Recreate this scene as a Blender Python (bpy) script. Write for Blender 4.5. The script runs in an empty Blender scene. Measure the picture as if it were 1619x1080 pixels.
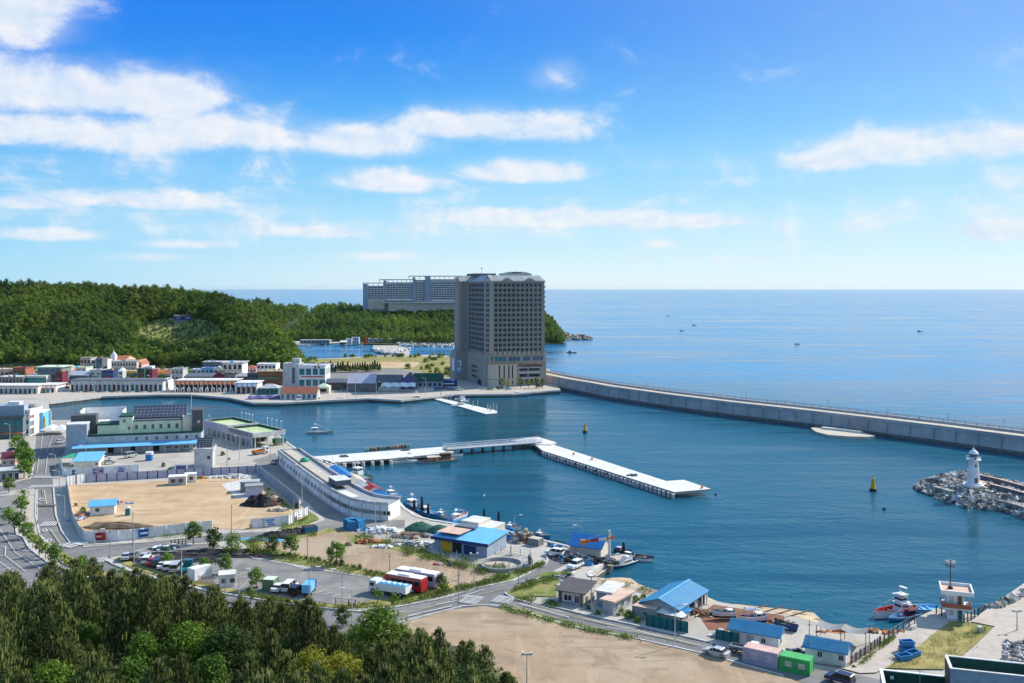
import bpy, bmesh, math, random
import numpy as np
from mathutils import Vector, Matrix
from mathutils.geometry import tessellate_polygon
R = math.radians
scene = bpy.context.scene
COL = scene.collection
rng = random.Random(7)

# ---------------------------------------------------------------- camera
CH, F, HY, CX = 66.0, 1500.0, 456.0, 809.5       # eye height, focal length in photo pixels, horizon row, middle column
cam_d = bpy.data.cameras.new('camera')
cam = bpy.data.objects.new('camera', cam_d); COL.objects.link(cam)
cam.location = (0, 0, CH); cam.rotation_euler = (R(90), 0, 0)
cam_d.sensor_fit = 'HORIZONTAL'; cam_d.sensor_width = 36; cam_d.lens = 36 * F / 1619
cam_d.shift_y = -(540 - HY) / 1619
cam_d.clip_start = 1; cam_d.clip_end = 200000
scene.camera = cam

# ---------------------------------------------------------------- sun, sky, exposure
SUN_EL, SUN_ROT = 37.0, 57.0
sd = bpy.data.lights.new('sun', 'SUN'); sd.energy = 3.6; sd.angle = R(0.5); sd.color = (1, .94, .84)
so = bpy.data.objects.new('sun', sd); COL.objects.link(so)
_s = Vector((math.sin(R(SUN_ROT)) * math.cos(R(SUN_EL)), math.cos(R(SUN_ROT)) * math.cos(R(SUN_EL)), math.sin(R(SUN_EL))))
so.rotation_euler = _s.to_track_quat('Z', 'Y').to_euler(); so.location = (0, 0, 300)
scene.view_settings.view_transform = 'Standard'; scene.view_settings.look = 'None'
scene.view_settings.exposure = 0.75; scene.view_settings.gamma = 1
SKY = 0.12

world = bpy.data.worlds.new('World'); scene.world = world; world.use_nodes = True
wn, wl = world.node_tree.nodes, world.node_tree.links
wn.clear()
class NT:
    """small helper to wire nodes"""
    def __init__(s, n, l): s.n, s.l = n, l
    def new(s, t, **k):
        o = s.n.new(t)
        for a, b in k.items(): setattr(o, a, b)
        return o
    def put(s, sock, v):
        if isinstance(v, bpy.types.NodeSocket): s.l.new(v, sock)
        elif v is not None: sock.default_value = v
    def m(s, op, a, b=None, c=None, clamp=False):
        o = s.new('ShaderNodeMath', operation=op, use_clamp=clamp)
        s.put(o.inputs[0], a)
        if b is not None: s.put(o.inputs[1], b)
        if c is not None: s.put(o.inputs[2], c)
        return o.outputs[0]
    def mix(s, f, a, b, blend='MIX'):
        o = s.new('ShaderNodeMix', data_type='RGBA', blend_type=blend)
        s.put(o.inputs[0], f)
        for i, v in ((6, a), (7, b)):
            s.put(o.inputs[i], v if isinstance(v, bpy.types.NodeSocket) else (*v, 1) if len(v) == 3 else v)
        return o.outputs[2]
    def noise(s, vec, scale, detail=4, rough=.55, dist=0):
        o = s.new('ShaderNodeTexNoise'); s.put(o.inputs['Vector'], vec)
        o.inputs['Scale'].default_value = scale; o.inputs['Detail'].default_value = detail
        o.inputs['Roughness'].default_value = rough; o.inputs['Distortion'].default_value = dist
        return o.outputs['Fac']
    def ramp(s, v, a, b):
        o = s.new('ShaderNodeMapRange', interpolation_type='SMOOTHSTEP')
        s.put(o.inputs[0], v); o.inputs[1].default_value = a; o.inputs[2].default_value = b
        return o.outputs[0]
    def xyz(s, x, y, z):
        o = s.new('ShaderNodeCombineXYZ')
        for i, v in enumerate((x, y, z)): s.put(o.inputs[i], v)
        return o.outputs[0]

def build_world():
    t = NT(wn, wl)
    out = t.new('ShaderNodeOutputWorld'); bg = t.new('ShaderNodeBackground')
    sky = t.new('ShaderNodeTexSky', sky_type='NISHITA', sun_disc=False)
    sky.sun_elevation = R(SUN_EL); sky.sun_rotation = R(SUN_ROT); sky.altitude = 60
    sky.air_density = 1.0; sky.dust_density = 0.5; sky.ozone_density = 2.5
    tc = t.new('ShaderNodeTexCoord'); sp = t.new('ShaderNodeSeparateXYZ')
    wl.new(tc.outputs['Generated'], sp.inputs[0])
    x, y, z = sp.outputs
    az = t.m('MULTIPLY', t.m('ARCTAN2', x, y), 57.2958)             # degrees right of the view axis
    el = t.m('MULTIPLY', t.m('ARCSINE', z), 57.2958)                # degrees above the horizon
    # a clear sea sky: pale cyan at the horizon deepening to saturated blue in view, brightened overhead to fill shade, hazier towards the sun
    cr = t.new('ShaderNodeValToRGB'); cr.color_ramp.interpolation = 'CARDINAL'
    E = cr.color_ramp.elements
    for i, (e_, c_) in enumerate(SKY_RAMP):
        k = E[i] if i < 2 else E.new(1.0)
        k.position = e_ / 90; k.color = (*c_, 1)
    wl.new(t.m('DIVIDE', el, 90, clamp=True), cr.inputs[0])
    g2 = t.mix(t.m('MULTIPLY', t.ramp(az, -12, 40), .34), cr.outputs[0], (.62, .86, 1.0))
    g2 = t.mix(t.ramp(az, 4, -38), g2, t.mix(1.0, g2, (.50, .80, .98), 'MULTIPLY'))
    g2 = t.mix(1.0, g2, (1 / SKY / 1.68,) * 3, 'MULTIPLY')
    skyc = t.mix(.93, sky.outputs[0], g2)
    # clouds: banks of (azimuth, elevation, half width, half height, weight) broken up by fractal noise
    q = t.xyz(t.m('MULTIPLY', az, .085), t.m('MULTIPLY', el, .125), 3.7)
    n1 = t.noise(q, 2.7, 9, .62, .3)
    q2 = t.xyz(t.m('MULTIPLY', t.m('ADD', az, 0.5), .085), t.m('MULTIPLY', t.m('ADD', el, 0.35), .125), 3.7)
    n2 = t.noise(q2, 2.7, 9, .62, .3)
    q3 = t.xyz(t.m('MULTIPLY', az, .03), t.m('MULTIPLY', el, .5), 9.1)
    n3 = t.noise(q3, 1.3, 5, .55, .1)
    acc = None
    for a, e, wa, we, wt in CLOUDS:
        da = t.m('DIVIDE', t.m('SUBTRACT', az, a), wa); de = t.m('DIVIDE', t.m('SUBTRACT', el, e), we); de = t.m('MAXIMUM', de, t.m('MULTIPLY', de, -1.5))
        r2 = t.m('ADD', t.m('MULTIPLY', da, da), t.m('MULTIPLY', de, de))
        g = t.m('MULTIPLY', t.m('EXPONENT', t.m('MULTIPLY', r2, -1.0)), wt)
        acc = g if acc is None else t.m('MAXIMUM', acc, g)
    # thin streaky cloud low over the sea, all the way round
    low = t.m('MULTIPLY', t.ramp(el, 1.0, 3.5), t.m('SUBTRACT', 1.0, t.ramp(el, 5, 11)))
    acc = t.m('MAXIMUM', acc, t.m('MULTIPLY', t.m('MULTIPLY', low, n3), .70))
    dens = t.m('ADD', t.m('MULTIPLY', t.m('SUBTRACT', n1, .5), 1.9), acc)
    d1 = t.m('MAXIMUM', t.ramp(dens, .16, .92), t.m('MULTIPLY', t.ramp(t.m('ADD', acc, t.m('MULTIPLY', n1, .9)), .45, 1.4), .55))
    lit = t.m('SUBTRACT', n1, n2)
    sh = t.m('ADD', .55, t.m('MULTIPLY', lit, 3.0), clamp=True)
    cc = t.mix(sh, CLOUD_LO, CLOUD_HI)
    fade = t.m('MULTIPLY', d1, t.m('MULTIPLY', .92, t.ramp(el, -1.0, 2.5)))
    col = t.mix(fade, skyc, cc)
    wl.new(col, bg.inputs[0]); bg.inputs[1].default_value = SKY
    wl.new(bg.outputs[0], out.inputs[0])
SKY_RAMP = [(0, (.76, .91, .985)), (2, (.60, .85, .98)), (5, (.34, .71, .97)), (8.6, (.155, .54, .955)), (12, (.050, .36, .92)), (17, (.014, .235, .86)), (30, (.16, .36, .72)), (90, (.42, .58, .80))]  # stops above the frame are brightened to lift the shaded faces
CLOUD_HI, CLOUD_LO = (4.8, 4.75, 4.8), (3.2, 3.9, 4.8)
CLOUDS = [(-27.4, 14.2, 2.6, 2.2, 1.2), (-26, 10.5, 5.5, 1.8, 1.3), (-20.5, 10.6, 4, 1.6, 1.25), (-16.5, 9, 4.5, 1.4, 1.2), (-24, 8.4, 8, 1.3, 1.1), (-9.5, 8.6, 5, 1.3, 1.2), (-2.5, 9.6, 4.6, 1.2, 1.15),
          (2.5, 9.6, 2.8, 1.2, 1), (-7.5, 6.3, 4, .95, 1.2), (.5, 6.9, 4.5, .9, 1.1), (24, 7.7, 6.5, 1.3, 1.2), (18.5, 7.2, 3, .9, .95), (2.6, 12.5, 1.6, 1.2, .62), (-21, 4.9, 5.5, .8, 1.1), (-27, 4.5, 2.5, .6, .85),
          (-1, 4.2, 4, .75, 1.2), (4, 4.1, 4.5, .8, 1.15), (11, 3.9, 4, .6, 1.05), (-26.5, 2.9, 4.5, .5, 1), (-19, 2.5, 3, .4, .85), (-12, 3.3, 4.5, .6, .9), (-21, 1.7, 3, .35, .75), (-8, 1.9, 3, .35, .7), (9, 2.6, 2, .45, .8),
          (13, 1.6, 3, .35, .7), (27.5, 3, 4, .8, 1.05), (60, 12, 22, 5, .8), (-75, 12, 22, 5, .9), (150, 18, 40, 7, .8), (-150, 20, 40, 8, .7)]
build_world()

# ---------------------------------------------------------------- helpers
LZ = 2.0                                                             # level of the harbour land above the water
def G(x, y, z=LZ):
    """the point of the level z that the photograph shows at pixel (x, y)"""
    Z = (CH - z) * F / (y - HY)
    return Vector(((x - CX) * Z / F, Z, z))
def at_dist(x, Z, z=LZ): return Vector(((x - CX) * Z / F, Z, z))
def hgt(Z, y): return CH - (y - HY) * Z / F                          # the level seen at row y at distance Z

M = {}
def mat(name, col, rough=.8, var=.12, scale=.6, bump=0., metal=0., col2=None, scale2=None, spec=.4, streak=None):
    if name in M: return M[name]
    m = bpy.data.materials.new(name); m.use_nodes = True
    t = NT(m.node_tree.nodes, m.node_tree.links); b = t.n['Principled BSDF']
    g = t.new('ShaderNodeNewGeometry')
    n = t.noise(g.outputs['Position'], scale, 6, .6)
    dark = tuple(max(0, c * (1 - var)) for c in col); lite = tuple(min(1, c * (1 + var)) for c in col)
    c = t.mix(t.ramp(n, .3, .7), dark, lite)
    if col2:
        n2 = t.noise(g.outputs['Position'], scale2 or scale * .2, 5, .65, .4)
        c = t.mix(t.ramp(n2, .46, .62), c, col2)
    for sx, sy, rot, lo, hi, k in streak or ():                       # wheel tracks, swept dust, stains: long marks in the surface itself
        mp = t.new('ShaderNodeMapping'); mp.inputs['Scale'].default_value = (sx, sy, 1); mp.inputs['Rotation'].default_value = (0, 0, R(rot)); t.l.new(g.outputs['Position'], mp.inputs[0])
        c = t.mix(t.m('MULTIPLY', t.ramp(t.noise(mp.outputs[0], 1, 5, .65, .6), lo, hi), .8), c, tuple(v * k for v in col))
    t.put(b.inputs['Base Color'], c); b.inputs['Roughness'].default_value = rough
    b.inputs['Metallic'].default_value = metal; b.inputs['Specular IOR Level'].default_value = spec
    if bump:
        bp = t.new('ShaderNodeBump'); bp.inputs['Strength'].default_value = min(1, bump); bp.inputs['Distance'].default_value = .3
        t.put(bp.inputs['Height'], t.noise(g.outputs['Position'], scale * 3, 5, .6)); t.put(b.inputs['Normal'], bp.outputs[0])
    M[name] = m; return m

def leafmat(name, a, b, rnd=.35, trans=.25, patchy=0):
    m = bpy.data.materials.new(name); m.use_nodes = True
    t = NT(m.node_tree.nodes, m.node_tree.links); p = t.n['Principled BSDF']
    g = t.new('ShaderNodeNewGeometry'); oi = t.new('ShaderNodeObjectInfo')
    c = t.mix(g.outputs['Random Per Island'], a, b)
    big = t.noise(g.outputs['Position'], .035, 3, .5)
    v = t.m('ADD', t.m('ADD', 1 - rnd * .9, t.m('MULTIPLY', oi.outputs['Random'], rnd)), t.m('MULTIPLY', big, rnd))
    if patchy: c = t.mix(t.m('MULTIPLY', t.ramp(t.noise(g.outputs['Position'], .022, 4, .6, .5), .46, .62), patchy), c, t.mix(g.outputs['Random Per Island'], (.17, .22, .03), (.26, .29, .05)))
    c = t.mix(1., c, t.xyz(v, v, v), 'MULTIPLY')
    t.put(p.inputs['Base Color'], c); p.inputs['Roughness'].default_value = .75; p.inputs['Specular IOR Level'].default_value = .2
    tr = t.new('ShaderNodeBsdfTranslucent'); t.put(tr.inputs[0], c)
    mx = t.new('ShaderNodeMixShader'); mx.inputs[0].default_value = trans
    t.l.new(p.outputs[0], mx.inputs[1]); t.l.new(tr.outputs[0], mx.inputs[2])
    t.l.new(mx.outputs[0], t.n['Material Output'].inputs[0])
    M[name] = m; return m

for n_, c_, k_ in [
    ('white', (.78, .78, .78), dict(col2=(.68, .67, .64), scale2=.22)), ('offwhite', (.68, .67, .64), dict(col2=(.55, .53, .49), scale2=.25)), ('cream', (.62, .57, .46), {}), ('palegreen', (.58, .66, .52), {}),
    ('lightgrey', (.48, .49, .50), dict(col2=(.39, .39, .385), scale2=.2)), ('grey', (.30, .31, .32), {}), ('midgrey', (.20, .21, .22), {}), ('darkgrey', (.085, .09, .095), {}), ('black', (.018, .018, .02), {}),
    ('bluegrey', (.30, .36, .44), {}), ('lilac', (.42, .42, .52), {}), ('beige', (.52, .45, .37), {}), ('brown', (.17, .10, .065), {}), ('rust', (.22, .085, .045), {}),
    ('tan', (.42, .30, .19), {}), ('pink', (.60, .40, .36), {}), ('skyblue', (.16, .47, .76), dict(rough=.5, var=.06)), ('blue', (.018, .17, .46), dict(rough=.45, var=.08)),
    ('azure', (.018, .19, .39), dict(rough=.5, col2=(.035, .215, .37), scale2=.4)), ('navy', (.02, .05, .17), {}), ('violet', (.11, .095, .26), {}), ('teal', (.02, .17, .19), {}), ('deepgreen', (.012, .07, .05), {}),
    ('green', (.06, .40, .12), {}), ('netgreen', (.02, .11, .075), dict(bump=.6, scale=2)), ('jade', (.03, .33, .20), {}), ('limeroof', (.42, .55, .25), dict(col2=(.55, .58, .38), scale2=.12)),
    ('yellow', (.65, .38, .02), {}), ('orange', (.60, .17, .03), {}), ('red', (.42, .03, .03), {}), ('redroof', (.36, .12, .07), {}), ('maroon', (.14, .015, .04), {}),
    ('steel', (.42, .44, .46), dict(rough=.4, metal=.6)), ('darkroof', (.10, .09, .095), {}), ('slate', (.11, .13, .16), {}),
    ('concrete', (.46, .42, .37), dict(streak=[(.05, .4, 25, .54, .68, .8), (.35, .04, 10, .56, .7, .8)], rough=.9, var=.08, col2=(.38, .345, .30), scale2=.05)), ('deck', (.66, .64, .60), dict(streak=[(.1, .6, 20, .56, .7, .84), (.5, .1, 10, .58, .7, .8)], rough=.85, var=.08, scale=.3)),
    ('wetstone', (.10, .105, .10), dict(rough=.6, scale=.8, var=.35, bump=.4)), ('hotelwall', (.345, .305, .268), dict(var=.06)), ('hotelgrey', (.29, .272, .25), dict(var=.06)),
    ('hotelcream', (.55, .49, .41), dict(var=.06)), ('tarp', (.66, .66, .64), dict(bump=.4, scale=1.2)), ('asphalt', (.17, .165, .165), dict(streak=[(.05, .6, 15, .55, .7, .72), (.6, .05, 70, .57, .7, 1.3)], rough=.92, var=.10, scale=.4, col2=(.22, .21, .205), scale2=.05)),
    ('oldasphalt', (.245, .23, .215), dict(streak=[(.06, .5, -30, .52, .66, .7), (.5, .06, -20, .56, .7, 1.25)], rough=.95, var=.1, scale=.3, col2=(.18, .175, .17), scale2=.09)), ('paint', (.58, .58, .56), dict(var=.2, scale=2)), ('pave', (.46, .40, .34), dict(rough=.95, var=.1)),
    ('sandlot', (.50, .345, .20), dict(streak=[(.03, .35, 8, .5, .66, .68), (.1, .1, 0, .53, .66, .78), (.25, .03, 20, .56, .7, 1.25), (.9, .9, 0, .6, .72, .7)], rough=1, var=.12, scale=.12, col2=(.55, .42, .275), scale2=.03, bump=.3)), ('field', (.365, .262, .170), dict(streak=[(.05, .35, -12, .5, .68, .66), (.3, .05, 35, .52, .7, 1.25), (.12, .12, 0, .52, .66, .74), (.8, .8, 0, .6, .72, .65)], rough=1, var=.12, scale=.12, col2=(.41, .315, .22), scale2=.035, bump=.4)),
    ('gravel', (.60, .57, .53), dict(rough=1, var=.3, scale=1.5, bump=.5)), ('beach', (.52, .41, .28), dict(rough=1, var=.15, scale=.3, col2=(.42, .30, .19), scale2=.15)),
    ('grass', (.15, .19, .04), dict(rough=1, var=.4, scale=.5, col2=(.30, .25, .10), scale2=.09)), ('drygrass', (.30, .245, .085), dict(rough=1, var=.3, scale=.3, col2=(.17, .19, .045), scale2=.07)),
    ('soil', (.16, .115, .075), dict(rough=1, var=.4, scale=.4, bump=.5)), ('net', (.045, .04, .045), dict(rough=1, var=.5, scale=1.5, bump=.8)), ('forestfloor', (.05, .065, .02), dict(rough=1, var=.5, scale=.1)),
    ('bark', (.10, .07, .05), dict(rough=1)), ('tyre', (.015, .015, .016), {}), ('rock', (.30, .28, .25), dict(rough=.95, var=.45, scale=.7, bump=.5)), ('concblock', (.55, .53, .50), dict(rough=.9, var=.2)),
    ('bwall', (.46, .45, .43), dict(streak=[(.7, .7, 0, .55, .7, .7), (.03, .03, 0, .5, .65, .8)], rough=.9, var=.12, scale=.25, col2=(.36, .355, .34), scale2=.05)), ('peach', (.62, .43, .33), {}), ('awningred', (.60, .22, .11), {}), ('bush_y', (.32, .30, .08), {}),
    ]: mat(n_, c_, **k_)

def glass(name, col, rough=.12):
    m = bpy.data.materials.new(name); m.use_nodes = True; b = m.node_tree.nodes['Principled BSDF']
    b.inputs['Base Color'].default_value = (*col, 1); b.inputs['Roughness'].default_value = rough; b.inputs['Specular IOR Level'].default_value = .6
    M[name] = m; return m
glass('glass', (.02, .028, .034)); glass('tealglass', (.012, .15, .19)); glass('blueglass', (.03, .10, .17)); glass('greyglass', (.075, .10, .13)); glass('solar', (.03, .028, .045), .25)
glass('darkglass', (.010, .013, .015), .3); M['darkglass'].node_tree.nodes['Principled BSDF'].inputs['Specular IOR Level'].default_value = .25; glass('carglass', (.012, .014, .016), .06); glass('lamp', (.8, .8, .78), .3)
for n_, c_ in dict(car_white=(.8, .8, .8), car_silver=(.45, .47, .5), car_black=(.02, .02, .024), car_blue=(.02, .09, .35), car_red=(.4, .02, .03), car_navy=(.02, .03, .09), car_grey=(.16, .17, .19), car_cyan=(.05, .38, .62), car_green=(.10, .20, .12), car_teal=(.02, .16, .18)).items():
    m_ = mat(n_, c_, rough=.25, var=.03, spec=.6)
leafmat('leaf_dark', (.035, .075, .016), (.07, .12, .025)); leafmat('leaf_mid', (.065, .14, .016), (.12, .20, .03)); leafmat('leaf_bright', (.11, .20, .022), (.19, .28, .04), .35, .35)
leafmat('leaf_pine', (.024, .058, .014), (.078, .120, .028), .7, .35); leafmat('leaf_candle', (.24, .265, .085), (.40, .38, .14), .4, .35); leafmat('leaf_yellow', (.25, .27, .02), (.36, .34, .04)); leafmat('leaf_olive', (.085, .095, .03), (.15, .15, .05))
leafmat('leaf_far', (.06, .125, .022), (.125, .205, .036), .7, .35, .6); leafmat('leaf_farlite', (.13, .22, .025), (.21, .30, .045), .6, .35, .5); leafmat('leaf_street', (.10, .20, .025), (.19, .29, .045)); leafmat('leaf_weed', (.10, .16, .03), (.19, .22, .06))

class MB:
    """collects shapes and links them as ONE mesh object"""
    def __init__(s): s.v, s.f, s.m = [], [], []
    def add(s, vs, fs, m=0):
        o = len(s.v); s.v += [tuple(a) for a in vs]; s.f += [tuple(i + o for i in f) for f in fs]; s.m += [m] * len(fs); return s
    def box(s, x0, x1, y0, y1, z0, z1, m=0):
        v = [(x0, y0, z0), (x1, y0, z0), (x1, y1, z0), (x0, y1, z0), (x0, y0, z1), (x1, y0, z1), (x1, y1, z1), (x0, y1, z1)]
        return s.add(v, [(0, 3, 2, 1), (4, 5, 6, 7), (0, 1, 5, 4), (1, 2, 6, 5), (2, 3, 7, 6), (3, 0, 4, 7)], m)
    def prism(s, poly, z0, z1, m=0, mtop=None):
        p = [Vector((a[0], a[1], 0)) for a in poly]
        if sum(p[i - 1].x * p[i].y - p[i].x * p[i - 1].y for i in range(len(p))) < 0: p.reverse()
        n = len(p); tris = tessellate_polygon([p])
        up = []
        for t in tris:
            a, b, c = (p[i] for i in t)
            up.append(t if (b - a).cross(c - a).z > 0 else t[::-1])
        vt = [(a.x, a.y, z1) for a in p]; s.add(vt, up, m if mtop is None else mtop)
        if z0 is not None:
            s.add([(a.x, a.y, z0) for a in p] + vt, [(i, (i + 1) % n, n + (i + 1) % n, n + i) for i in range(n)], m)
        return s
    def side(s, prof, y0, y1, m=0):
        """outline in (x, z) pushed from y0 to y1"""
        p = [Vector((a[0], a[1], 0)) for a in prof]; n = len(p)
        if sum(p[i - 1].x * p[i].y - p[i].x * p[i - 1].y for i in range(n)) < 0: p.reverse()
        tr = tessellate_polygon([p]); tr = [t if (p[t[1]] - p[t[0]]).cross(p[t[2]] - p[t[0]]).z > 0 else t[::-1] for t in tr]
        v = [(a.x, y0, a.y) for a in p] + [(a.x, y1, a.y) for a in p]
        return s.add(v, [tuple(t) for t in tr] + [tuple(n + i for i in t[::-1]) for t in tr] + [((i + 1) % n, i, n + i, n + (i + 1) % n) for i in range(n)], m)
    def tube(s, p, q, r0, r1=None, n=8, m=0):
        r1 = r0 if r1 is None else r1; p, q = Vector(p), Vector(q); d = (q - p).normalized()
        a = d.cross(Vector((0, 0, 1)) if abs(d.z) < .9 else Vector((1, 0, 0))).normalized(); b = d.cross(a)
        v = [p + (a * math.cos(k * 2 * math.pi / n) + b * math.sin(k * 2 * math.pi / n)) * r0 for k in range(n)] + [q + (a * math.cos(k * 2 * math.pi / n) + b * math.sin(k * 2 * math.pi / n)) * r1 for k in range(n)]
        return s.add(v, [(k, (k + 1) % n, n + (k + 1) % n, n + k) for k in range(n)] + [tuple(range(n - 1, -1, -1)), tuple(range(n, 2 * n))], m)
    def lathe(s, prof, n=16, m=0, c=(0, 0)):
        v = [(c[0] + r * math.cos(k * 2 * math.pi / n), c[1] + r * math.sin(k * 2 * math.pi / n), z) for r, z in prof for k in range(n)]
        f = [(j * n + k, j * n + (k + 1) % n, (j + 1) * n + (k + 1) % n, (j + 1) * n + k) for j in range(len(prof) - 1) for k in range(n)]
        return s.add(v, f, m)
    def quad(s, a, b, c, d, m=0): return s.add([a, b, c, d], [(0, 1, 2, 3)], m)
    def mesh(s, name, mats, smooth=False):
        me = bpy.data.meshes.new(name); me.from_pydata(s.v, [], s.f)
        for a in (mats if isinstance(mats, (list, tuple)) else [mats]): me.materials.append(M[a])
        if any(s.m): me.polygons.foreach_set('material_index', s.m)
        if smooth: me.polygons.foreach_set('use_smooth', [True] * len(s.f))
        me.update(); return me
    def build(s, name, mats, parent=None, smooth=False, loc=None, rz=None):
        return link(name, s.mesh(name, mats, smooth), parent, loc, rz)
def link(name, me, parent=None, loc=None, rz=None):
    o = bpy.data.objects.new(name, me); COL.objects.link(o); o.parent = parent
    if loc is not None: o.location = loc
    if rz is not None: o.rotation_euler = (0, 0, rz)
    return o
def np_mesh(name, v, f, mats, mi=None, smooth=False):
    """mesh from arrays; f is (n, k)"""
    me = bpy.data.meshes.new(name); n, k = f.shape
    me.vertices.add(len(v)); me.vertices.foreach_set('co', v.astype(np.float32).ravel())
    me.loops.add(n * k); me.loops.foreach_set('vertex_index', f.astype(np.int32).ravel())
    me.polygons.add(n); me.polygons.foreach_set('loop_start', np.arange(0, n * k, k, dtype=np.int32))
    for a in mats: me.materials.append(M[a])
    if mi is not None: me.polygons.foreach_set('material_index', mi.astype(np.int32))
    me.update(calc_edges=True); me.validate(); return me

def tag(o, label=None, cat=None, group=None, kind=None):
    for k, v in (('label', label), ('category', cat), ('group', group), ('kind', kind)):
        if v: o[k] = v
    return o
def empty(name, loc, rz=0, label=None, cat=None, group=None):
    o = bpy.data.objects.new(name, None); COL.objects.link(o); o.location = loc; o.rotation_euler = (0, 0, rz); o.empty_display_size = .5
    return tag(o, label, cat, group)
def struct(o): o['kind'] = 'structure'; return o
def copy_thing(root, loc, rz, label=None, scale=None):
    c = root.copy(); COL.objects.link(c); c.location = loc; c.rotation_euler = (0, 0, rz)
    if scale: c.scale = (scale,) * 3
    if label: c['label'] = label
    for ch in list(root.children):
        k = ch.copy(); COL.objects.link(k); k.parent = c
        for g in list(ch.children):
            d = g.copy(); COL.objects.link(d); d.parent = k
    return c
_lvl = [0]
def patch(name, pts, m, z=None, zb=LZ):
    """a sheet of ground, each about a centimetre above the one laid before"""
    _lvl[0] += 1
    z = zb + .006 * _lvl[0] if z is None else z
    return struct(MB().prism([G(x, y, zb) for x, y in pts], None, z).build(name, m))
# ---------------------------------------------------------------- the sea
def make_sea():
    m = bpy.data.materials.new('sea'); m.use_nodes = True
    t = NT(m.node_tree.nodes, m.node_tree.links); b = t.n['Principled BSDF']
    g = t.new('ShaderNodeNewGeometry'); P = g.outputs['Position']
    def st(sx, sy, rot=0):
        o = t.new('ShaderNodeMapping'); o.inputs['Scale'].default_value = (sx, sy, 1); o.inputs['Rotation'].default_value = (0, 0, rot); t.l.new(P, o.inputs[0]); return o.outputs[0]
    big = t.noise(st(.0016, .009, .08), 1, 5, .6, .5)                 # long calm slicks and ruffled lanes
    mid = t.noise(st(.006, .03, -.1), 1, 5, .6, .3)
    fine = t.noise(st(.012, .14, .05), 1, 4, .6, .3)
    lane = t.m('ADD', t.m('MULTIPLY', big, .30), t.m('ADD', t.m('MULTIPLY', mid, .28), t.m('MULTIPLY', fine, .42)))
    sp = t.new('ShaderNodeSeparateXYZ'); t.l.new(P, sp.inputs[0]); sea = t.ramp(t.m('ADD', sp.outputs[1], t.m('MULTIPLY', sp.outputs[0], .8)), 470, 900)   # shallow green harbour, blue open sea
    c = t.mix(sea, t.mix(t.ramp(lane, .36, .66), SEA_A, SEA_B), t.mix(t.ramp(lane, .42, .57), (.004, .075, .21), (.055, .25, .46)))  # open-sea lane contrast paints the sky's reflection into the base colour
    t.put(b.inputs['Base Color'], c)
    t.put(b.inputs['Roughness'], t.m('ADD', .10, t.m('MULTIPLY', t.ramp(lane, .38, .62), .14))); b.inputs['IOR'].default_value = 1.333; b.inputs['Specular IOR Level'].default_value = .24
    w1 = t.noise(st(.30, .42, .5), 1, 3, .6, .4); w2 = t.noise(st(.05, .10, -.3), 1, 3, .5, .3); w3 = t.noise(st(1.1, 1.4, .2), 1, 3, .6)
    h = t.m('ADD', t.m('MULTIPLY', w1, .55), t.m('ADD', t.m('MULTIPLY', w2, 1.1), t.m('MULTIPLY', w3, .12)))
    bp = t.new('ShaderNodeBump'); bp.inputs['Distance'].default_value = 1.0
    t.put(bp.inputs['Strength'], t.m('ADD', .10, t.m('MULTIPLY', t.ramp(lane, .40, .60), .55)))
    t.put(bp.inputs['Height'], h); t.l.new(bp.outputs[0], b.inputs['Normal'])
    M['sea'] = m
    struct(MB().quad((-60000, -500, 0), (60000, -500, 0), (60000, 60000, 0), (-60000, 60000, 0)).build('sea', 'sea'))
SEA_A, SEA_B = (.004, .058, .092), (.010, .112, .172)
make_sea()

# ---------------------------------------------------------------- land
def seg_box(mb, a, b, w, z0, z1, m=0, side=0.):
    """a straight wall or strip from a to b, w wide"""
    a, b = Vector((a[0], a[1], 0)), Vector((b[0], b[1], 0)); d = (b - a).normalized(); n = Vector((-d.y, d.x, 0))
    p = [a + n * w * (side - .5), b + n * w * (side - .5), b + n * w * (side + .5), a + n * w * (side + .5)]
    return mb.prism([(q.x, q.y) for q in p], z0, z1, m)
NEAR_QUAY = [(78, 637), (75, 664), (200, 664), (330, 668), (440, 689), (455, 701), (472, 713), (487, 720), (498, 724), (529, 737), (544, 747), (578, 767), (597, 777), (631, 795), (640, 805),
             (658, 817), (683, 823), (728, 830), (794, 838), (855, 854), (897, 864), (956, 889), (930, 908), (937, 913)]
BEACH = [(937, 913), (960, 918), (1022, 931), (1046, 937), (1085, 943), (1128, 951), (1186, 962), (1256, 975), (1307, 989), (1380, 1004), (1415, 1004)]
LAND = [(-900, 540), (380, 545), (470, 560), (482, 568), (540, 566), (600, 562), (680, 561), (720, 563), (770, 566), (870, 584), (869, 600), (886, 617),
        (867, 618), (809, 623), (718, 624), (679, 628), (634, 633), (583, 630), (522, 633), (446, 637), (401, 637), (364, 629), (301, 624), (250, 624), (160, 627)] + NEAR_QUAY + BEACH[1:] + \
       [(1419, 1000), (1449, 977), (1480, 962), (1500, 967), (1547, 973), (1553, 968), (1619, 922), (1760, 840), (2300, 700), (2600, 700), (2600, 1500), (-900, 1500)]
struct(MB().prism([G(x, y) for x, y in LAND], -3, LZ, 1, 0).build('ground', ['concrete', 'wetstone']))
# quay edge: a pale coping stone along the harbour side
mb = MB(); e = [(886, 617), (867, 618), (809, 623), (718, 624), (679, 628), (634, 633), (583, 630), (522, 633), (446, 637), (401, 637), (364, 629), (301, 624), (250, 624), (160, 627), (78, 637)]
for a, b in list(zip(e, e[1:])) + list(zip(NEAR_QUAY[3:], NEAR_QUAY[4:])):
    seg_box(mb, G(*a), G(*b), .9, LZ - .8, LZ + .22)
struct(mb.build('quay_coping', 'concblock'))
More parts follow.
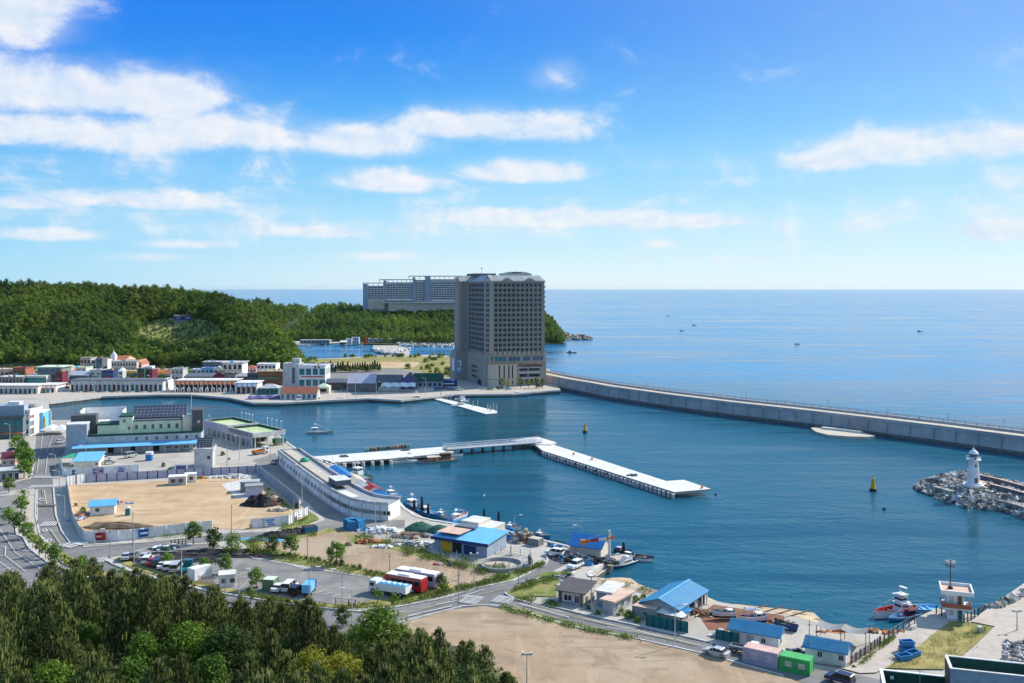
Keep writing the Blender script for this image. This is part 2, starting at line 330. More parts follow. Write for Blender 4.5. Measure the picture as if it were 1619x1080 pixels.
# beach: a strip sloping from the land into the water
mb = MB(); bp_ = [G(x, y) for x, y in BEACH]; rows = []
for i, p in enumerate(bp_):
    d = (bp_[min(i + 1, len(bp_) - 1)] - bp_[max(i - 1, 0)]); d.z = 0; d.normalize(); n = Vector((-d.y, d.x, 0)); n = n if n.y > 0 else -n
    w = 1.0 + .35 * math.sin(i * 2.1)
    rows.append([p - n * 3 + Vector((0, 0, .05)), p + n * .5 + Vector((0, 0, -.05)), p + n * 5.5 * w + Vector((0, 0, -1.7)), p + n * 12 * w + Vector((0, 0, -2.5)), p + n * 22 + Vector((0, 0, -4.5))])
for r0, r1 in zip(rows, rows[1:]):
    for k in range(4): mb.quad(r0[k], r1[k], r1[k + 1], r0[k + 1])
struct(mb.build('beach', 'beach'))
mb = MB()
for i in range(40):                                                   # weed and stones stranded in the shallows
    k = rng.randrange(len(rows) - 1); u = rng.random(); a = rows[k][2].lerp(rows[k + 1][2], u); s = rng.uniform(.2, .7)
    mb.lathe([(0.01, -.3), (s, -.2), (s * .7, .15 * s), (.01, .25 * s)], 6, 0, (0, 0)); n_ = len(mb.v) - 24
    for j in range(n_, len(mb.v)): v = mb.v[j]; mb.v[j] = (v[0] * 1.6 + a.x, v[1] + a.y + rng.uniform(-.02, .02), v[2] + a.z + .1)
tag(mb.build('shore_stones', 'rock'), kind='stuff')

# ---- ground sheets, in the order they lie
patch('far_quay', [(0, 624), (0, 608), (250, 606), (520, 606), (720, 606), (880, 603), (886, 616), (718, 622), (679, 626), (583, 628.5), (446, 635), (401, 635), (364, 627.5), (301, 622.5), (160, 625), (90, 633)], 'pave')
patch('left_field', [(-890, 1000), (-890, 640), (-60, 680), (-60, 790), (-90, 960)], 'grass')
patch('headland_ground', [(480, 569), (540, 567), (600, 563), (720, 564), (770, 567), (760, 592), (700, 596), (640, 584), (560, 586), (505, 590)], 'drygrass')
patch('bare_soil', [(515, 575), (620, 572), (665, 573), (655, 581), (600, 582), (530, 580)], 'sandlot')
patch('far_car_park', [(500, 589), (590, 585), (625, 582), (690, 594), (720, 604), (520, 604)], 'oldasphalt')
patch('market_yard', [(75, 668), (330, 671), (440, 692), (500, 727), (480, 745), (420, 735), (300, 735), (100, 700)], 'concrete')
patch('quay_yard', [(436, 700), (498, 726), (631, 797), (683, 825), (794, 841), (897, 867), (960, 885), (880, 905), (830, 880), (690, 842), (560, 842), (505, 800)], 'concrete')
patch('boulevard', [(58, 682), (95, 682), (108, 700), (83, 755), (84, 770), (88, 815), (97, 840), (110, 858), (135, 862), (216, 859), (290, 848), (400, 841), (440, 850), (271, 861), (232, 870), (180, 880), (168, 886), (208, 904), (272, 922), (330, 935), (404, 947), (460, 956), (540, 965), (580, 968), (635, 959.5), (697, 947),
                    (750, 931), (811, 919), (862, 893), (866, 880), (890, 868), (925, 878), (895, 893), (870, 905), (800, 939), (887, 963), (924, 972), (1000, 988), (1071, 1004), (1114, 1014), (1169, 1034), (1290, 1057), (1366, 1069), (1420, 1082), (1420, 1120), (1300, 1090), (1238, 1069), (1152, 1045), (1117, 1035), (1000, 1009),
                    (924, 995), (886, 986), (837, 970), (800, 960), (765, 957), (704, 966), (631, 985), (590, 1000), (480, 1010), (300, 965), (180, 925), (130, 905), (100, 893), (75, 865), (63, 848), (56, 815), (57, 775), (52, 770), (40, 772), (0, 778), (0, 768), (50, 757), (55, 722)], 'asphalt')
patch('service_road', [(400, 728), (436, 716), (445, 740), (492, 780), (530, 806), (560, 822), (640, 822), (640, 835), (560, 842), (520, 838), (500, 850), (440, 852), (400, 842), (470, 838), (515, 822), (488, 796), (440, 758), (412, 738)], 'oldasphalt')
patch('left_lot', [(-60, 812), (24, 818), (26, 846), (36, 850), (46, 868), (75, 890), (110, 904), (150, 918), (60, 960), (-60, 940)], 'asphalt')
patch('left_street', [(-60, 790), (28, 782), (30, 812), (-60, 822)], 'oldasphalt')
patch('parking_lot', [(200, 876), (232, 869), (275, 862), (330, 860), (395, 872), (480, 900), (560, 908), (628, 916), (690, 926), (640, 948), (545, 957), (460, 947), (404, 939), (330, 924), (272, 910), (215, 893)], 'oldasphalt')
patch('building_lot', [(108, 768), (300, 758), (395, 750), (470, 802), (486, 812), (400, 838), (330, 836), (160, 843), (126, 838), (114, 815)], 'sandlot')
patch('gravel_pad', [(350, 766), (395, 756), (418, 772), (400, 792), (372, 786)], 'gravel')
patch('soil_bank', [(132, 836), (150, 826), (200, 826), (232, 836), (160, 842)], 'soil')
patch('sand_field', [(430, 852), (510, 838), (560, 842), (660, 868), (720, 885), (830, 910), (745, 930), (700, 925), (622, 912), (530, 893), (440, 872), (398, 862)], 'field')
patch('verge', [(398, 860), (440, 870), (535, 893), (628, 914), (620, 919), (530, 903), (440, 887), (380, 872)], 'grass')
patch('verge', [(541, 842), (560, 846), (640, 862), (720, 885), (800, 905), (860, 893), (866, 884), (862, 893), (811, 917), (750, 930), (735, 928), (790, 908), (700, 890), (620, 870), (560, 860)], 'grass')
patch('verge', [(470, 956), (545, 963), (640, 955), (697, 943), (740, 930), (690, 922), (640, 942), (560, 955)], 'drygrass')
patch('verge', [(404, 941), (460, 949), (545, 958), (540, 962), (460, 953), (404, 945), (330, 931), (272, 917), (210, 900), (180, 885), (200, 877), (215, 890), (272, 908), (335, 924)], 'drygrass')
patch('verge', [(378, 855), (440, 846), (500, 842), (515, 836), (540, 838), (500, 848), (430, 857), (395, 866)], 'grass')
patch('verge', [(488, 808), (500, 816), (505, 822), (470, 836), (440, 838)], 'grass')
patch('verge', [(66, 848), (110, 880), (160, 903), (230, 925), (330, 955), (300, 962), (180, 922), (100, 892), (62, 862), (42, 848), (40, 842)], 'drygrass')
patch('pavement', [(41, 800), (47, 776), (57, 776), (56, 814), (63, 846), (52, 846), (42, 840), (39, 815)], 'pave')
patch('pavement', [(50, 722), (55, 722), (49, 752), (20, 757), (0, 764), (0, 770), (44, 758)], 'pave')
patch('pavement', [(131, 862), (230, 855), (330, 845), (330, 848), (230, 859), (131, 866)], 'pave')
patch('foreground_field', [(765, 959), (837, 972), (924, 997), (1000, 1011), (1117, 1037), (1238, 1071), (1300, 1092), (1300, 1500), (400, 1500), (590, 1002), (631, 987), (704, 968)], 'field')
patch('verge', [(785, 958), (820, 961), (900, 985), (1000, 1006), (1000, 1012), (900, 994), (830, 974), (792, 966)], 'grass')
patch('verge', [(800, 938), (862, 905), (905, 905), (880, 925), (880, 945), (830, 943), (845, 955), (887, 961), (880, 962), (815, 945)], 'grass')
patch('boat_yard', [(1070, 990), (1128, 955), (1256, 977), (1330, 995), (1400, 1006), (1380, 1040), (1330, 1056), (1169, 1032), (1071, 1002)], 'concrete')
patch('slipway_soil', [(1105, 975), (1128, 957), (1240, 975), (1240, 990), (1180, 1000), (1120, 998)], 'rust')
patch('harbour_path', [(1419, 1001), (1449, 978), (1482, 963), (1502, 968), (1545, 974), (1495, 990), (1455, 1030), (1385, 1065), (1360, 1066), (1330, 1058), (1395, 1010)], 'pave')
patch('lawn', [(1502, 984), (1530, 985), (1570, 993), (1540, 1022), (1492, 1060), (1400, 1058), (1450, 1025), (1470, 1008)], 'drygrass')
patch('harbour_path', [(1548, 974), (1554, 972), (1619, 930), (1680, 900), (1700, 1000), (1545, 1090), (1520, 1060), (1545, 1022), (1573, 992), (1535, 984)], 'pave')

# kerbs: raised concrete edges
mb = MB()
for line in [[(168, 886), (178, 893), (208, 905), (272, 922.5), (330, 936), (404, 948), (460, 957), (541, 966), (580, 969), (635, 960), (697, 948), (750, 932), (811, 919), (862, 894), (866, 886), (862, 879)],
             [(799, 938), (800, 940.5), (818, 949.5), (887, 963.5), (924, 973), (1000, 989), (1071, 1005), (1114, 1015)], [(765, 958), (800, 961), (837, 971), (887, 987), (924, 996), (1000, 1010), (1117, 1036), (1238, 1070)], [(631, 986), (704, 967), (730, 960), (765, 958)],
             [(24, 818), (26, 846), (36, 850), (46, 868), (75, 890), (110, 904), (150, 918)], [(56, 722), (50, 752)], [(57, 776), (56, 815), (63, 847), (75, 864), (100, 892), (130, 904)], [(84, 770), (88, 815), (97, 840), (110, 858), (131, 863), (216, 860), (290, 849)], [(271, 862), (234, 868), (200, 876)]]:
    for a, b in zip(line, line[1:]): seg_box(mb, G(*a), G(*b), .35, LZ - .1, LZ + .30)
struct(mb.build('kerb', 'concblock'))
# painted markings
mb = MB(); MZ = LZ + .30
def line(a, b, w=.18): seg_box(mb, G(*a), G(*b), w, None, MZ)
def zebra(a, b, n, depth):
    a, b = G(*a), G(*b); d = (b - a) / n; u = d.normalized(); nn = Vector((-u.y, u.x, 0))
    for i in range(n):
        p = a + d * (i + .25); q = p + d * .5
        mb.quad(*[(v.x, v.y, MZ) for v in (p - nn * depth / 2, q - nn * depth / 2, q + nn * depth / 2, p + nn * depth / 2)])
zebra((52, 755.5), (97, 755.5), 11, 4); zebra((47, 770.5), (92, 769.5), 10, 4); zebra((65, 830), (91, 829), 6, 5); zebra((100, 866), (131, 858), 6, 5); zebra((147, 889), (172, 885), 6, 4); zebra((738, 956), (752, 944), 7, 4); zebra((790, 955), (803, 945), 6, 4)
for k in range(8):
    x0 = 59 + k * 3.5; line((x0, 802), (x0 + 3.5, 799), .5); line((x0, 799), (x0 + 3.5, 802), .5)
line((70, 775), (74, 800)); line((59, 775), (59, 830), .2); line((62, 722), (58, 750), .2); line((75, 722), (72, 750), .2); line((79, 838), (100, 868), .25); line((62, 845), (100, 885), .2); line((68, 685), (64, 715)); line((84, 690), (74, 716))
for (x, y) in ((66, 791), (71, 840), (78, 856)):
    for a, b in (((0, 2.6), (4, 0)), ((4, 0), (0, -2.6)), ((0, -2.6), (-4, 0)), ((-4, 0), (0, 2.6))): line((x + a[0], y + a[1]), (x + b[0], y + b[1]), .3)
line((646, 976), (714, 960), .3); line((690, 958), (730, 950), .25); line((585, 980), (640, 968), .15); line((715, 950), (765, 934), .2); line((810, 948), (890, 970), .15); line((820, 956), (900, 978), .25); line((960, 993), (1060, 1012), .15); line((925, 980), (1110, 1023), .15)
for k in range(24):                                                   # stalls of the car park
    x = 236 + k * 12.5; y = 882 + k * 2.75; line((x, y), (x + 16, y - 4.5), .15)
for k in range(20): x = 395 + k * 11.5; y = 882 + k * 1.9; line((x, y), (x + 15, y + 4.5), .15)
line((0, 838), (24, 875), .14); line((24, 875), (70, 905), .14); line((8, 880), (40, 905), .14); line((0, 890), (34, 915), .14)
for k in range(7): line((-10 + k * 8, 898 + k * 5), (14 + k * 8, 894 + k * 5), .15)
for k in range(9): line((8 + k * 5.2, 842 + k * 6), (26 + k * 6.2, 843 + k * 6), .15)
line((2, 866), (9, 866), .25); line((9, 866), (8, 880), .2); line((2, 880), (9, 880), .25)
struct(mb.build('road_markings', 'paint'))
mb = MB()
for a, b in (((67, 775), (71, 800)), ((80, 840), (97, 864)), ((590, 984), (700, 957)), ((720, 952), (800, 932)), ((830, 958), (990, 996)), ((1000, 998), (1100, 1022))): seg_box(mb, G(*a), G(*b), .18, None, MZ + .01)
struct(mb.build('road_markings', 'bush_y'))

# ---------------------------------------------------------------- hills
def interp(tab, x):
    for (a, u), (b, v) in zip(tab, tab[1:]):
        if x <= b: return u + (v - u) * max(0, (x - a)) / (b - a)
    return tab[-1][1]
def hill(name, cols, base, ridge, canopy, m, x0, x1, nx, nt, seed, foot=LZ):
    """a ridge: cols gives the treetop row of the skyline for each column, base the distance of its foot"""
    r = random.Random(seed); V = []; grid = []
    ph = [r.uniform(0, 6) for _ in range(6)]
    for i in range(nx + 1):
        px = x0 + (x1 - x0) * i / nx
        Zb = interp(base, px); Zr = Zb + interp(ridge, px); zt = max(foot - 3, hgt(Zr, interp(cols, px)) - canopy)
        row = []
        for j in range(nt + 1):
            t = j / nt * 1.7 - .05; Z = Zb + (Zr - Zb) * t
            s = max(0, t); up = (1 - math.cos(math.pi * min(1, s))) / 2 if s <= 1 else max(0, 1 - (s - 1) * 1.1)
            up = (.55 * up + .45 * min(1, s ** .8)) if s <= 1 else up
            z = foot - .5 + (zt - foot + .5) * up
            env = math.sin(math.pi * min(1, s)) if s < 1 else 0
            X = (px - CX) * Z / F
            z += env * (zt - foot) * .10 * (math.sin(X * .03 + ph[0]) + .7 * math.sin(Z * .045 + X * .02 + ph[1]) + .5 * math.sin(X * .08 - Z * .05 + ph[2]))
            row.append((X, Z, max(z, foot - 4)))
        grid.append(row)
    mb = MB()
    for i in range(nx):
        for j in range(nt): mb.quad(grid[i][j], grid[i + 1][j], grid[i + 1][j + 1], grid[i][j + 1])
    struct(mb.build(name, m, smooth=True))
    def surf(u, v):
        i, j = min(nx - 1, int(u * nx)), min(nt - 1, int(v * nt)); a, b = u * nx - i, v * nt - j
        g = lambda p, q: Vector(grid[p][q])
        return g(i, j).lerp(g(i + 1, j), a).lerp(g(i, j + 1).lerp(g(i + 1, j + 1), a), b)
    return surf
H1 = [(-800, 424), (-300, 440), (0, 446), (50, 446), (120, 450), (200, 455), (270, 455), (310, 461), (345, 463), (380, 476), (400, 491), (420, 506), (440, 522), (460, 543), (476, 566), (492, 590)]
surf1 = hill('wooded_hill', H1, [(-800, 700), (0, 760), (330, 755), (420, 740), (492, 700)], [(-800, 260), (0, 230), (270, 210), (380, 150), (440, 110), (492, 50)], 7, 'forestfloor', -700, 492, 90, 34, 3)
H2 = [(300, 470), (395, 478), (420, 481), (450, 481), (490, 485), (530, 478), (570, 484), (620, 490), (720, 490), (800, 482), (855, 489), (870, 499), (882, 516), (892, 534)]
surf2 = hill('wooded_headland', H2, [(300, 1160), (500, 1150), (720, 1080), (892, 1130)], [(300, 260), (560, 260), (800, 240), (892, 60)], 8, 'forestfloor', 300, 892, 70, 30, 8, 1.5)
H3 = [(360, 474), (395, 474), (400, 473), (412, 471), (425, 474), (436, 477)]
surf3 = hill('far_point', H3, [(360, 1650), (436, 1650)], [(360, 90), (436, 90)], 4, 'forestfloor', 360, 436, 20, 12, 5, 0)
def near_hill_z(X, Y):
    foot = 186 + .18 * min(X + 60, 0) + (-.30 * (X + 60) if X > -60 else 0) + (-1.6 * max(0, X + 8))
    return LZ + max(0, foot - Y) * .215 + max(0, min(1, (foot - Y) / 30)) * 1.2 * math.sin(X * .07 + Y * .05)
mb = MB(); N_ = 170
gx = [-260 + 320 * i / N_ for i in range(N_ + 1)]; gy = [-20 + 240 * j / N_ for j in range(N_ + 1)]
hz = lambda X, Y: near_hill_z(X, Y) - .25
for i in range(N_):
    for j in range(N_):
        q = [(gx[a], gy[b], hz(gx[a], gy[b])) for a, b in ((i, j), (i + 1, j), (i + 1, j + 1), (i, j + 1))]
        if max(v[2] for v in q) > LZ - .2: mb.quad(*q)
struct(mb.build('foreground_slope', 'forestfloor', smooth=True))

# the cape's rocks, and the little port's shore beyond the spit
def rubble(mb, place, n, s0, s1, r, mi=(0,), flat=.8):
    for _ in range(n):
        c = place(r); s = r.uniform(s0, s1); rot = Matrix.Rotation(r.uniform(0, 6.3), 3, 'Z') @ Matrix.Rotation(r.uniform(-.7, .7), 3, 'X')
        v = []
        for dx, dy, dz in ((-1, -1, -1), (1, -1, -1), (1, 1, -1), (-1, 1, -1), (-1, -1, 1), (1, -1, 1), (1, 1, 1), (-1, 1, 1)):
            k = .55 if dz > 0 else .9
            v.append(Vector(c) + rot @ Vector((dx * s * k * r.uniform(.7, 1.15), dy * s * k * r.uniform(.55, 1), dz * s * flat * r.uniform(.6, 1))))
        mb.add(v, [(0, 3, 2, 1), (4, 5, 6, 7), (0, 1, 5, 4), (1, 2, 6, 5), (2, 3, 7, 6), (3, 0, 4, 7)], r.choice(mi))
r_ = random.Random(11); mb = MB()
def cape(r):
    u = r.random() ** 1.3; x = 858 + 76 * u; y = 536.5 - r.random() * (13 - 11 * u); return G(x, y + 1, 0) + Vector((0, 0, r.uniform(-.5, 3.4) * (1 - u * .6)))
rubble(mb, cape, 330, 1.2, 4.2, r_, (0, 0, 1))
tag(mb.build('cape_rocks', ['rock', 'wetstone']), kind='stuff')
struct(MB().prism([G(x, y, 1.5) for x, y in [(440, 546), (520, 543), (590, 541), (640, 541), (720, 543), (780, 546), (780, 530), (440, 530)]], -3, 1.6).build('far_shore', 'concrete'))
mb = MB()
rubble(mb, lambda r: G(r.uniform(628, 725), r.uniform(542, 547.5), 1.2) + Vector((0, 0, r.uniform(-.5, 1))), 220, 1, 2.4, r_, (0, 1, 1))
tag(mb.build('shore_rocks', ['rock', 'concblock']), kind='stuff')
# stub breakwater of the little port
struct(MB().prism([G(x, y, 2.4) for x, y in [(590, 546), (625, 546), (642, 550), (648, 556), (636, 559), (604, 557), (590, 551)]], -2, 2.4).build('port_breakwater', 'concrete'))
mb = MB()
rubble(mb, lambda r: G(*(lambda u: (592 + 56 * u + r.uniform(-3, 3), 554 + 4 * math.sin(u * 3) + r.uniform(-2, 2.5)))(r.random()), 1) + Vector((0, 0, r.uniform(0, 2))), 170, .9, 1.9, r_)
tag(mb.build('armour_blocks', 'deck'), kind='stuff')

# ---------------------------------------------------------------- breakwaters and jetties
def resample(pts, step):
    out = [pts[0]]
    for a, b in zip(pts, pts[1:]):
        n = max(1, int((b - a).length / step)); out += [a.lerp(b, k / n) for k in range(1, n + 1)]
    return out
BWB = [Vector((12, 668, 0)), Vector((21, 642, 0))] + [G(x, y, 0) for x, y in [(893, 618), (925, 624), (959, 631), (1058, 646.5), (1156, 660), (1255, 672), (1340, 683), (1400, 691), (1474, 701), (1619, 722), (1900, 766), (2300, 830)]]
def offs(pts, d):
    o = []
    for i, p in enumerate(pts):
        t = pts[min(i + 1, len(pts) - 1)] - pts[max(i - 1, 0)]; t.normalize(); n = Vector((-t.y, t.x, 0)); n = n if n.y > 0 else -n
        o.append(p + n * d)
    return o
root = empty('breakwater', BWB[0], 0, 'long curved grey concrete breakwater with a sunlit walkway between the harbour and open sea', 'breakwater')
def strip(mb, a, za, b, zb, m=0):
    for i in range(len(a) - 1): mb.quad((a[i].x, a[i].y, za), (a[i + 1].x, a[i + 1].y, za), (b[i + 1].x, b[i + 1].y, zb), (b[i].x, b[i].y, zb), m)
def local(mb, root):
    o = root.location
    mb.v = [(v[0] - o.x, v[1] - o.y, v[2] - o.z) for v in mb.v]; return mb
mb = MB(); T = 7.7
strip(mb, BWB, -2, BWB, .9, 1); strip(mb, BWB, .9, offs(BWB, 1.6), 1.5, 1); strip(mb, offs(BWB, 1.6), 1.5, offs(BWB, 2.2), 6.2); strip(mb, offs(BWB, 2.2), 6.2, offs(BWB, 1.9), 6.25); strip(mb, offs(BWB, 1.9), 6.25, offs(BWB, 1.9), T)
strip(mb, offs(BWB, 8.5), T, offs(BWB, 8.5), T + 1.0); strip(mb, offs(BWB, 9.2), T + 1.0, offs(BWB, 15), -2)
for p, q in zip(resample(offs(BWB, 1.5), 9), resample(offs(BWB, 2.1), 9)): mb.box(p.x - .12, p.x + .12, p.y - .05, q.y + .1, 1.4, 6.1, 2)   # construction joints
local(mb, root).build('wall', ['bwall', 'wetstone', 'grey'], root)
mb = MB(); strip(mb, offs(BWB, 1.9), T, offs(BWB, 8.5), T); strip(mb, offs(BWB, 8.5), T + 1.0, offs(BWB, 9.2), T + 1.0)
local(mb, root).build('walkway', 'beige', root)
mb = MB()
for p, q in zip(resample(offs(BWB, 8.8), 4.5), resample(offs(BWB, 8.8), 4.5)[1:]):
    mb.tube((p.x, p.y, T + 1), (p.x, p.y, T + 2.1), .12, n=5); mb.tube((p.x, p.y, T + 2.0), (q.x, q.y, T + 2.0), .06, n=4); mb.tube((p.x, p.y, T + 1.5), (q.x, q.y, T + 1.5), .05, n=4)
local(mb, root).build('railing', 'redroof', root)
# curved landing at the foot of the breakwater
def px_poly(pts, z): return [G(x, y, z) for x, y in pts]
BG = [(1282, 676.5), (1290, 675), (1330, 679), (1366, 684), (1384, 689), (1372, 690.5), (1345, 690), (1310, 687.5), (1290, 682.5)]
rt = empty('landing_pontoon', G(1330, 685, 0), 0, 'long narrow buff pontoon with upturned point lying at the foot of the breakwater', 'pontoon')
local(MB().prism(px_poly(BG, 1.1), -.5, 1.1), rt).build('hull', 'beige', rt)
mb = MB()
bp2 = px_poly([(1300, 678), (1330, 681), (1362, 685)], 1.1)
for a, b in zip(bp2, bp2[1:]): seg_box(mb, a, b, 2.2, 1.11, 2.0)
local(mb, rt).build('crate_row', 'offwhite', rt)
local(MB().tube(G(1357, 683, 1.1), G(1357, 683, 1.1) + Vector((0, 0, 2.4)), .35), rt).build('mooring_post', 'yellow', rt)
# lighthouse mole
MOUND = [(1443, 770), (1463, 782), (1494, 793), (1526, 804), (1554, 806), (1589, 810), (1619, 821), (1760, 852), (1760, 800), (1619, 774), (1578, 761), (1549, 755), (1531, 754), (1507, 754), (1463, 760)]
mp = px_poly(MOUND, 0); cen = sum((p for p in mp[:8]), Vector()) / 8
core = [G(x, y, 3.0) for x, y in [(1475, 767), (1500, 774), (1530, 781), (1556, 784), (1590, 791), (1619, 800), (1760, 832), (1760, 806), (1619, 775), (1578, 763), (1549, 757), (1510, 758)]]
struct(MB().prism(core, -2, 2.6).build('mole_core', 'rock'))
mb = MB(); r_ = random.Random(5)
def on_mound(r):
    while True:
        x, y = r.uniform(1443, 1700), r.uniform(752, 835)
        p = G(x, y, 0); ins = False; n = len(mp)
        for i in range(n):
            a, b = mp[i - 1], mp[i]
            if (a.y > p.y) != (b.y > p.y) and p.x < (b.x - a.x) * (p.y - a.y) / (b.y - a.y) + a.x: ins = not ins
        if not ins: continue
        d = min(((p - a) - (b - a) * max(0, min(1, (p - a).dot(b - a) / (b - a).length_squared))).length for a, b in zip(mp, mp[1:] + mp[:1]))
        return p + Vector((0, 0, min(3.1, d * .42) + r.uniform(-.5, .4)))
rubble(mb, on_mound, 2300, .45, 1.25, r_, (0, 0, 0, 1, 2), .85)
tag(mb.build('mole_rocks', ['rock', 'concblock', 'wetstone']), kind='stuff')
top = [G(x, y, 3.6) for x, y in [(1520, 766), (1536, 770), (1560, 769), (1619, 787), (1760, 830), (1760, 820), (1619, 779), (1552, 760), (1530, 760)]]
struct(MB().prism(top, 2.4, 3.7).build('mole_deck', 'peach'))
for nm, ln in (('parapet_wall', [(1549, 757), (1580, 764), (1619, 775), (1760, 812)]), ('parapet_wall', [(1566, 772), (1590, 778), (1619, 786), (1760, 828)])):
    mb = MB(); rt = empty(nm, G(*ln[0], 3.6), 0, 'low dark parapet on the seaward side of the lighthouse walkway' if ln[0][0] == 1549 else 'low dark parapet on the harbour side of the lighthouse walkway', 'parapet')
    for a, b in zip(ln, ln[1:]): seg_box(mb, G(*a, 3.6), G(*b, 3.6), .6, 3.4, 4.9)
    local(mb, rt).build('wall', 'slate', rt)
    mb = MB()
    for a, b in zip(ln, ln[1:]): seg_box(mb, G(*a, 3.6), G(*b, 3.6), .8, 4.9, 5.05)
    local(mb, rt).build('coping', 'peach', rt)
# L-shaped white jetty on piles
JD = 1.9
def deck(name, label, cat, pts, z, th, m='deck', edge='concrete', piles=None, gap=3.2):
    P = px_poly(pts, z); rt = empty(name, P[0].copy(), 0, label, cat); rt.location.z = z
    local(MB().prism(P, z - th, z, 1, 0), rt).build('deck', [m, edge], rt)
    if piles:
        mb = MB()
        me = MB().box(-.5, .5, -.9, .5, -2 - z, -.45).mesh('pile', 'concblock')
        for a, b in piles:
            a, b = G(*a, z), G(*b, z); n = int((b - a).length / gap)
            for k in range(n + 1): link('pile', me, rt, a.lerp(b, k / n) - P[0])
        fe = MB().tube((0, -.72, -.75), (0, -1.0, -.75), .42, n=10).mesh('fender', 'tyre')
        for a, b in piles:
            a, b = G(*a, z), G(*b, z); n = int((b - a).length / 7)
            for k in range(n): link('fender', fe, rt, a.lerp(b, (k + .5) / n) - P[0])
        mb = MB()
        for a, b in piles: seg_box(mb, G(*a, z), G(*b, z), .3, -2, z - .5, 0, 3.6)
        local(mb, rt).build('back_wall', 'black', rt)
    return rt
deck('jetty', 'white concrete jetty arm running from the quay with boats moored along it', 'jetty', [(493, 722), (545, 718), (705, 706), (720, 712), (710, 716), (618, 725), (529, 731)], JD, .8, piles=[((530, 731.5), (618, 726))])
deck('jetty_platform', 'white platform at the bend of the jetty with a small post on it', 'jetty', [(808, 696), (850, 690.5), (880, 699.5), (872, 703), (852, 702.5), (822, 699.5)], JD + .3, .9)
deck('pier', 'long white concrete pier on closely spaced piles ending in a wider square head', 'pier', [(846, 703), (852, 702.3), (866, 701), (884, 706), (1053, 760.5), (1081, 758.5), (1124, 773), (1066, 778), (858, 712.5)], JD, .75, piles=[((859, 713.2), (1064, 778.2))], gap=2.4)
rt = empty('gangway', G(705, 708, 3), 0, 'pale covered gangway with white truss rails linking the two parts of the jetty', 'gangway')
a, b = G(704, 709, 2.6), G(852, 697.5, 2.6); d = (b - a).normalized(); n = Vector((-d.y, d.x, 0)); mb = MB()
seg_box(mb, a, b, 5.5, 2.2, 2.6); local(mb, rt).build('walkway', 'lightgrey', rt)
for sgn in (-1, 1):
    mb = MB(); N = 40
    for k in range(N + 1):
        p = a.lerp(b, k / N) + n * 2.7 * sgn; mb.box(p.x - .1, p.x + .1, p.y - .1, p.y + .1, 2.6, 3.9)
    for z in (3.85, 3.2): seg_box(mb, a + n * 2.7 * sgn, b + n * 2.7 * sgn, .18, z, z + .16)
    local(mb, rt).build('railing', 'white', rt)
me = MB().tube((0, 0, -2), (0, 0, 2.2), .6, n=8).mesh('pile', 'wetstone')
for k in range(9): p = a.lerp(b, (k + .5) / 9); link('pile', me, rt, (p.x - rt.location.x, p.y - rt.location.y, -rt.location.z))
# slender pontoon off the far quay
rt = deck('pontoon', 'slender white floating pontoon with steel guide piles off the far quay', 'pontoon', [(679, 628.5), (688, 627.5), (786, 649.5), (786, 653), (768, 654.5)], .7, .6, edge='offwhite')
me = MB().tube((0, 0, -2), (0, 0, 3.6), .28).lathe([(.3, 3.6), (.01, 4.2)], 8).mesh('guide_pile', 'steel')
for x, y in ((697, 631), (706, 634), (712, 633), (741, 641), (748, 645), (755, 643), (771, 650), (775, 652.5), (780, 649.5), (785, 652)):
    p = G(x, y, 0) - rt.location; link('guide_pile', me, rt, p)
deck('pontoon', 'low pale landing stage jutting into the inner harbour at far left', 'pontoon', [(75, 636), (128, 631), (132, 632.5), (98, 637), (75, 640)], .8, .6)
deck('slipway_jetty', 'narrow sloping stone jetty beside the moored white cruiser', 'jetty', [(926, 909), (952, 889), (976, 874), (1003, 880), (972, 892), (941, 913)], 1.0, 2, 'pave', 'wetstone')
for (a, b, w) in (((866, 705.5), (1062, 769), 5), ((500, 724), (700, 709), 5.5)):                                  # expansion joints and worn lines of the decks
    mb = MB(); a, b = G(*a, JD), G(*b, JD); d = (b - a).normalized(); nn = Vector((-d.y, d.x, 0))
    for k in range(int((b - a).length / 8)): p = a + d * 8 * (k + .5); seg_box(mb, p - nn * w * .5, p + nn * w * .5, .16, JD + .004, JD + .012)
    struct(mb.build('deck_joints', 'grey'))
mb = MB(); rubble(mb, lambda r: G(r.uniform(640, 1230), 1000 + r.random() ** 1.5 * 78 + max(0, 0), LZ + .1), 300, .04, .15, random.Random(8), (0, 1)); tag(mb.build('clods', ['field', 'soil']), kind='stuff')
# concrete quay on the right and its rubble
mb = MB(); r_ = random.Random(21)
rubble(mb, lambda r: (lambda u, v: G(1550 + 160 * u + v * 22, 973 - 70 * u - 2 * v + 9 * v, 0) + Vector((0, 0, .3 + 2.2 * v + r.uniform(-.3, .3))))(r.random(), r.random()), 520, .5, 1.25, r_, (0, 0, 1, 2))
tag(mb.build('quay_rocks', ['rock', 'concblock', 'wetstone']), kind='stuff')
mb = MB()
rubble(mb, lambda r: G(r.uniform(1588, 1680), r.uniform(1018, 1090), LZ) + Vector((0, 0, r.uniform(-.2, .7))), 420, .35, .85, r_, (0, 0, 1))
tag(mb.build('rubble_bank', ['rock', 'concblock']), kind='stuff')
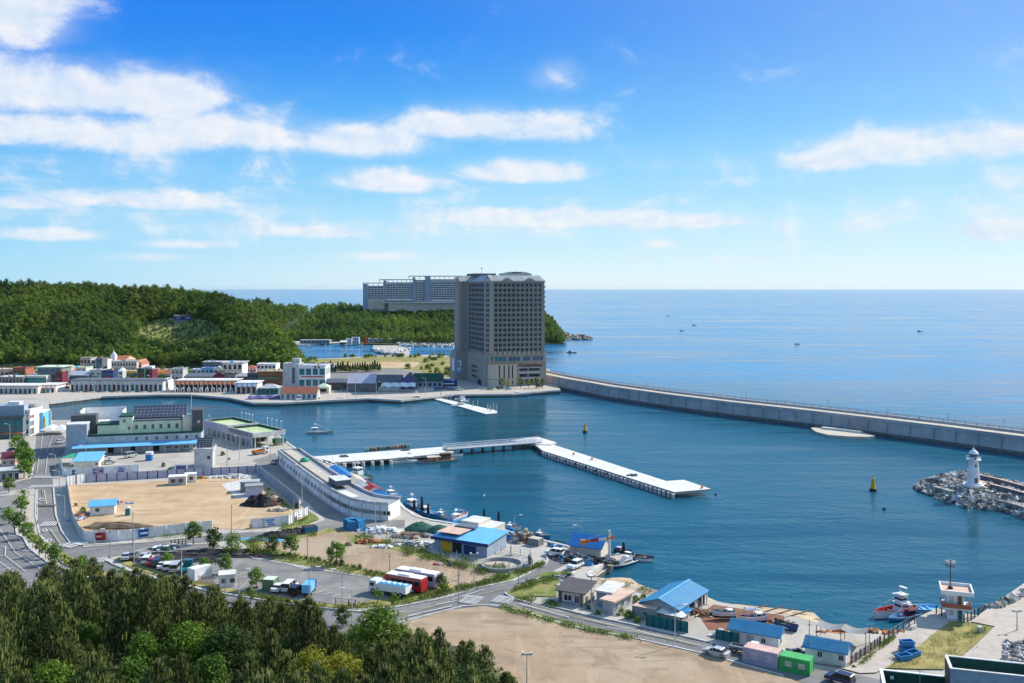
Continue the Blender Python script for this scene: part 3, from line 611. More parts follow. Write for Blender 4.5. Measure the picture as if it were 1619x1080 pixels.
# ---------------------------------------------------------------- buildings
_win = {}
def win_mesh(w, h, frame='white', pane='glass', bars=1, deep=.10, ft=None):
    k = (round(w, 2), round(h, 2), frame, pane, bars)
    if k not in _win:
        mb = MB(); f = ft or max(.06, min(.16, w * .07))
        mb.box(0, w, -.04, .06, 0, h, 1)
        if frame:
            for q in ((0, f, 0, h), (w - f, w, 0, h), (f, w - f, 0, f), (f, w - f, h - f, h)): mb.box(q[0], q[1], -deep, -.041, q[2], q[3])
            for b in range(1, bars + 1): x = w * b / (bars + 1); mb.box(x - f * .35, x + f * .35, -deep * .9, -.041, f, h - f)
        _win[k] = mb.mesh('window', [frame or pane, pane])
    return _win[k]
def put_face(o, face, u, z, W, D, w):
    if face == 'f': o.location = (u, 0, z)
    elif face == 'l': o.location = (0, u + w, z); o.rotation_euler = (0, 0, -math.pi / 2)
    elif face == 'r': o.location = (W, u, z); o.rotation_euler = (0, 0, math.pi / 2)
def windows(root, W, D, specs):
    """specs: (face, count, first, last, z, w, h, frame, pane, bars[, name])"""
    for s in specs:
        face, n, u0, u1, z, w, h, fr, pa, bars = s[:10]; nm = s[10] if len(s) > 10 else 'window'
        for k in range(n):
            u = u0 if n == 1 else u0 + (u1 - u0 - w) * k / (n - 1)
            put_face(link(nm, win_mesh(w, h, fr, pa, bars), root), face, u, z, W, D, w)
def frame_of(A, B):
    d = B - A; return math.atan2(d.y, d.x), Vector((d.x, d.y)).length
def building(name, label, cat, A, B, dep, h, wall='offwhite', roof='flat', rm='lightgrey', wins=(), rise=1.5, over=.3, para=.6, ribs=0, group=None, roof_name='roof', wmats=None, skirt=0.):
    """a house on the ground line A-B (its front), dep deep, h high to the eaves"""
    rz, W = frame_of(A, B); rt = empty(name, A, rz, label, cat, group)
    mb = MB()
    if roof == 'gable':                                               # ridge along the front
        for x in (0, W): pass
        mb.side([(0, 0), (0, 0)][:0] or [(0, 0), (W, 0), (W, h), (0, h)], 0, dep)
        mb.add([(0, 0, h), (0, dep, h), (0, dep / 2, h + rise - .05), (W, 0, h), (W, dep, h), (W, dep / 2, h + rise - .05)], [(0, 2, 1), (3, 4, 5)])
    elif roof == 'gabley':
        mb.box(0, W, 0, dep, 0, h); mb.add([(0, 0, h), (W, 0, h), (W / 2, 0, h + rise - .05), (0, dep, h), (W, dep, h), (W / 2, dep, h + rise - .05)], [(0, 1, 2), (4, 3, 5)])
    else: mb.box(0, W, 0, dep, -.5, h)
    if skirt: mb.box(-.03, W + .03, -.03, dep + .03, 0, skirt, 1)
    mb.build('wall', (wmats or [wall]) if not skirt else [wall, 'grey'], rt)
    r = MB(); o = over; th = .16
    def slope(a, b, c, d):
        r.add([a, b, c, d] + [(v[0], v[1], v[2] + th) for v in (a, b, c, d)], [(0, 3, 2, 1), (4, 5, 6, 7), (0, 1, 5, 4), (1, 2, 6, 5), (2, 3, 7, 6), (3, 0, 4, 7)])
    def ribline(p, q):
        r.add([(p[0] - .05, p[1], p[2] + th), (p[0] + .05, p[1], p[2] + th), (q[0] + .05, q[1], q[2] + th), (q[0] - .05, q[1], q[2] + th), (p[0] - .05, p[1], p[2] + th + .1), (p[0] + .05, p[1], p[2] + th + .1), (q[0] + .05, q[1], q[2] + th + .1), (q[0] - .05, q[1], q[2] + th + .1)], [(4, 5, 6, 7), (0, 1, 5, 4), (1, 2, 6, 5), (3, 0, 4, 7)])
    if roof == 'flat':
        r.box(-o, W + o, -o, dep + o, h + .002, h + .2)
        if para:
            for q in ((-o, W + o, -o, -o + .25), (-o, W + o, dep + o - .25, dep + o), (-o, -o + .25, -o + .25, dep + o - .25), (W + o - .25, W + o, -o + .25, dep + o - .25)): r.box(*q, h + .2, h + .2 + para, 1)
        r.build(roof_name, [rm, wall], rt)
    elif roof == 'slab': r.box(-o, W + o, -o, dep + o, h + .002, h + .35); r.build(roof_name, rm, rt)
    elif roof == 'gable':
        k = rise / (dep / 2)
        slope((-o, -o, h - o * k), (W + o, -o, h - o * k), (W + o, dep / 2, h + rise), (-o, dep / 2, h + rise)); slope((-o, dep / 2, h + rise), (W + o, dep / 2, h + rise), (W + o, dep + o, h - o * k), (-o, dep + o, h - o * k))
        for i in range(ribs): x = -o + .2 + (W + 2 * o - .4) * i / (ribs - 1); ribline((x, -o, h - o * k), (x, dep / 2, h + rise))
        r.build(roof_name, rm, rt)
    elif roof == 'gabley':
        k = rise / (W / 2)
        slope((-o, -o, h - o * k), (W / 2, -o, h + rise), (W / 2, dep + o, h + rise), (-o, dep + o, h - o * k)); slope((W / 2, -o, h + rise), (W + o, -o, h - o * k), (W + o, dep + o, h - o * k), (W / 2, dep + o, h + rise))
        r.build(roof_name, rm, rt)
    elif roof == 'shed':
        slope((-o, -o, h + .01), (W + o, -o, h + .01), (W + o, dep + o, h + rise), (-o, dep + o, h + rise))
        for x0 in (0, W): pass
        r.add([(0, 0, h), (0, dep, h), (0, dep, h + rise - .1), (W, 0, h), (W, dep, h), (W, dep, h + rise - .1), ], [(0, 2, 1), (3, 4, 5), (1, 2, 5, 4)], 1)
        for i in range(ribs): x = -o + .2 + (W + 2 * o - .4) * i / (ribs - 1); ribline((x, -o, h), (x, dep + o, h + rise))
        r.build(roof_name, [rm, wall], rt)
    elif roof == 'hip':
        q = min(W, dep) * .45
        r.add([(-o, -o, h), (W + o, -o, h), (W + o, dep + o, h), (-o, dep + o, h), (q, dep / 2, h + rise), (W - q, dep / 2, h + rise)], [(0, 1, 5, 4), (1, 2, 5), (2, 3, 4, 5), (3, 0, 4), (0, 3, 2, 1)]); r.build(roof_name, rm, rt)
    windows(rt, W, dep, wins)
    rt['w_'] = W; rt['d_'] = dep; rt['h_'] = h
    return rt
def dims(rt): return rt['w_'], rt['d_'], rt['h_']
def text_mesh(s, size, m, depth=.08):
    cu = bpy.data.curves.new('lettering', 'FONT'); cu.body = s; cu.size = size; cu.extrude = depth; cu.align_x = 'LEFT'
    o = bpy.data.objects.new('lettering', cu); COL.objects.link(o); dg = bpy.context.evaluated_depsgraph_get()
    me = bpy.data.meshes.new_from_object(o.evaluated_get(dg)); bpy.data.objects.remove(o); me.materials.clear(); me.materials.append(M[m]); return me

# ---- the tall hotel on the quay
def hotel():
    A = G(769, 611); rz = R(17)                                        # its near corner; the main front runs back to the right
    rt = empty('hotel', A, rz, 'tall beige hotel tower of many storeys standing on the quay beside the breakwater', 'hotel')
    W = 39.6; HT = 68.0; PB = 21.0                                    # front width, eaves, top of the podium
    mb = MB()
    mb.prism([(0, 1.8), (1.8, 0), (W, 0), (W, 26), (20, 26), (20, 62), (-6.6, 62), (-6.6, 47.5), (0, 47.5)], PB - 3, HT)
    mb.box(W, W + .9, 1.2, 3.4, PB - 3, HT - 2)
    mb.build('tower', 'hotelgrey', rt)
    mb = MB()                                                         # corner piers and floor bands
    for b in ((2.0, 4.6, -.45, 0), (W - .6, W + .3, -.45, 0), (-7.0, -4.6, 47.1, 47.5), (-1.0, 0, 46.2, 47.5), (-.4, 0, 2.2, 4.6)): MB().box(*b, PB, HT).build('corner_pier', 'hotelwall', rt)
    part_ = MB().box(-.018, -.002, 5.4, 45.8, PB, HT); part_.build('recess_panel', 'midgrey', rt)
    FL = 3.27; N = 14; z0 = PB + 1.4
    mb = MB()
    for k in range(N + 1):
        z = z0 + k * FL - .75
        mb.box(4.6, W - .6, -.22, -.002, z, z + .28)
    for k in range(12): x = 4.75 + k * (W - 5.5) / 11.0 - .1; mb.box(x, x + .35, -.34, -.221, PB, HT - 1.5)
    mb.build('grid_band', 'hotelwall', rt)
    wm = win_mesh(2.3, 2.3, 'hotelcream', 'darkglass', 1, .06, .07); wm2 = win_mesh(3.6, 2.3, 'midgrey', 'darkglass', 1, .06, .08); wm3 = win_mesh(1.0, 2.15, 'hotelcream', 'darkglass', 0, .06, .06)
    allw = []
    for r in range(N):
        for c in range(11): allw.append((wm, (5.3 + c * (W - 6.4) / 11.0, -.02, z0 + r * FL), 0))
    side = []
    for r in range(N):
        for y in (7, 12.2, 17.6, 23, 28.6, 34.4, 40.4): side.append((wm2, (-.02, y + 3, z0 + r * FL), -math.pi / 2))
        side.append((wm3, (.3, 1.5, z0 + r * FL), -math.pi / 4)); side.append((wm3, (1.05, .75, z0 + r * FL), -math.pi / 4)); side.append((wm3, (-6.5, 47.48, z0 + r * FL), 0))
    allw.sort(key=lambda a: -a[1][2])
    for me, loc, rot in allw[:100]: link('window', me, rt, loc, rot)
    mb = MB()                                                         # the remaining windows as one mass
    for me, loc, rot in allw[100:] + side:
        X = Matrix.Translation(loc) @ Matrix.Rotation(rot, 4, 'Z')
        for p in me.polygons: mb.add([X @ me.vertices[i].co for i in p.vertices], [tuple(range(len(p.vertices)))], p.material_index + 2 if me is wm2 else p.material_index)
    mb.build('window_rows', ['hotelcream', 'darkglass', 'midgrey', 'black'], rt)['kind'] = 'stuff'
    # roof: cornice, pale sloped mansard, gablets and plant
    mb = MB()
    mb.prism([(-.6, 1.4), (1.4, -.7), (W + .8, -.7), (W + .8, 26.5), (20.5, 26.5), (20.5, 62.6), (-7.2, 62.6), (-7.2, 46.9), (-.6, 46.9)], HT, HT + 1.0)
    mb.build('cornice', 'hotelwall', rt)
    mb = MB()
    ou = [(-.6, 1.4), (1.4, -.7), (W + .8, -.7), (W + .8, 26.5), (20.5, 26.5), (20.5, 62.6), (-7.2, 62.6), (-7.2, 46.9), (-.6, 46.9)]
    inn = [(2.6, 3.6), (3.8, 2.4), (W - 2.4, 2.4), (W - 2.4, 23.4), (17.4, 23.4), (17.4, 59.5), (-5.0, 59.5), (-5.0, 50), (2.6, 50)]
    n = len(ou)
    for i in range(n): j = (i + 1) % n; mb.quad((*ou[i], HT + 1), (*ou[j], HT + 1), (*inn[j], HT + 4.6), (*inn[i], HT + 4.6))
    mb.prism(inn, None, HT + 4.6, 0, 1)
    mb.build('mansard_roof', ['lightgrey', 'grey'], rt)
    for x in (14.0, 29.5):
        mb = MB(); p = []
        for k in range(9): u = k / 8; p.append((x - 4.2 + 8.4 * u, HT + 1.0 + 2.0 * (math.sin(math.pi * u)) ** 1.5))
        mb.side([(x - 4.2, HT + .4)] + p + [(x + 4.2, HT + .4)], -1.0, 1.6); mb.build('gablet', 'hotelwall', rt)
    mb = MB(); mb.add([(-1.2, 4.2, HT + .5), (3.4, -1.4, HT + .5), (1.1, 1.4, HT + 4.8), (2.2, 5.5, HT + 1), (6.0, 1.2, HT + 1), (4.2, 3.4, HT + 4.8)], [(0, 1, 2), (1, 4, 5, 2), (0, 2, 5, 3), (3, 5, 4)]); mb.build('gablet', 'hotelwall', rt)
    mb = MB(); mb.add([(-8.9, 49.5, HT + .5), (-6, 46.2, HT + .5), (-7.6, 47.6, HT + 4.4), (-4, 52, HT + 3)], [(0, 1, 2), (1, 3, 2), (0, 2, 3)]); mb.build('gablet', 'hotelwall', rt)
    mb = MB(); mb.box(-1, 14, 26, 48, HT + 4.6, HT + 6.2); mb.build('roof_plant', 'slate', rt)
    mb = MB(); mb.prism([(14, 8), (33, 6), (33, 17), (14, 19)], HT + 4.6, HT + 6.0); mb.side([(14, HT + 6.0), (33, HT + 6.0), (30, HT + 6.9), (27, HT + 7.2), (18, HT + 7.0)], 8, 16); mb.build('penthouse', 'lightgrey', rt)
    mb = MB(); mb.box(20, 26, 7.2, 8, HT + 6.02, HT + 6.8); mb.build('penthouse_window', 'glass', rt)
    mb = MB(); mb.tube((5, 30, HT + 6), (5, 30, HT + 10), .12); mb.tube((24, 12, HT + 7), (24, 12, HT + 9), .12); mb.lathe([(.01, HT + 9.4), (.7, HT + 9.6), (.75, HT + 10)], 8, 0, (5, 30)); mb.build('antenna', 'grey', rt)
    # podium
    mb = MB()
    mb.prism([(0, 2), (2, -.8), (W + 1.4, -.8), (W + 1.4, 27), (20, 27), (20, 62.5), (-9.5, 62.5), (-9.5, 47), (-1.6, 47), (-1.6, 3)], -.5, PB - 5.6)
    mb.prism([(0, 1.5), (1.6, -.5), (W + 1.0, -.5), (W + 1.0, 26.6), (20, 26.6), (20, 62), (-8.9, 62), (-8.9, 47.2), (-.8, 47.2), (-.8, 2.6)], PB - 5.6, PB - .9)
    mb.build('podium', 'hotelwall', rt)
    mb = MB(); mb.prism([(-.6, 1.2), (1.2, -1.1), (W + 1.9, -1.1), (W + 1.9, 27), (-.6, 27)], PB - .9, PB - .3); mb.prism([(-.6, 1.0), (1.0, -1.3), (W + 1.9, -1.3), (W + 1.9, 27.2), (-.6, 27.2)], PB - 6.4, PB - 5.61); mb.build('podium_cornice', 'tan', rt)
    mb = MB()
    for k in range(10): x = 5.2 + k * 3.3; mb.side([(x, PB - .3), (x + 1.5, PB - .3), (x + .75, PB + 2.1)], -1.0, .1)
    mb.build('terrace_awning', 'hotelcream', rt)
    for x, w in ((5.4, 8), (14.8, 8.4), (24.6, 5.4), (31.4, 7.8)):
        o = link('window', win_mesh(w, 3.2, 'hotelcream', 'tealglass' if x < 10 else 'blueglass', 2), rt, (x, -.52, PB - 4.9))
    for x, w in ((.4, 1.6), (2.6, 2)): link('window', win_mesh(w, 3.2, 'hotelcream', 'tealglass', 0), rt, (x, -.5 if x > 1 else .3, PB - 4.9))
    mb = MB()                                                         # cream fluted bay
    arc = [(.8, -1.3), (2.2, -2.7), (5, -3.4), (9, -3.6), (14, -3.6), (17.5, -3.2), (19.5, -2.2), (20.4, -.9)]
    mb.prism([(.8, 0)] + arc + [(20.4, 0)], 0, PB - 6.7); mb.build('front_bay', 'hotelcream', rt)
    mb = MB(); mb.prism([(.4, 0), (.4, -1.5), (2, -3.0), (5, -3.8), (9, -4.0), (14, -4.0), (17.7, -3.6), (19.9, -2.4), (20.8, -.9), (20.8, 0)], PB - 6.69, PB - 6.2); mb.build('bay_cornice', 'tan', rt); mb = MB(); mb.prism([(.6, 0), (.6, -1.4), (2.1, -2.9), (5, -3.6), (9, -3.8), (14, -3.8), (17.6, -3.4), (19.7, -2.3), (20.6, -.9), (20.6, 0)], 4.4, 4.9); mb.build('bay_cornice', 'tan', rt)
    for x, y in ((7.4, -3.56), (10.6, -3.62), (13.8, -3.62), (16.4, -3.37)):
        link('window', win_mesh(.8, 8.4, None, 'black', 0), rt, (x, y, 5.2)); link('window', win_mesh(.8, 2.6, None, 'black', 0), rt, (x, y, 1.2))
    mb = MB()
    for x, y in ((1.2, -1.8), (3, -3.1), (5.5, -3.55), (9.3, -3.7), (12.4, -3.7), (15.4, -3.6), (18.4, -2.9), (19.8, -1.8)): mb.box(x - .35, x + .35, y - .25, y, 4.9, PB - 6.7)
    mb.build('fluting', 'hotelcream', rt)
    for z, h in ((9.6, 1.6), (5.6, 1.9)):
        for x, w in ((22.4, 5.6), (28.8, 7.6)): link('window', win_mesh(w, h, None, 'glass', 0), rt, (x, -.82, z))
    for x in (23, 26.4, 29.8, 33.2): link('window', win_mesh(1.9, 3.6, 'grey', 'glass', 0), rt, (x, -.82, .8))
    mb = MB()
    for z, h in ((11.4, .5), (8.1, .9), (4.2, .9)): mb.box(21.6, W - 2.5, -1.1, -.81, z, z + h)
    mb.build('podium_band', 'lightgrey', rt)
    o = link('sign_lettering', text_mesh('Goldenblue', 3.0, 'maroon', .15), rt, (22.0, -1.0, 12.3)); o.rotation_euler = (R(90), 0, 0); o.scale = (1.15, 1, 1)
    for z, y0 in ((10.6, 8), (7.4, 9), (4.0, 8)):                     # loading gallery slots on the left flank
        o = link('window', win_mesh(20, 1.5, None, 'glass', 0), rt, (-1.62, y0 + 24, z)); o.rotation_euler = (0, 0, -math.pi / 2)
    o = link('gateway', win_mesh(9, 3.4, None, 'black', 0), rt, (-1.63, 16, 0)); o.rotation_euler = (0, 0, -math.pi / 2)
    mb = MB(); mb.box(-9.7, -9.5, 49, 56, 6, 15, 0); mb.box(-8.6, -5.0, 46.6, 46.8, 5, 14.5, 1); mb.box(-8.2, -5.5, 46.5, 46.59, 7, 13.5, 0); mb.box(-8.0, -6.0, 46.42, 46.49, 9, 9.8, 2); mb.box(-7.9, -6.9, 46.42, 46.49, 10.5, 12.5, 2); mb.build('wall_mural', ['white', 'skyblue', 'violet'], rt)
    # the sun-lit balconies on the right flank
    mb = MB()
    for k in range(N): z = z0 + k * FL - .5; mb.box(W, W + 1.3, .4, 4.5, z, z + .22); mb.box(W + 1.2, W + 1.3, .4, 4.5, z + .22, z + 1.1)
    mb.build('balcony', 'hotelwall', rt)
hotel()

# ---- the stepped resort on the far headland
def resort():
    Z0 = 1330.; A = at_dist(574, Z0, hgt(Z0, 489)); s = Z0 / F
    rt = empty('resort', A, R(4), 'wide stepped blue grey resort block with roof pergolas on the wooded headland', 'resort')
    def X(px): return (px - 574) * s
    def Zc(y): return hgt(Z0, y) - A.z
    mb = MB(); base = -3
    segs = [(574, 611, 447.5, 0), (608, 656, 442, 3), (656, 676, 438, 2), (673, 722, 437, -1), (720, 790, 437, 2)]
    for x0, x1, yt, dy in segs: mb.box(X(x0), X(x1), dy, dy + 30, base, Zc(yt + 4) - .3)
    mb.build('wall', 'lightgrey', rt)
    mb = MB()
    for x0, x1, yt, dy in ((574, 581, 447.5, -2), (606, 610.5, 442, 0), (652, 656, 437, 0), (672, 680, 436, -4), (719, 724, 437, -2)): mb.box(X(x0), X(x1), dy, dy + 31, base, Zc(yt) - 1.2)
    mb.build('tower_slab', 'bluegrey', rt)
    mb = MB()
    for x0, x1, yt, dy in ((574, 606, 447, -1), (600, 656, 441.6, 1), (646, 680, 436, 0), (680, 740, 436, -3)):
        mb.box(X(x0), X(x1), dy, dy + .9, Zc(yt) - .9, Zc(yt)); mb.box(X(x0), X(x1), dy + 14, dy + 14.9, Zc(yt) - .9, Zc(yt))
        n = max(2, int((x1 - x0) / 7))
        for k in range(n + 1): x = X(x0) + (X(x1) - X(x0)) * k / n; mb.box(x - .35, x + .35, dy, dy + 14.9, Zc(yt) - 1.0, Zc(yt) - .05); mb.box(x - .3, x + .3, dy + .05, dy + .85, Zc(yt) - 4.4, Zc(yt) - 1.0)
    mb.build('roof_pergola', 'slate', rt)
    wm = {}; cnt = 0; rest = MB(); band = MB()
    for x0, x1, yt, yb, dy, nf in ((581.5, 606, 453, 473, 0, 6), (611, 652, 449.5, 473, 3, 7), (656.5, 671.5, 447, 475, 2, 8), (681, 719, 446, 474, -1, 8)):
        fh = (Zc(yt) - Zc(yb)) / nf; nb = max(3, int((x1 - x0) / 4.2)); bw = (X(x1) - X(x0)) / nb
        for f in range(nf):
            z = Zc(yb) + f * fh; band.box(X(x0), X(x1), dy - 1.3, dy - .01, z - .35, z + .35)
            for c in range(nb):
                me = win_mesh(bw * .82, fh * .62, None, ('greyglass', 'blueglass', 'glass')[(f * 7 + c * 3) % 5 % 3], 0)
                loc = (X(x0) + bw * (c + .09), dy - .02, z + fh * .18)
                if cnt < 100: link('window', me, rt, loc); cnt += 1
                else:
                    mi = {'greyglass': 0, 'blueglass': 1, 'glass': 2}[me.materials[0].name]
                    for p in me.polygons: rest.add([me.vertices[i].co + Vector(loc) for i in p.vertices], [tuple(range(len(p.vertices)))], mi)
        for c in range(nb + 1): x = X(x0) + bw * c; band.box(x - .18, x + .18, dy - .9, dy - .01, Zc(yb), Zc(yt))
    rest.build('window_rows', ['greyglass', 'blueglass', 'glass'], rt)['kind'] = 'stuff'
    band.build('balcony_grid', 'white', rt)
    mb = MB(); mb.box(X(581), X(608), -3.5, 0, Zc(489), Zc(473)); mb.box(X(614), X(656), -6, 3, Zc(492), Zc(479.5)); mb.box(X(656), X(690), -5, 3, Zc(492), Zc(477)); mb.box(X(681), X(720), -4.2, -1, Zc(490), Zc(475)); mb.build('base_storey', 'beige', rt)
    mb = MB(); mb.box(X(611), X(652), -3, 3, Zc(475.5), Zc(473.5)); mb.box(X(681), X(719), -5.4, -1, Zc(476.5), Zc(473.5)); mb.box(X(606), X(720), -7.5, 2, Zc(479.4), Zc(477.6)); mb.build('canopy', 'offwhite', rt)
    mb = MB()
    for k in range(5): x = X(582 + k * 1.9); mb.box(x, x + .7, -5.5, -4.7, Zc(490), Zc(474.5))
    mb.build('portico_column', 'white', rt)
resort()

# ---- the waterfront town under the wooded hill
def far_house(name, label, cat, x0, x1, yb, yt, dep, wall, roof, rm, nx=0, ny=0, pane='glass', frame=None, rise=1.6, fill=(.62, .5), yb2=None, over=.25, para=.4, side=False):
    A, B = G(x0, yb), G(x1, yb2 or yb); Z = A.y; h = hgt(Z, yt) - LZ - (rise if roof in ('gable', 'shed', 'hip', 'gabley') else para if roof == 'flat' else .3)
    h = max(2.4, h); rz, W = frame_of(A, B); ws = []
    if nx:
        for r in range(ny):
            fh = h / ny; w = W / nx * fill[0]
            ws.append(('f', nx, W / nx * (1 - fill[0]) / 2, W - W / nx * (1 - fill[0]) / 2, fh * r + fh * (1 - fill[1]) * .5, w, fh * fill[1], frame, pane, 0))
            if side: ws.append(('r', 2, dep * .2, dep * .8, fh * r + fh * (1 - fill[1]) * .5, dep * .2, fh * fill[1], frame, pane, 0))
    rt = building(name, label, cat, A, B, dep, h, wall, roof, rm, ws, rise=rise, over=over, para=para); r = random.Random(x0 * 7 + yt)
    if roof in ('flat', 'slab') and W > 3 and A.y < 800:              # roof clutter and shop boards
        for k in range(r.randint(1, 3)): x, y, s = r.uniform(.1, .8) * W, r.uniform(.1, .6) * dep, r.uniform(.5, 1.3); MB().box(x, min(W - .2, x + s * 1.4), y, y + s, h + .2, h + .3 + s).build(r.choice(('roof_tank', 'roof_box')), r.choice(('lightgrey', 'skyblue', 'yellow', 'offwhite', 'slate', 'pink')), rt)
        if r.random() < .7: MB().box(W * r.uniform(0, .3), W * r.uniform(.6, 1), -.25, -.1, h * .5, h * .5 + .7).build('sign_board', r.choice(('red', 'blue', 'white', 'yellow', 'navy', 'jade', 'orange')), rt)
    return rt
T = far_house
# back rows first
T('church', 'pink and cream church hall with a slim white steeple at the foot of the hill', 'church', 175, 197, 588, 564, 22, 'peach', 'gable', 'redroof', 5, 2, rise=3)
rt = bpy.data.objects['church']; W_, D_, H_ = dims(rt)
mb = MB(); mb.box(0, 3.6, -.5, 3.1, 0, H_ + 3.5); mb.add([(-.2, -.7, H_ + 3.5), (3.8, -.7, H_ + 3.5), (3.8, 3.3, H_ + 3.5), (-.2, 3.3, H_ + 3.5), (1.8, 1.3, H_ + 7.5)], [(0, 1, 4), (1, 2, 4), (2, 3, 4), (3, 0, 4)]); mb.tube((1.8, 1.3, H_ + 7), (1.8, 1.3, H_ + 9), .15); mb.build('steeple', 'white', rt)
T('mansion', 'blue and white mansion with a hipped roof above the orange roofs', 'house', 221, 255, 578, 562, 14, 'skyblue', 'hip', 'lightgrey', 7, 2, rise=2.4, frame='white')
for u in (4, 15):
    mb = MB(); rt = bpy.data.objects['mansion']; mb.add([(u, -1, dims(rt)[2]), (u + 4, -1, dims(rt)[2]), (u + 2, -1, dims(rt)[2] + 2.2), (u + 2, 4, dims(rt)[2] + 2.2), (u, 4, dims(rt)[2]), (u + 4, 4, dims(rt)[2])], [(0, 1, 2), (0, 2, 3, 4), (1, 5, 3, 2)]); mb.build('dormer', 'white', rt)
T('guest_house', 'beige three storey guest house with rows of dark windows below the church', 'guest house', 176, 216, 596, 571.5, 16, 'beige', 'flat', 'grey', 9, 3, frame='offwhite')
T('guest_house', 'bright pink gabled guest house end wall beside the beige one', 'guest house', 214, 224, 595, 569, 14, 'pink', 'gabley', 'redroof', 2, 3, rise=3)
T('tower_house', 'slim grey tower house with a domed top behind the waterfront', 'house', 144, 152, 597, 566, 8, 'bluegrey', 'hip', 'offwhite', 1, 4, rise=1.4)
T('tower_house', 'dark navy glazed four storey block next to the domed grey tower', 'house', 152, 161.5, 597, 566.5, 9, 'slate', 'flat', 'grey', 2, 4, 'blueglass', fill=(.7, .65))
T('house', 'small bright white house squeezed between grey tower and church', 'house', 162, 170, 590, 569, 8, 'white', 'flat', 'white', 1, 2)
T('villa', 'pink house with a green flat roof at the hill foot on the left', 'house', 127, 143, 596, 566, 10, 'pink', 'flat', 'teal', 3, 3)
T('shop_house', 'yellow and green shop house left of the grey towers', 'shop', 106, 136, 600, 581, 12, 'palegreen', 'flat', 'limeroof', 4, 2, 'blueglass')
T('shop_house', 'low white house with an orange gable among the left shops', 'shop', 98, 112, 602, 583, 10, 'orange', 'gable', 'offwhite', 2, 1)
T('restaurant', 'grey two storey restaurant with a pale overhanging roof on the left waterfront', 'restaurant', 59, 97, 610, 580, 14, 'midgrey', 'slab', 'palegreen', 4, 3, 'blueglass', fill=(.75, .55), over=1.2)
T('house', 'low tan house with a flat pink parapet at far left', 'house', -6, 20, 600, 584, 12, 'peach', 'flat', 'beige', 4, 1)
T('house', 'low red brick house beside the tan one at far left', 'house', 20, 40, 602, 581.5, 12, 'redroof', 'flat', 'maroon', 3, 2)
T('restaurant', 'dark glazed restaurant with cream roof signs at far left', 'restaurant', -8, 36, 613, 596, 14, 'darkgrey', 'flat', 'offwhite', 8, 1, 'glass', 'white', fill=(.8, .8))
T('pavilion', 'teal glass pavilion with a flat white roof', 'pavilion', 39, 73, 612, 594, 12, 'offwhite', 'slab', 'palegreen', 6, 1, 'tealglass', fill=(.95, .75))
T('house', 'narrow dark purple block beside the teal pavilion', 'house', 88, 98, 611, 589, 9, 'maroon', 'flat', 'darkgrey', 2, 2)
T('shop_house', 'long blue grey shop with a thin blue roof behind the dark arcade', 'shop', 100, 139, 607, 589, 12, 'slate', 'shed', 'bluegrey', 6, 1, 'blueglass', rise=2, fill=(.8, .6))
T('drum_building', 'pale metal clad building with rounded bays behind the arcade', 'shop', 142, 160, 606, 585, 10, 'lightgrey', 'flat', 'steel', 2, 2, 'greyglass', fill=(.5, .3))
T('drum_building', 'dark blue clad building with a white mast behind the arcade', 'shop', 160, 179, 606, 586, 10, 'navy', 'flat', 'slate', 4, 2, 'blueglass')
T('tower_house', 'thin pale stair tower rising over the arcade roof', 'tower', 187, 194, 608, 581, 6, 'lightgrey', 'hip', 'white', 1, 3, rise=2.4)
T('shop_house', 'yellow and teal shop front behind the white market', 'shop', 196, 217, 606, 587, 10, 'yellow', 'flat', 'beige', 3, 2, 'tealglass', fill=(.85, .6))
T('shop_house', 'dark green shop next to the yellow and teal one', 'shop', 217, 228, 606, 583, 10, 'deepgreen', 'flat', 'navy', 2, 2)
T('tower_house', 'dark brick tower house with white roof room', 'house', 229, 241, 605, 583, 9, 'maroon', 'flat', 'white', 2, 3)
rt = bpy.data.objects['tower_house.003']; mb = MB(); mb.box(.5, dims(rt)[0] - .5, 1, 6, dims(rt)[2] + .2, dims(rt)[2] + 2); mb.build('roof_room', 'white', rt)
T('house', 'low white house with a bright orange gabled roof', 'house', 244, 258, 600, 586, 10, 'white', 'gable', 'orange', 3, 1, rise=2.2)
T('house', 'low house with a dull red roof beside the orange roofed one', 'house', 257, 270, 601, 587, 10, 'offwhite', 'gable', 'redroof', 3, 1, rise=2)
T('house', 'grey flat roofed house with a roof terrace right of the orange roofs', 'house', 271, 289, 603, 583, 10, 'lightgrey', 'flat', 'grey', 3, 2, 'greyglass')
T('house', 'small white house with a violet wall at the hill foot', 'house', 303, 318, 600, 584, 8, 'lilac', 'flat', 'white', 2, 2)
T('house', 'bright turquoise house with a purple roof edge', 'house', 318, 337, 600, 582, 9, 'skyblue', 'flat', 'violet', 3, 2)
T('house', 'cream yellow house with a rounded gable beside the turquoise one', 'house', 338, 352, 601, 579, 9, 'cream', 'gabley', 'cream', 2, 2, rise=2)
T('cafe', 'white cafe with a big arched window under a broad flat roof', 'cafe', 352, 383, 600, 573, 14, 'white', 'slab', 'lightgrey', 4, 2, 'glass', 'white', over=1.2, fill=(.7, .6))
T('house', 'long dark house with a pale roof at the foot of the hill', 'house', 320, 352, 592, 572, 10, 'slate', 'slab', 'lightgrey', 6, 1)
T('house', 'pink house with a red roof right of the arched cafe', 'house', 384, 405, 596, 578, 10, 'pink', 'hip', 'redroof', 4, 2, rise=2)
T('shop_house', 'long dark shop with grey windows behind the red awnings', 'shop', 291, 337, 607, 592, 10, 'darkgrey', 'shed', 'slate', 9, 1, rise=1.6)
T('shop_house', 'dark crimson shop with a black gabled roof', 'shop', 337, 355, 607, 588, 10, 'maroon', 'gabley', 'black', 3, 1, 'red', rise=3)
T('shop_house', 'dark grey shop with a small blue sign next to the crimson one', 'shop', 355, 372, 607, 591, 10, 'midgrey', 'slab', 'black', 2, 1)
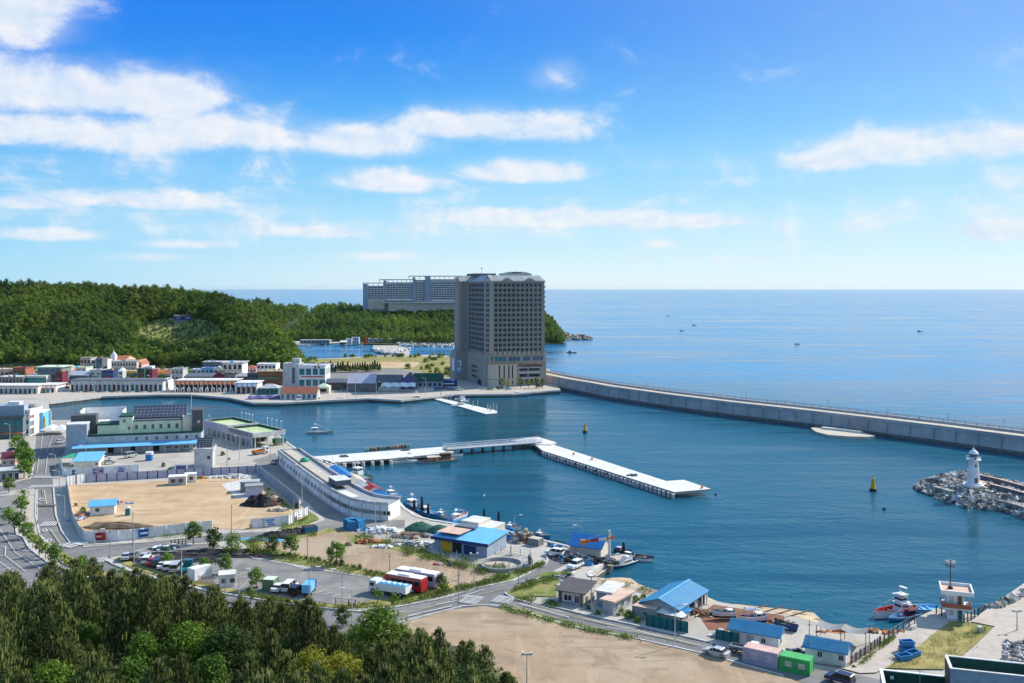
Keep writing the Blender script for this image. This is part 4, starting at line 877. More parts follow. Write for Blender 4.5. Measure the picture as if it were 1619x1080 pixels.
T('restaurant', 'grey and brown restaurant right of the crimson shop', 'restaurant', 373, 392, 606, 592, 9, 'brown', 'shed', 'grey', 4, 1, rise=1.5)
T('restaurant', 'dark slate restaurant with wide eaves left of the brown tiers', 'restaurant', 391, 408, 608, 590, 9, 'slate', 'slab', 'darkgrey', 3, 2)
T('guest_house', 'pale guest house with glazed upper floors behind the brown restaurant', 'guest house', 406, 436, 600, 575.5, 12, 'offwhite', 'flat', 'white', 5, 3, 'glass', 'white', fill=(.75, .55))
T('restaurant', 'brown timber restaurant with tiered orange balconies', 'restaurant', 408, 447, 610, 587, 11, 'brown', 'slab', 'tan', 6, 3, 'rust', 'orange', fill=(.8, .4))
rt = T('office_building', 'white modern office with large teal windows and a grey stair tower on the far quay', 'office', 472, 514.5, 614, 578, 16, 'white', 'flat', 'lilac', 4, 2, 'tealglass', 'white', fill=(.86, .62), side=True)
W_, D_, H_ = dims(rt)
mb = MB(); mb.prism([(-11, 4), (-4.5, 1), (0, 1), (0, 14), (-11, 14)], 0, H_ + 1.5); mb.box(-5, -.1, 4, 9, H_ + 1.5, H_ + 4.5); mb.build('stair_tower', 'lightgrey', rt)
mb = MB(); mb.prism([(-4.4, .95), (-2.4, .95), (-2.4, .8), (-4.4, .8)], 3, H_ - 1); mb.build('window_strip', 'slate', rt)
mb = MB()
for x, h in ((-3, 8), (-1.6, 6), (2, 4), (6, 3.5), (10, 3.5)): mb.tube((x, 6, H_ + 1), (x, 6, H_ + 1 + h), .09, n=5)
mb.build('antenna', 'grey', rt)
for x in (10, 12.4): link('window', win_mesh(1.2, 1.2, None, 'maroon', 0), rt, (x, -.05, H_ - 1.3))
T('boat_shed', 'dark teal shed with a curved grey roof on the far quay', 'shed', 407, 440, 624, 608, 10, 'teal', 'hip', 'lightgrey', 5, 1, 'glass', rise=2.2)
T('boat_shed', 'long white shed with a terracotta roof on the far quay', 'shed', 443, 501, 632, 613, 9, 'lightgrey', 'gable', 'redroof', 7, 1, 'blueglass', rise=3.2, fill=(.5, .6))
T('cottage', 'low cream hut with a dark arched mouth beside the office', 'hut', 500, 520, 622, 607, 7, 'cream', 'hip', 'palegreen', 1, 1, 'black', rise=2)
# the front row: arcades on the promenade
def arcade(label, x0, x1, yb, yt, nb, wall, rm, shades, awn=None, yb2=None, awr=1.4):
    A, B = G(x0, yb), G(x1, yb2 or yb); h = hgt(A.y, yt) - LZ - .4; rz, W = frame_of(A, B)
    rt = building('market_arcade', label, 'market hall', A, B, 13, h, wall, 'slab', rm, (), over=.9)
    bw = W / nb
    for k in range(nb): link('shop_front', win_mesh(bw * .78, h * .58, None, shades[k % len(shades)], 0), rt, (bw * (k + .11), -.03, .15))
    mb = MB()
    me = MB().box(-.22, .22, -1.9, -1.5, 0, h * .80).mesh('column', wall if wall != 'midgrey' else 'white')
    for k in range(nb + 1): link('column', me, rt, (bw * k, 0, 0))
    if awn:
        mb = MB(); p = []
        for k in range(nb * 2):
            a, b = bw * k / 2, bw * (k + 1) / 2; z = h * .76; s = .5 if k % 2 else 0
            mb.quad((a, -awr - 1.6, z - .7 + s), (b, -awr - 1.6, z - .2 - s), (b, -.95, h + .1), (a, -.95, h + .1))
        mb.build('awning', awn, rt)
    return rt
arcade('long white market hall of many bays under a dark flat roof on the promenade', 112, 258, 618.5, 600.5, 20, 'offwhite', 'slate', ['glass', 'blueglass', 'tealglass', 'maroon', 'glass', 'blueglass'])
T('shop_house', 'small bright white end house with a peaked facade closing the market hall', 'shop', 257, 266, 617, 599, 9, 'white', 'gabley', 'white', 2, 1, 'blueglass', rise=1.6)
arcade('row of dark restaurants with scalloped orange red awnings on the promenade', 278, 373, 619, 601, 13, 'midgrey', 'offwhite', ['black', 'glass'], 'awningred')
arcade('short pale pavilion at the right end of the orange awnings', 374, 406, 622, 604.5, 4, 'offwhite', 'white', ['glass', 'brown'], 'lilac')
arcade('white colonnade with small coloured stalls at far left', -30, 60, 622.5, 609, 12, 'offwhite', 'offwhite', ['glass', 'blueglass', 'glass', 'tealglass'])
arcade('low stall row with red and white awnings left of the slip', 60, 88, 620.5, 608, 4, 'white', 'offwhite', ['glass', 'jade', 'skyblue'], 'pink')
me_ = MB().box(-.9, -.65, -.2, .2, 0, 2.4).box(.65, .9, -.2, .2, 0, 2.4).side([(-.9, 2.4), (-.6, 2.9), (0, 3.1), (.6, 2.9), (.9, 2.4)], -.2, .2).mesh('arch', 'white')
for k in range(11): p = G(279 + k * 9.6, 620.6 + (k > 6) * .8); rt = empty('gate_arch', p, 0, 'one of the small white arches standing before the orange red awnings', 'arch', 'white arches on the promenade'); link('arch', me_, rt)
for k in range(14): p = G(116 + k * 10.2, 620.3); rt = empty('planter', p, 0, 'one of the planters along the promenade before the white market hall', 'planter', 'planters on the promenade'); MB().box(-1.1, 1.1, -.4, .4, 0, .6).build('box', ('brown', 'offwhite')[k % 2], rt); MB().lathe([(.01, .6), (.5, .8), (.4, 1.4), (.01, 1.6)], 7).build('shrub', 'leaf_mid', rt)
# right of the office: fishermen's sheds before the headland car park
T('net_shed', 'large shed draped in purple net patchwork on the far quay', 'shed', 549, 593, 620, 593, 14, 'slate', 'gable', 'lilac', 3, 1, 'greyglass', rise=5)
T('shed', 'dark teal roofed shed between the net shed and the gabled house', 'shed', 592, 634, 612, 594.5, 16, 'deepgreen', 'gable', 'slate', 0, 0, rise=4.5)
T('shed', 'dark plum gabled house with a violet front on the far quay', 'house', 634, 657, 616, 591, 13, 'violet', 'gabley', 'darkroof', 2, 1, rise=4.5)
T('shed', 'long dark green roofed shed left of the hotel', 'shed', 653, 699, 613, 592, 15, 'bluegrey', 'gable', 'deepgreen', 6, 1, rise=4.5)
T('shed', 'low dark shed with a rusty porch behind the moored boats', 'shed', 515, 546, 617, 600, 10, 'darkgrey', 'gable', 'slate', 4, 1, rise=2)
T('shed', 'long low shed with a pale blue roof before the pine row', 'shed', 498, 531, 588, 577.5, 10, 'midgrey', 'shed', 'lightgrey', 0, 0, rise=1.4)
T('site_hut', 'low blue cabins behind the parked cars beside the hotel', 'hut', 693, 722, 611, 603, 6, 'navy', 'flat', 'blue', 5, 1)
rt = empty('canopy_tent', G(601, 620), 0, 'long bright white canopy tent on the far quay', 'canopy'); mb = MB(); W_ = (656 - 601) * G(601, 620).y / F
for k in range(4):
    a, b = W_ * k / 4, W_ * (k + 1) / 4
    for i in range(6):
        u0, u1 = i / 6, (i + 1) / 6; f = lambda u: 3.2 + .5 * math.sin(math.pi * u)
        mb.quad((a + (b - a) * u0, 0, f(u0) - .2), (a + (b - a) * u1, 0, f(u1) - .2), (a + (b - a) * u1, 7, f(u1) + 1.6), (a + (b - a) * u0, 7, f(u0) + 1.6))
mb.build('tent_roof', 'white', rt)
mb = MB()
for k in range(5):
    for y in (.2, 6.8): link('post', MB().tube((0, 0, 0), (0, 0, 3), .12, n=6).mesh('post', 'steel'), rt, (W_ * k / 4, y, 0))
rt = empty('tarpaulin', G(391, 632), 0, 'purple tarpaulin spread over gear beside the far quay', 'tarp'); W_ = 50 * G(391, 632).y / F
mb = MB(); N_ = 10
for i in range(N_):
    for j in range(4):
        f = lambda i, j: (W_ * i / N_, 2.2 * j + .4 * i, 1.1 + .35 * math.sin(i * 1.9 + j) + (.5 if 0 < j < 4 else -.7))
        mb.quad(f(i, j), f(i + 1, j), f(i + 1, j + 1), f(i, j + 1))
mb.build('sheet', 'violet', rt)
# the small port beyond the spit
T('fish_shed', 'long grey fish shed with a pale roof in the little port', 'shed', 474, 521, 543, 537.5, 10, 'grey', 'slab', 'lightgrey', 8, 1, 'glass')
T('house', 'white boxy house in the little port', 'house', 547, 556, 544, 536, 9, 'white', 'flat', 'white', 2, 2)
T('house', 'dark blue house with white trim in the little port', 'house', 537, 547, 545, 539, 9, 'slate', 'shed', 'offwhite', 2, 1)
T('house', 'pale blue two storey house in the little port', 'house', 556, 567, 543.5, 533.5, 9, 'lilac', 'flat', 'white', 3, 2, 'blueglass')
T('fish_shed', 'long low grey shed along the far shore behind the white rocks', 'shed', 582, 650, 541, 535.5, 10, 'lightgrey', 'slab', 'offwhite', 9, 1, 'greyglass')
rt = empty('beacon_tower', G(578, 543), 0, 'small red harbour beacon in the little port', 'beacon'); mb = MB(); mb.lathe([(1.4, 0), (1.0, 6), (1.3, 6), (1.3, 6.6), (.7, 6.7), (.7, 8), (.01, 9)], 10); mb.build('shaft', 'red', rt)
rt = empty('beacon_mast', at_dist(397, 1690, 5), 0, 'thin white beacon mast on the far point against the sea', 'beacon'); mb = MB(); mb.tube((0, 0, 25), (0, 0, 46), 1.0, .6); mb.build('mast', 'white', rt); mb = MB(); mb.box(-1.4, 1.4, -1.4, 1.4, 36, 37); mb.build('gallery', 'lightgrey', rt)
rt = empty('hillside_cottage', G(274, 503), 0, '', '')
bpy.data.objects.remove(rt)
rt = building('hillside_cottage', 'dark low cottage with two blue windows in the hill clearing', 'cottage', at_dist(275, 880, hgt(880, 506)), at_dist(303, 884, hgt(880, 506)), 7, 3.4, 'navy', 'gable', 'darkroof', [('f', 2, 2, 14, 1, 3.6, 1.6, 'white', 'violet', 1)], rise=1.4)
mb = MB(); mb.box(0, 16, 0, 7, -5, 0); mb.build('plinth', 'midgrey', rt)
# ---------------------------------------------------------------- near buildings
def reps(name, me, parent, locs, rz=None):
    for i, l in enumerate(locs): link(name, me, parent, l, rz[i] if rz else None)
def box_mesh(name, m, x0, x1, y0, y1, z0, z1): return MB().box(x0, x1, y0, y1, z0, z1).mesh(name, m)
def part(rt, name, m, *boxes, mi=None):
    mb = MB()
    for b in boxes: mb.box(*b[:6], b[6] if len(b) > 6 else 0)
    return mb.build(name, m, rt)
def parapet_boxes(x0, x1, y0, y1, z, h=.8, t=.3, m=0):
    return [(x0, x1, y0, y0 + t, z, z + h, m), (x0, x1, y1 - t, y1, z, z + h, m), (x0, x0 + t, y0 + t, y1 - t, z, z + h, m), (x1 - t, x1, y0 + t, y1 - t, z, z + h, m)]

def market_hall():
    A, B = G(112, 720), G(318, 711); rz, W = frame_of(A, B); rt = empty('fish_market', A, rz, 'large grey and pale green fish market with roof solar panels and long blue awning', 'market building')
    part(rt, 'wall', 'lightgrey', (0, W, 0, 24, -.5, 6.8)); part(rt, 'flat_roof', ['limeroof', 'deepgreen'], (.3, W - .3, .3, 23.7, 6.802, 6.95), *parapet_boxes(-.1, W + .1, -.1, 24.1, 6.803, .8, .3, 1))
    part(rt, 'upper_storey', 'palegreen', (21, 40, 4, 18, 6.96, 11.6)); part(rt, 'upper_roof', 'slate', (20.7, 40.3, 3.7, 18.3, 11.602, 12.1))
    part(rt, 'stair_block', 'palegreen', (9, 17, 3, 11, 6.96, 10.6)); part(rt, 'stair_block', 'palegreen', (16.99, 21.8, 2.8, 13, 6.96, 13.6)); part(rt, 'stair_roof', 'deepgreen', (8.8, 17.0, 2.8, 11.2, 10.602, 11.2)); part(rt, 'stair_roof', 'deepgreen', (16.8, 22, 2.6, 13.2, 13.602, 14.1))
    part(rt, 'end_tower', 'bluegrey', (-1.5, 5.8, -1.2, 6, -.5, 11.6)); part(rt, 'tower_cap', 'offwhite', (-1.7, 6.0, -1.4, 6.2, 11.602, 12.1)); part(rt, 'rear_tower', 'darkgrey', (-1, 8, 6.3, 13, -.5, 14.4))
    part(rt, 'roof_screen', 'white', (1, 1.4, 13.1, 25, 10, 15.2), (1, 17, 24.6, 25, 10, 15.2), (16.6, 17, 13.1, 24.6, 10, 14.6), (1.4, 16.6, 13.1, 24.6, 9.6, 10.4))
    part(rt, 'roof_room', 'brown', (5, 7, 15, 17, 10.41, 12.6)); part(rt, 'cream_block', 'cream', (40.31, 44, 3, 12, 6.96, 13)); part(rt, 'end_tower', 'darkgrey', (44.01, W + .6, 1.5, 11, 6.96, 15.6))
    mb = MB(); nx, ny = 14, 4; x0, x1 = 21, 41.5
    for i in range(nx):
        for j in range(ny):
            a, b = x0 + (x1 - x0) * i / nx + .06, x0 + (x1 - x0) * (i + 1) / nx - .06; c, d = j / ny + .012, (j + 1) / ny - .012
            z = lambda t: 12.8 + 3.4 * t; y = lambda t: 7 + 10.5 * t
            mb.quad((a, y(c), z(c)), (b, y(c), z(c)), (b, y(d), z(d)), (a, y(d), z(d)))
            mb.quad((a - .07, y(c) - .1, z(c) - .08), (b + .07, y(c) - .1, z(c) - .08), (b + .07, y(d) + .1, z(d) - .05), (a - .07, y(d) + .1, z(d) - .05), 1)
    mb.build('solar_panel', ['solar', 'lightgrey'], rt)
    mb = MB(); mb.add([(1, -5, 3.1), (W + 1, -4.2, 3.1), (W + 1, -.15, 4.0), (1, -.15, 4.0), (1, -5, 3.3), (W + 1, -4.2, 3.3), (W + 1, -.15, 4.2), (1, -.15, 4.2)], [(0, 3, 2, 1), (4, 5, 6, 7), (0, 1, 5, 4), (1, 2, 6, 5), (3, 0, 4, 7)]); mb.build('awning', 'skyblue', rt)
    reps('awning_post', box_mesh('awning_post', 'steel', -.12, .12, -.12, .12, 0, 3.1), rt, [(3 + k * 5.2, -4.1, 0) for k in range(10)])
    windows(rt, W, 24, [('f', 8, 23, 50, 4.6, 1.1, 1.5, 'offwhite', 'glass', 1), ('f', 3, 6.5, 18.5, 4.7, .7, 1.4, 'offwhite', 'lightgrey', 0), ('f', 3, 13, 32, .2, 2.4, 2.6, 'grey', 'black', 0, 'door'), ('f', 5, 34, 50, .9, 2.2, 1.2, 'white', 'glass', 1)])
    for k in range(6): link('window', win_mesh(1.1, 1.9, 'offwhite', 'glass', 1), rt, (22.6 + k * 3.0, 3.98, 8.4))
    for x, z in ((18.3, 11.4), (20, 8.6)): link('window', win_mesh(1.0, 1.3, 'offwhite', 'glass', 1), rt, (x, 2.78, z))
    for x in (46, 50): link('window', win_mesh(1.0, 1.0, 'white', 'lightgrey', 1), rt, (x, 1.48, 10.5 if x < 48 else 12.6))
    mb = MB(); mb.tube((43.4, 8, 13), (43.4, 8, 21), .1); mb.build('antenna', 'white', rt)
market_hall()

def auction_hall():
    A, B = G(398, 709), G(444, 703.5); rz, W = frame_of(A, B); D = 46; rt = empty('auction_hall', A, rz, 'long low harbour hall with two lime green flat roofs and an open white fronted end', 'hall')
    part(rt, 'side_wall', 'lilac', (0, .4, 0, D, -.3, 6.0)); part(rt, 'back_wall', 'lightgrey', (.4, W, 18, 18.4, 0, 5)); part(rt, 'seaward_wall', 'lightgrey', (W - .4, W, 12, D, 0, 5.2))
    for y0, y1, z in ((-1.5, 21, 5.0), (22.5, D, 5.4)):
        part(rt, 'flat_roof', 'limeroof', (.3, W + 1, y0 + .3, y1 - .3, z, z + .3)); part(rt, 'fascia', ['offwhite', 'deepgreen'], *parapet_boxes(0 if y0 < 0 else .41, W + 1.3, y0, y1, z - .7, 2.0, .3))
        part(rt, 'roof_liner', 'deepgreen', (W + .9, W + .99, y0 + .31, y1 - .31, z + .31, z + 1.28), (.42, W + .89, y1 - .4, y1 - .31, z + .31, z + 1.28))
    reps('post', box_mesh('post', 'offwhite', -.2, .2, -.2, .2, 0, 4.6), rt, [(x, y, 0) for x in (1, W * .5, W + .6) for y in (-1, 6)])
    for k in range(9): o = link('window', win_mesh(3.4, 3.4, 'offwhite', ('blueglass', 'glass', 'greyglass')[k % 3], 2), rt, (-.02, 4.6 + k * 4.6, .3)); o.rotation_euler = (0, 0, -math.pi / 2)
    reps('roof_lamp', MB().tube((0, 0, 0), (0, 0, 3), .07).lathe([(.01, 2.8), (.35, 2.9), (.35, 3.2), (.01, 3.3)], 8).mesh('roof_lamp', 'white'), rt, [(W + 1.15, y, 6.4) for y in (2, 6, 10, 14, 28, 31, 34, 38)])
auction_hall()

rt = building('meter_house', 'small grey two storey block with a tilted solar array on its roof', 'building', G(307, 741), G(336, 740), 9, 6.2, 'lightgrey', 'flat', 'offwhite', [('f', 1, 4.4, 6, 3.2, 1.1, 1.2, 'grey', 'glass', 1), ('l', 2, 1, 7, 2.6, 1.2, 1.2, 'grey', 'glass', 1)])
mb = MB()
for i in range(5):
    for j in range(5):
        z = lambda t: 6.8 + 3.2 * t; y = lambda t: 3 + 3.5 * t; c, d = j / 5 + .012, (j + 1) / 5 - .012; a = .3 + i * 1.1
        mb.quad((a, y(c), z(c)), (a + 1, y(c), z(c)), (a + 1, y(d), z(d)), (a, y(d), z(d))); mb.quad((a - .05, y(c) - .06, z(c) - .08), (a + 1.08, y(c) - .06, z(c) - .08), (a + 1.08, y(d) + .06, z(d) - .05), (a - .05, y(d) + .06, z(d) - .05), 1)
mb.build('solar_panel', ['solar', 'lightgrey'], rt)
building('annex', 'low shed with a wide pale blue roof in the fish market yard', 'shed', G(117, 741), G(156, 739.5), 10, 2.4, 'cream', 'shed', 'skyblue', [('f', 1, 7, 8.5, .9, 1.0, 1, 'white', 'glass', 1)], rise=1.6, over=.5)
rt = empty('netting_canopy', G(97, 737), frame_of(G(97, 737), G(117, 737))[0], 'jade green netting canopy over brown plants at the yard corner', 'canopy')
part(rt, 'frame', 'steel', *[(x - .06, x + .06, y - .06, y + .06, 0, 3) for x in (0, 4.4) for y in (0, 9)]); mb = MB()
for k in range(6): mb.quad((0, 1.5 * k, 3 + .2 * (k % 2)), (4.6, 1.5 * k, 3 + .2 * (k % 2)), (4.6, 1.5 * k + 1.5, 3 + .2 * ((k + 1) % 2)), (0, 1.5 * k + 1.5, 3 + .2 * ((k + 1) % 2)))
mb.build('netting', 'jade', rt)
# far left street
rt = building('glass_office', 'teal glass fronted office block with a pale roof edge at the left of the frame', 'office', G(-40, 696), G(36, 693), 14, 9.0, 'slate', 'flat', 'greyglass', [('f', 7, .4, 18, 5.0, 2.3, 3.2, 'teal', 'tealglass', 0), ('f', 7, .4, 18, 1.2, 2.3, 3.0, 'slate', 'tealglass', 0), ('r', 4, .5, 13, 2, 2.6, 6.6, 'offwhite', 'tealglass', 1)], para=.8, over=.6)
W_, D_, H_ = dims(rt); part(rt, 'roof_house', 'bluegrey', (2, W_ - .5, 5, 13.5, H_ + .3, H_ + 4.6)); part(rt, 'shop_canopy', 'orange', (6, W_, -1.2, 0, 2.2, 2.5))
rt = building('white_block', 'white four storey corner building with blue glazed flank beside the quay', 'building', G(47, 689), G(66, 682), 9, 10.5, 'white', 'flat', 'offwhite', [('f', 3, .5, 4.6, 7.4, 1.1, 1.3, None, 'maroon', 0), ('f', 3, .5, 4.6, 4.0, 1.1, 2.2, None, 'blueglass', 0), ('f', 3, .5, 4.6, .3, 1.1, 2.8, None, 'glass', 0), ('l', 4, .6, 8.4, 1, 1.0, 1.8, 'grey', 'glass', 0), ('l', 4, .6, 8.4, 5, 1.0, 1.8, 'grey', 'glass', 0)], para=.7)
W_, D_, H_ = dims(rt); part(rt, 'roof_house', 'white', (-.5, 3, 4, 9, H_ + .3, H_ + 4.4)); part(rt, 'roof_sheet', 'slate', (3.1, W_ + 1, 3, 9, H_ + 1.2, H_ + 1.6))
rt = building('shop_house', 'narrow shop with turquoise walls and yellow columns behind the white corner building', 'shop', G(68, 683), G(78, 677), 9, 8.5, 'skyblue', 'slab', 'white', [('f', 2, .4, 3.4, 4.4, 1.1, 2.4, None, 'blueglass', 0)])
W_ = dims(rt)[0]; part(rt, 'column', 'yellow', (.2, .9, -.9, -.2, 0, 6)); part(rt, 'column', 'cream', (W_ - .9, W_ - .2, -.9, -.2, 0, 8))
rt = empty('market_tent', G(78, 687), 0, 'white pointed tents crowded at the quay corner on the left', 'tent'); mb = MB()
for x, y, s in ((0, 0, 3), (4, 2.5, 3.2), (-1, 4.5, 2.6)): mb.add([(x - s, y - s, 2.2), (x + s, y - s, 2.2), (x + s, y + s, 2.2), (x - s, y + s, 2.2), (x, y, 4)], [(0, 1, 4), (1, 2, 4), (2, 3, 4), (3, 0, 4)])
mb.build('tent_roof', 'white', rt); part(rt, 'post', 'steel', *[(x - .05, x + .05, y - .05, y + .05, 0, 2.3) for x, y in ((-2.9, -2.9), (2.9, -2.9), (6.9, 0), (1.4, 7))])
building('brick_house', 'small red roofed house with white walls behind the street trees at left', 'house', G(2, 738), G(22, 737), 7, 3, 'pink', 'gable', 'maroon', [('f', 2, .5, 4, .8, 1.1, 1.2, 'white', 'glass', 1)], rise=1.6)
building('street_kiosk', 'grey flat roofed shelter with white canopy at the left crossing', 'shelter', G(0, 762), G(27, 760), 6, 3.4, 'midgrey', 'slab', 'lightgrey', [('f', 3, .4, 5.6, .4, 1.4, 2.4, 'white', 'glass', 0)], over=.6)
# the walled building site
building('site_cabin', 'cream site cabin with a bright sky blue roof inside the walled sandy lot', 'cabin', G(142, 816), G(181, 813.5), 6, 2.7, 'offwhite', 'gable', 'skyblue', [('f', 1, 1.4, 3, 1.1, 1.1, 1, 'grey', 'glass', 1)], rise=1.0, over=.5, ribs=14)
building('site_office', 'grey container office with a white roof at the back of the sandy lot', 'cabin', G(266, 768), G(294, 767), 3.2, 2.6, 'lightgrey', 'slab', 'white', [('f', 2, .8, 4.6, .9, 1.4, 1.2, 'grey', 'glass', 1)], over=.15)
building('site_office', 'white container office beside the orange barrels in the sandy lot', 'cabin', G(292, 764), G(310, 763), 3, 2.6, 'offwhite', 'slab', 'white', [('f', 1, 1.4, 3, .9, 1.2, 1.2, 'grey', 'glass', 1)], over=.1)
building('site_shed', 'lilac grey corrugated shed beside the heap of dark scrap', 'shed', G(388, 786), G(415, 784.5), 4, 3.0, 'lilac', 'slab', 'grey', [], over=.2)
building('site_shed', 'darker shed behind the lilac one on the gravel', 'shed', G(380, 779), G(408, 778), 4, 3.0, 'midgrey', 'slab', 'lightgrey', [], over=.2)
def heap(name, label, cat, c, rx, ry, h, m, seed, n=22, jag=.35, kind=None, mats=None, rz=0):
    r = random.Random(seed); mb = MB(); N = n; K = 7
    rings = []
    for k in range(K + 1):
        t = k / K; ring = []
        for i in range(N):
            a = 2 * math.pi * i / N; w = 1 + jag * (math.sin(a * 3 + seed) * .3 + r.uniform(-.3, .3)) * (.4 + t)
            rad = (1 - t) * w; ring.append((rad * rx * math.cos(a), rad * ry * math.sin(a), h * (math.sin(t * math.pi / 2) ** .8) * (1 + jag * r.uniform(-.4, .4)) if k else -.3))
        rings.append(ring)
    for k in range(K):
        for i in range(N): mb.quad(rings[k][i], rings[k][(i + 1) % N], rings[k + 1][(i + 1) % N], rings[k + 1][i])
    return tag(mb.build(name, m, None, True, c, rz), label, cat, kind=kind)
def junk(name, label, cat, c, rx, ry, h, mats, seed, n=60, s=(.3, 1.0)):
    """a jumbled heap of boards, sacks and crates"""
    r = random.Random(seed); mb = MB()
    for i in range(n):
        a, d = r.uniform(0, 6.3), r.random() ** .6; x, y = d * rx * math.cos(a), d * ry * math.sin(a); z = h * (1 - d) * r.random()
        w = [r.uniform(*s) * k for k in (1.3, .7, .45)]; Rm = Matrix.Rotation(r.uniform(0, 6.3), 3, 'Z') @ Matrix.Rotation(r.uniform(-.5, .5), 3, 'X')
        v = [Vector((x, y, z + w[2] * .6)) + Rm @ Vector((sx * w[0], sy * w[1], sz * w[2])) for sz in (-1, 1) for sx, sy in ((-1, -1), (1, -1), (1, 1), (-1, 1))]
        mb.add(v, [(0, 3, 2, 1), (4, 5, 6, 7), (0, 1, 5, 4), (1, 2, 6, 5), (2, 3, 7, 6), (3, 0, 4, 7)], r.randrange(len(mats)))
    return tag(mb.build(name, mats, None, loc=c), label, cat)
def J(name, label, cat, x, y, rx, ry, h, mats, seed, **k): return junk(name, label, cat, G(x, y), rx, ry, h, mats, seed, **k)
def H(name, label, cat, x, y, rx, ry, h, m, seed, **k): return heap(name, label, cat, G(x, y), rx, ry, h, m, seed, **k)
heap('scrap_heap', 'dark angular heap of steel scrap in the walled lot', 'scrap heap', G(411, 798), 5.5, 4.5, 2.6, 'black', 4, jag=.9)
J('scrap_heap', 'rusty planks leaning behind the dark scrap heap', 'scrap heap', 425, 797, 4, 3, 1.6, ['rust', 'brown', 'black'], 5, n=50)
J('rubble_heap', 'white rubble spread along the back wall of the sandy lot', 'rubble', 370, 755, 8, 2.4, 1.4, ['offwhite', 'gravel', 'white'], 6, n=130, s=(.2, .6))
J('pallet_stack', 'tan timber stack beside the grey wall of the sandy lot', 'timber', 433, 791, 1.6, 1.2, 1.6, ['tan', 'beige'], 7, n=22)
J('timber_stack', 'pale beams lying on the grass near the lot corner', 'timber', 442, 808, 3.4, 1.2, .7, ['offwhite', 'beige'], 8, n=22)
H('soil_heap', 'dark weedy soil bank along the inside of the white wall', 'soil bank', 190, 834, 11, 2.6, 1.3, 'soil', 9)
J('rubbish_heap', 'jumble of household rubbish beside the site cabin', 'rubbish', 128, 818, 2.2, 5.5, 1.2, ['pink', 'white', 'brown', 'redroof', 'blue', 'beige'], 10, n=110, s=(.2, .6))
J('rubbish_heap', 'orange and blue scraps behind the blue roofed site cabin', 'rubbish', 190, 796, 4, 2, .8, ['orange', 'white', 'blue', 'pink'], 12, n=40, s=(.2, .5))
J('barrel_row', 'orange netting and barrels by the white container office', 'barrels', 318, 757, 3, 1, 1.0, ['orange', 'orange', 'jade'], 13, n=26, s=(.25, .5))
rt = empty('portable_toilet', G(202, 815), .2, 'dark teal pointed portable toilet on the sand', 'toilet'); part(rt, 'cabin', 'teal', (-.6, .6, -.6, .6, 0, 2.1)); MB().add([(-.65, -.65, 2.1), (.65, -.65, 2.1), (.65, .65, 2.1), (-.65, .65, 2.1), (0, 0, 2.8)], [(0, 1, 4), (1, 2, 4), (2, 3, 4), (3, 0, 4)]).build('roof', 'white', rt)
rt = empty('portable_toilet', G(236, 728), .1, 'blue portable toilet with a white roof in the market yard', 'toilet'); part(rt, 'cabin', 'blue', (-1.1, 1.1, -1, 1, 0, 2.3)); part(rt, 'roof', 'white', (-1.2, 1.2, -1.1, 1.1, 2.31, 3.2))

# ---- fences and hoardings
def fence(name, label, cat, pts, h, m, post='darkgrey', gap=3.0, wire=False, lift=0., thick=.08, postw=.09, over=.05, z=LZ):
    P = [G(x, y, z) for x, y in pts]; rt = empty(name, P[0], 0, label, cat); mb = MB(); posts = []
    for a, b in zip(P, P[1:]):
        d = (b - a); n = max(1, round(d.length / gap))
        for k in range(n + 1):
            q = a + d * k / n; posts.append((q.x - P[0].x, q.y - P[0].y, 0))
        if wire:
            for zz in (.15, h * .5, h - .08): seg_box(mb, a, b, .05, z + zz, z + zz + .05)
            for k in range(int(d.length / .9)): q = a.lerp(b, k * .9 / d.length); mb.box(q.x - .018, q.x + .018, q.y - .018, q.y + .018, z + .1, z + h - .06)
        else:
            w = .55; N = max(1, int(d.length / w)); u = d.normalized(); nn = Vector((-u.y, u.x, 0))
            for k in range(N):                                        # folded sheet: real corrugation
                a0, a1 = a.lerp(b, k / N), a.lerp(b, (k + 1) / N); s = .05 if k % 2 else -.05
                q = [a0 + nn * s, a1 + nn * s]
                for (p0, p1) in ((q[0], q[1]), (q[1], q[1] - nn * 2 * s)): mb.quad((p0.x, p0.y, z + lift), (p1.x, p1.y, z + lift), (p1.x, p1.y, z + h), (p0.x, p0.y, z + h))
    local(mb, rt).build('mesh_panel' if wire else 'panel', m, rt)
    seen = set(); L = []
    for q in posts:
        k = (round(q[0], 1), round(q[1], 1))
        if k not in seen: seen.add(k); L.append(q)
    me = box_mesh('post', post, -postw, postw, -postw - .1, postw - .1, -.2, h + over)
    reps('post', me, rt, L[:100]); return rt
fence('hoarding', 'white hoarding with three banners along the fish market yard', 'hoarding', [(95, 735), (99, 753), (150, 751), (220, 747)], 2.8, 'white', 'white')
fence('hoarding', 'short bright white hoarding at the back left corner of the sandy lot', 'hoarding', [(105, 768), (136, 763)], 3.0, 'white')
fence('hoarding', 'long grey panelled fence along the back of the sandy lot', 'hoarding', [(136, 763), (265, 755), (404, 748)], 2.6, 'lilac', 'black')
fence('hoarding', 'tall grey corrugated wall running beside the service road', 'hoarding', [(404, 748), (412, 752), (473, 805)], 3.2, 'bluegrey', 'offwhite', gap=2.4)
fence('hoarding', 'curving white hoarding along the boulevard on the left of the sandy lot', 'hoarding', [(105, 769), (110, 800), (114, 824), (124, 846), (134, 857)], 2.7, 'white', 'lightgrey')
fence('hoarding', 'long white hoarding with a red and a blue banner facing the car park', 'hoarding', [(134, 857), (187, 855.5), (335, 839)], 2.7, 'white', 'white')
fence('hoarding', 'white hoarding with blue and red notices near the long curved building', 'hoarding', [(397, 836), (456, 830), (488, 815)], 2.6, 'white', 'lightgrey')
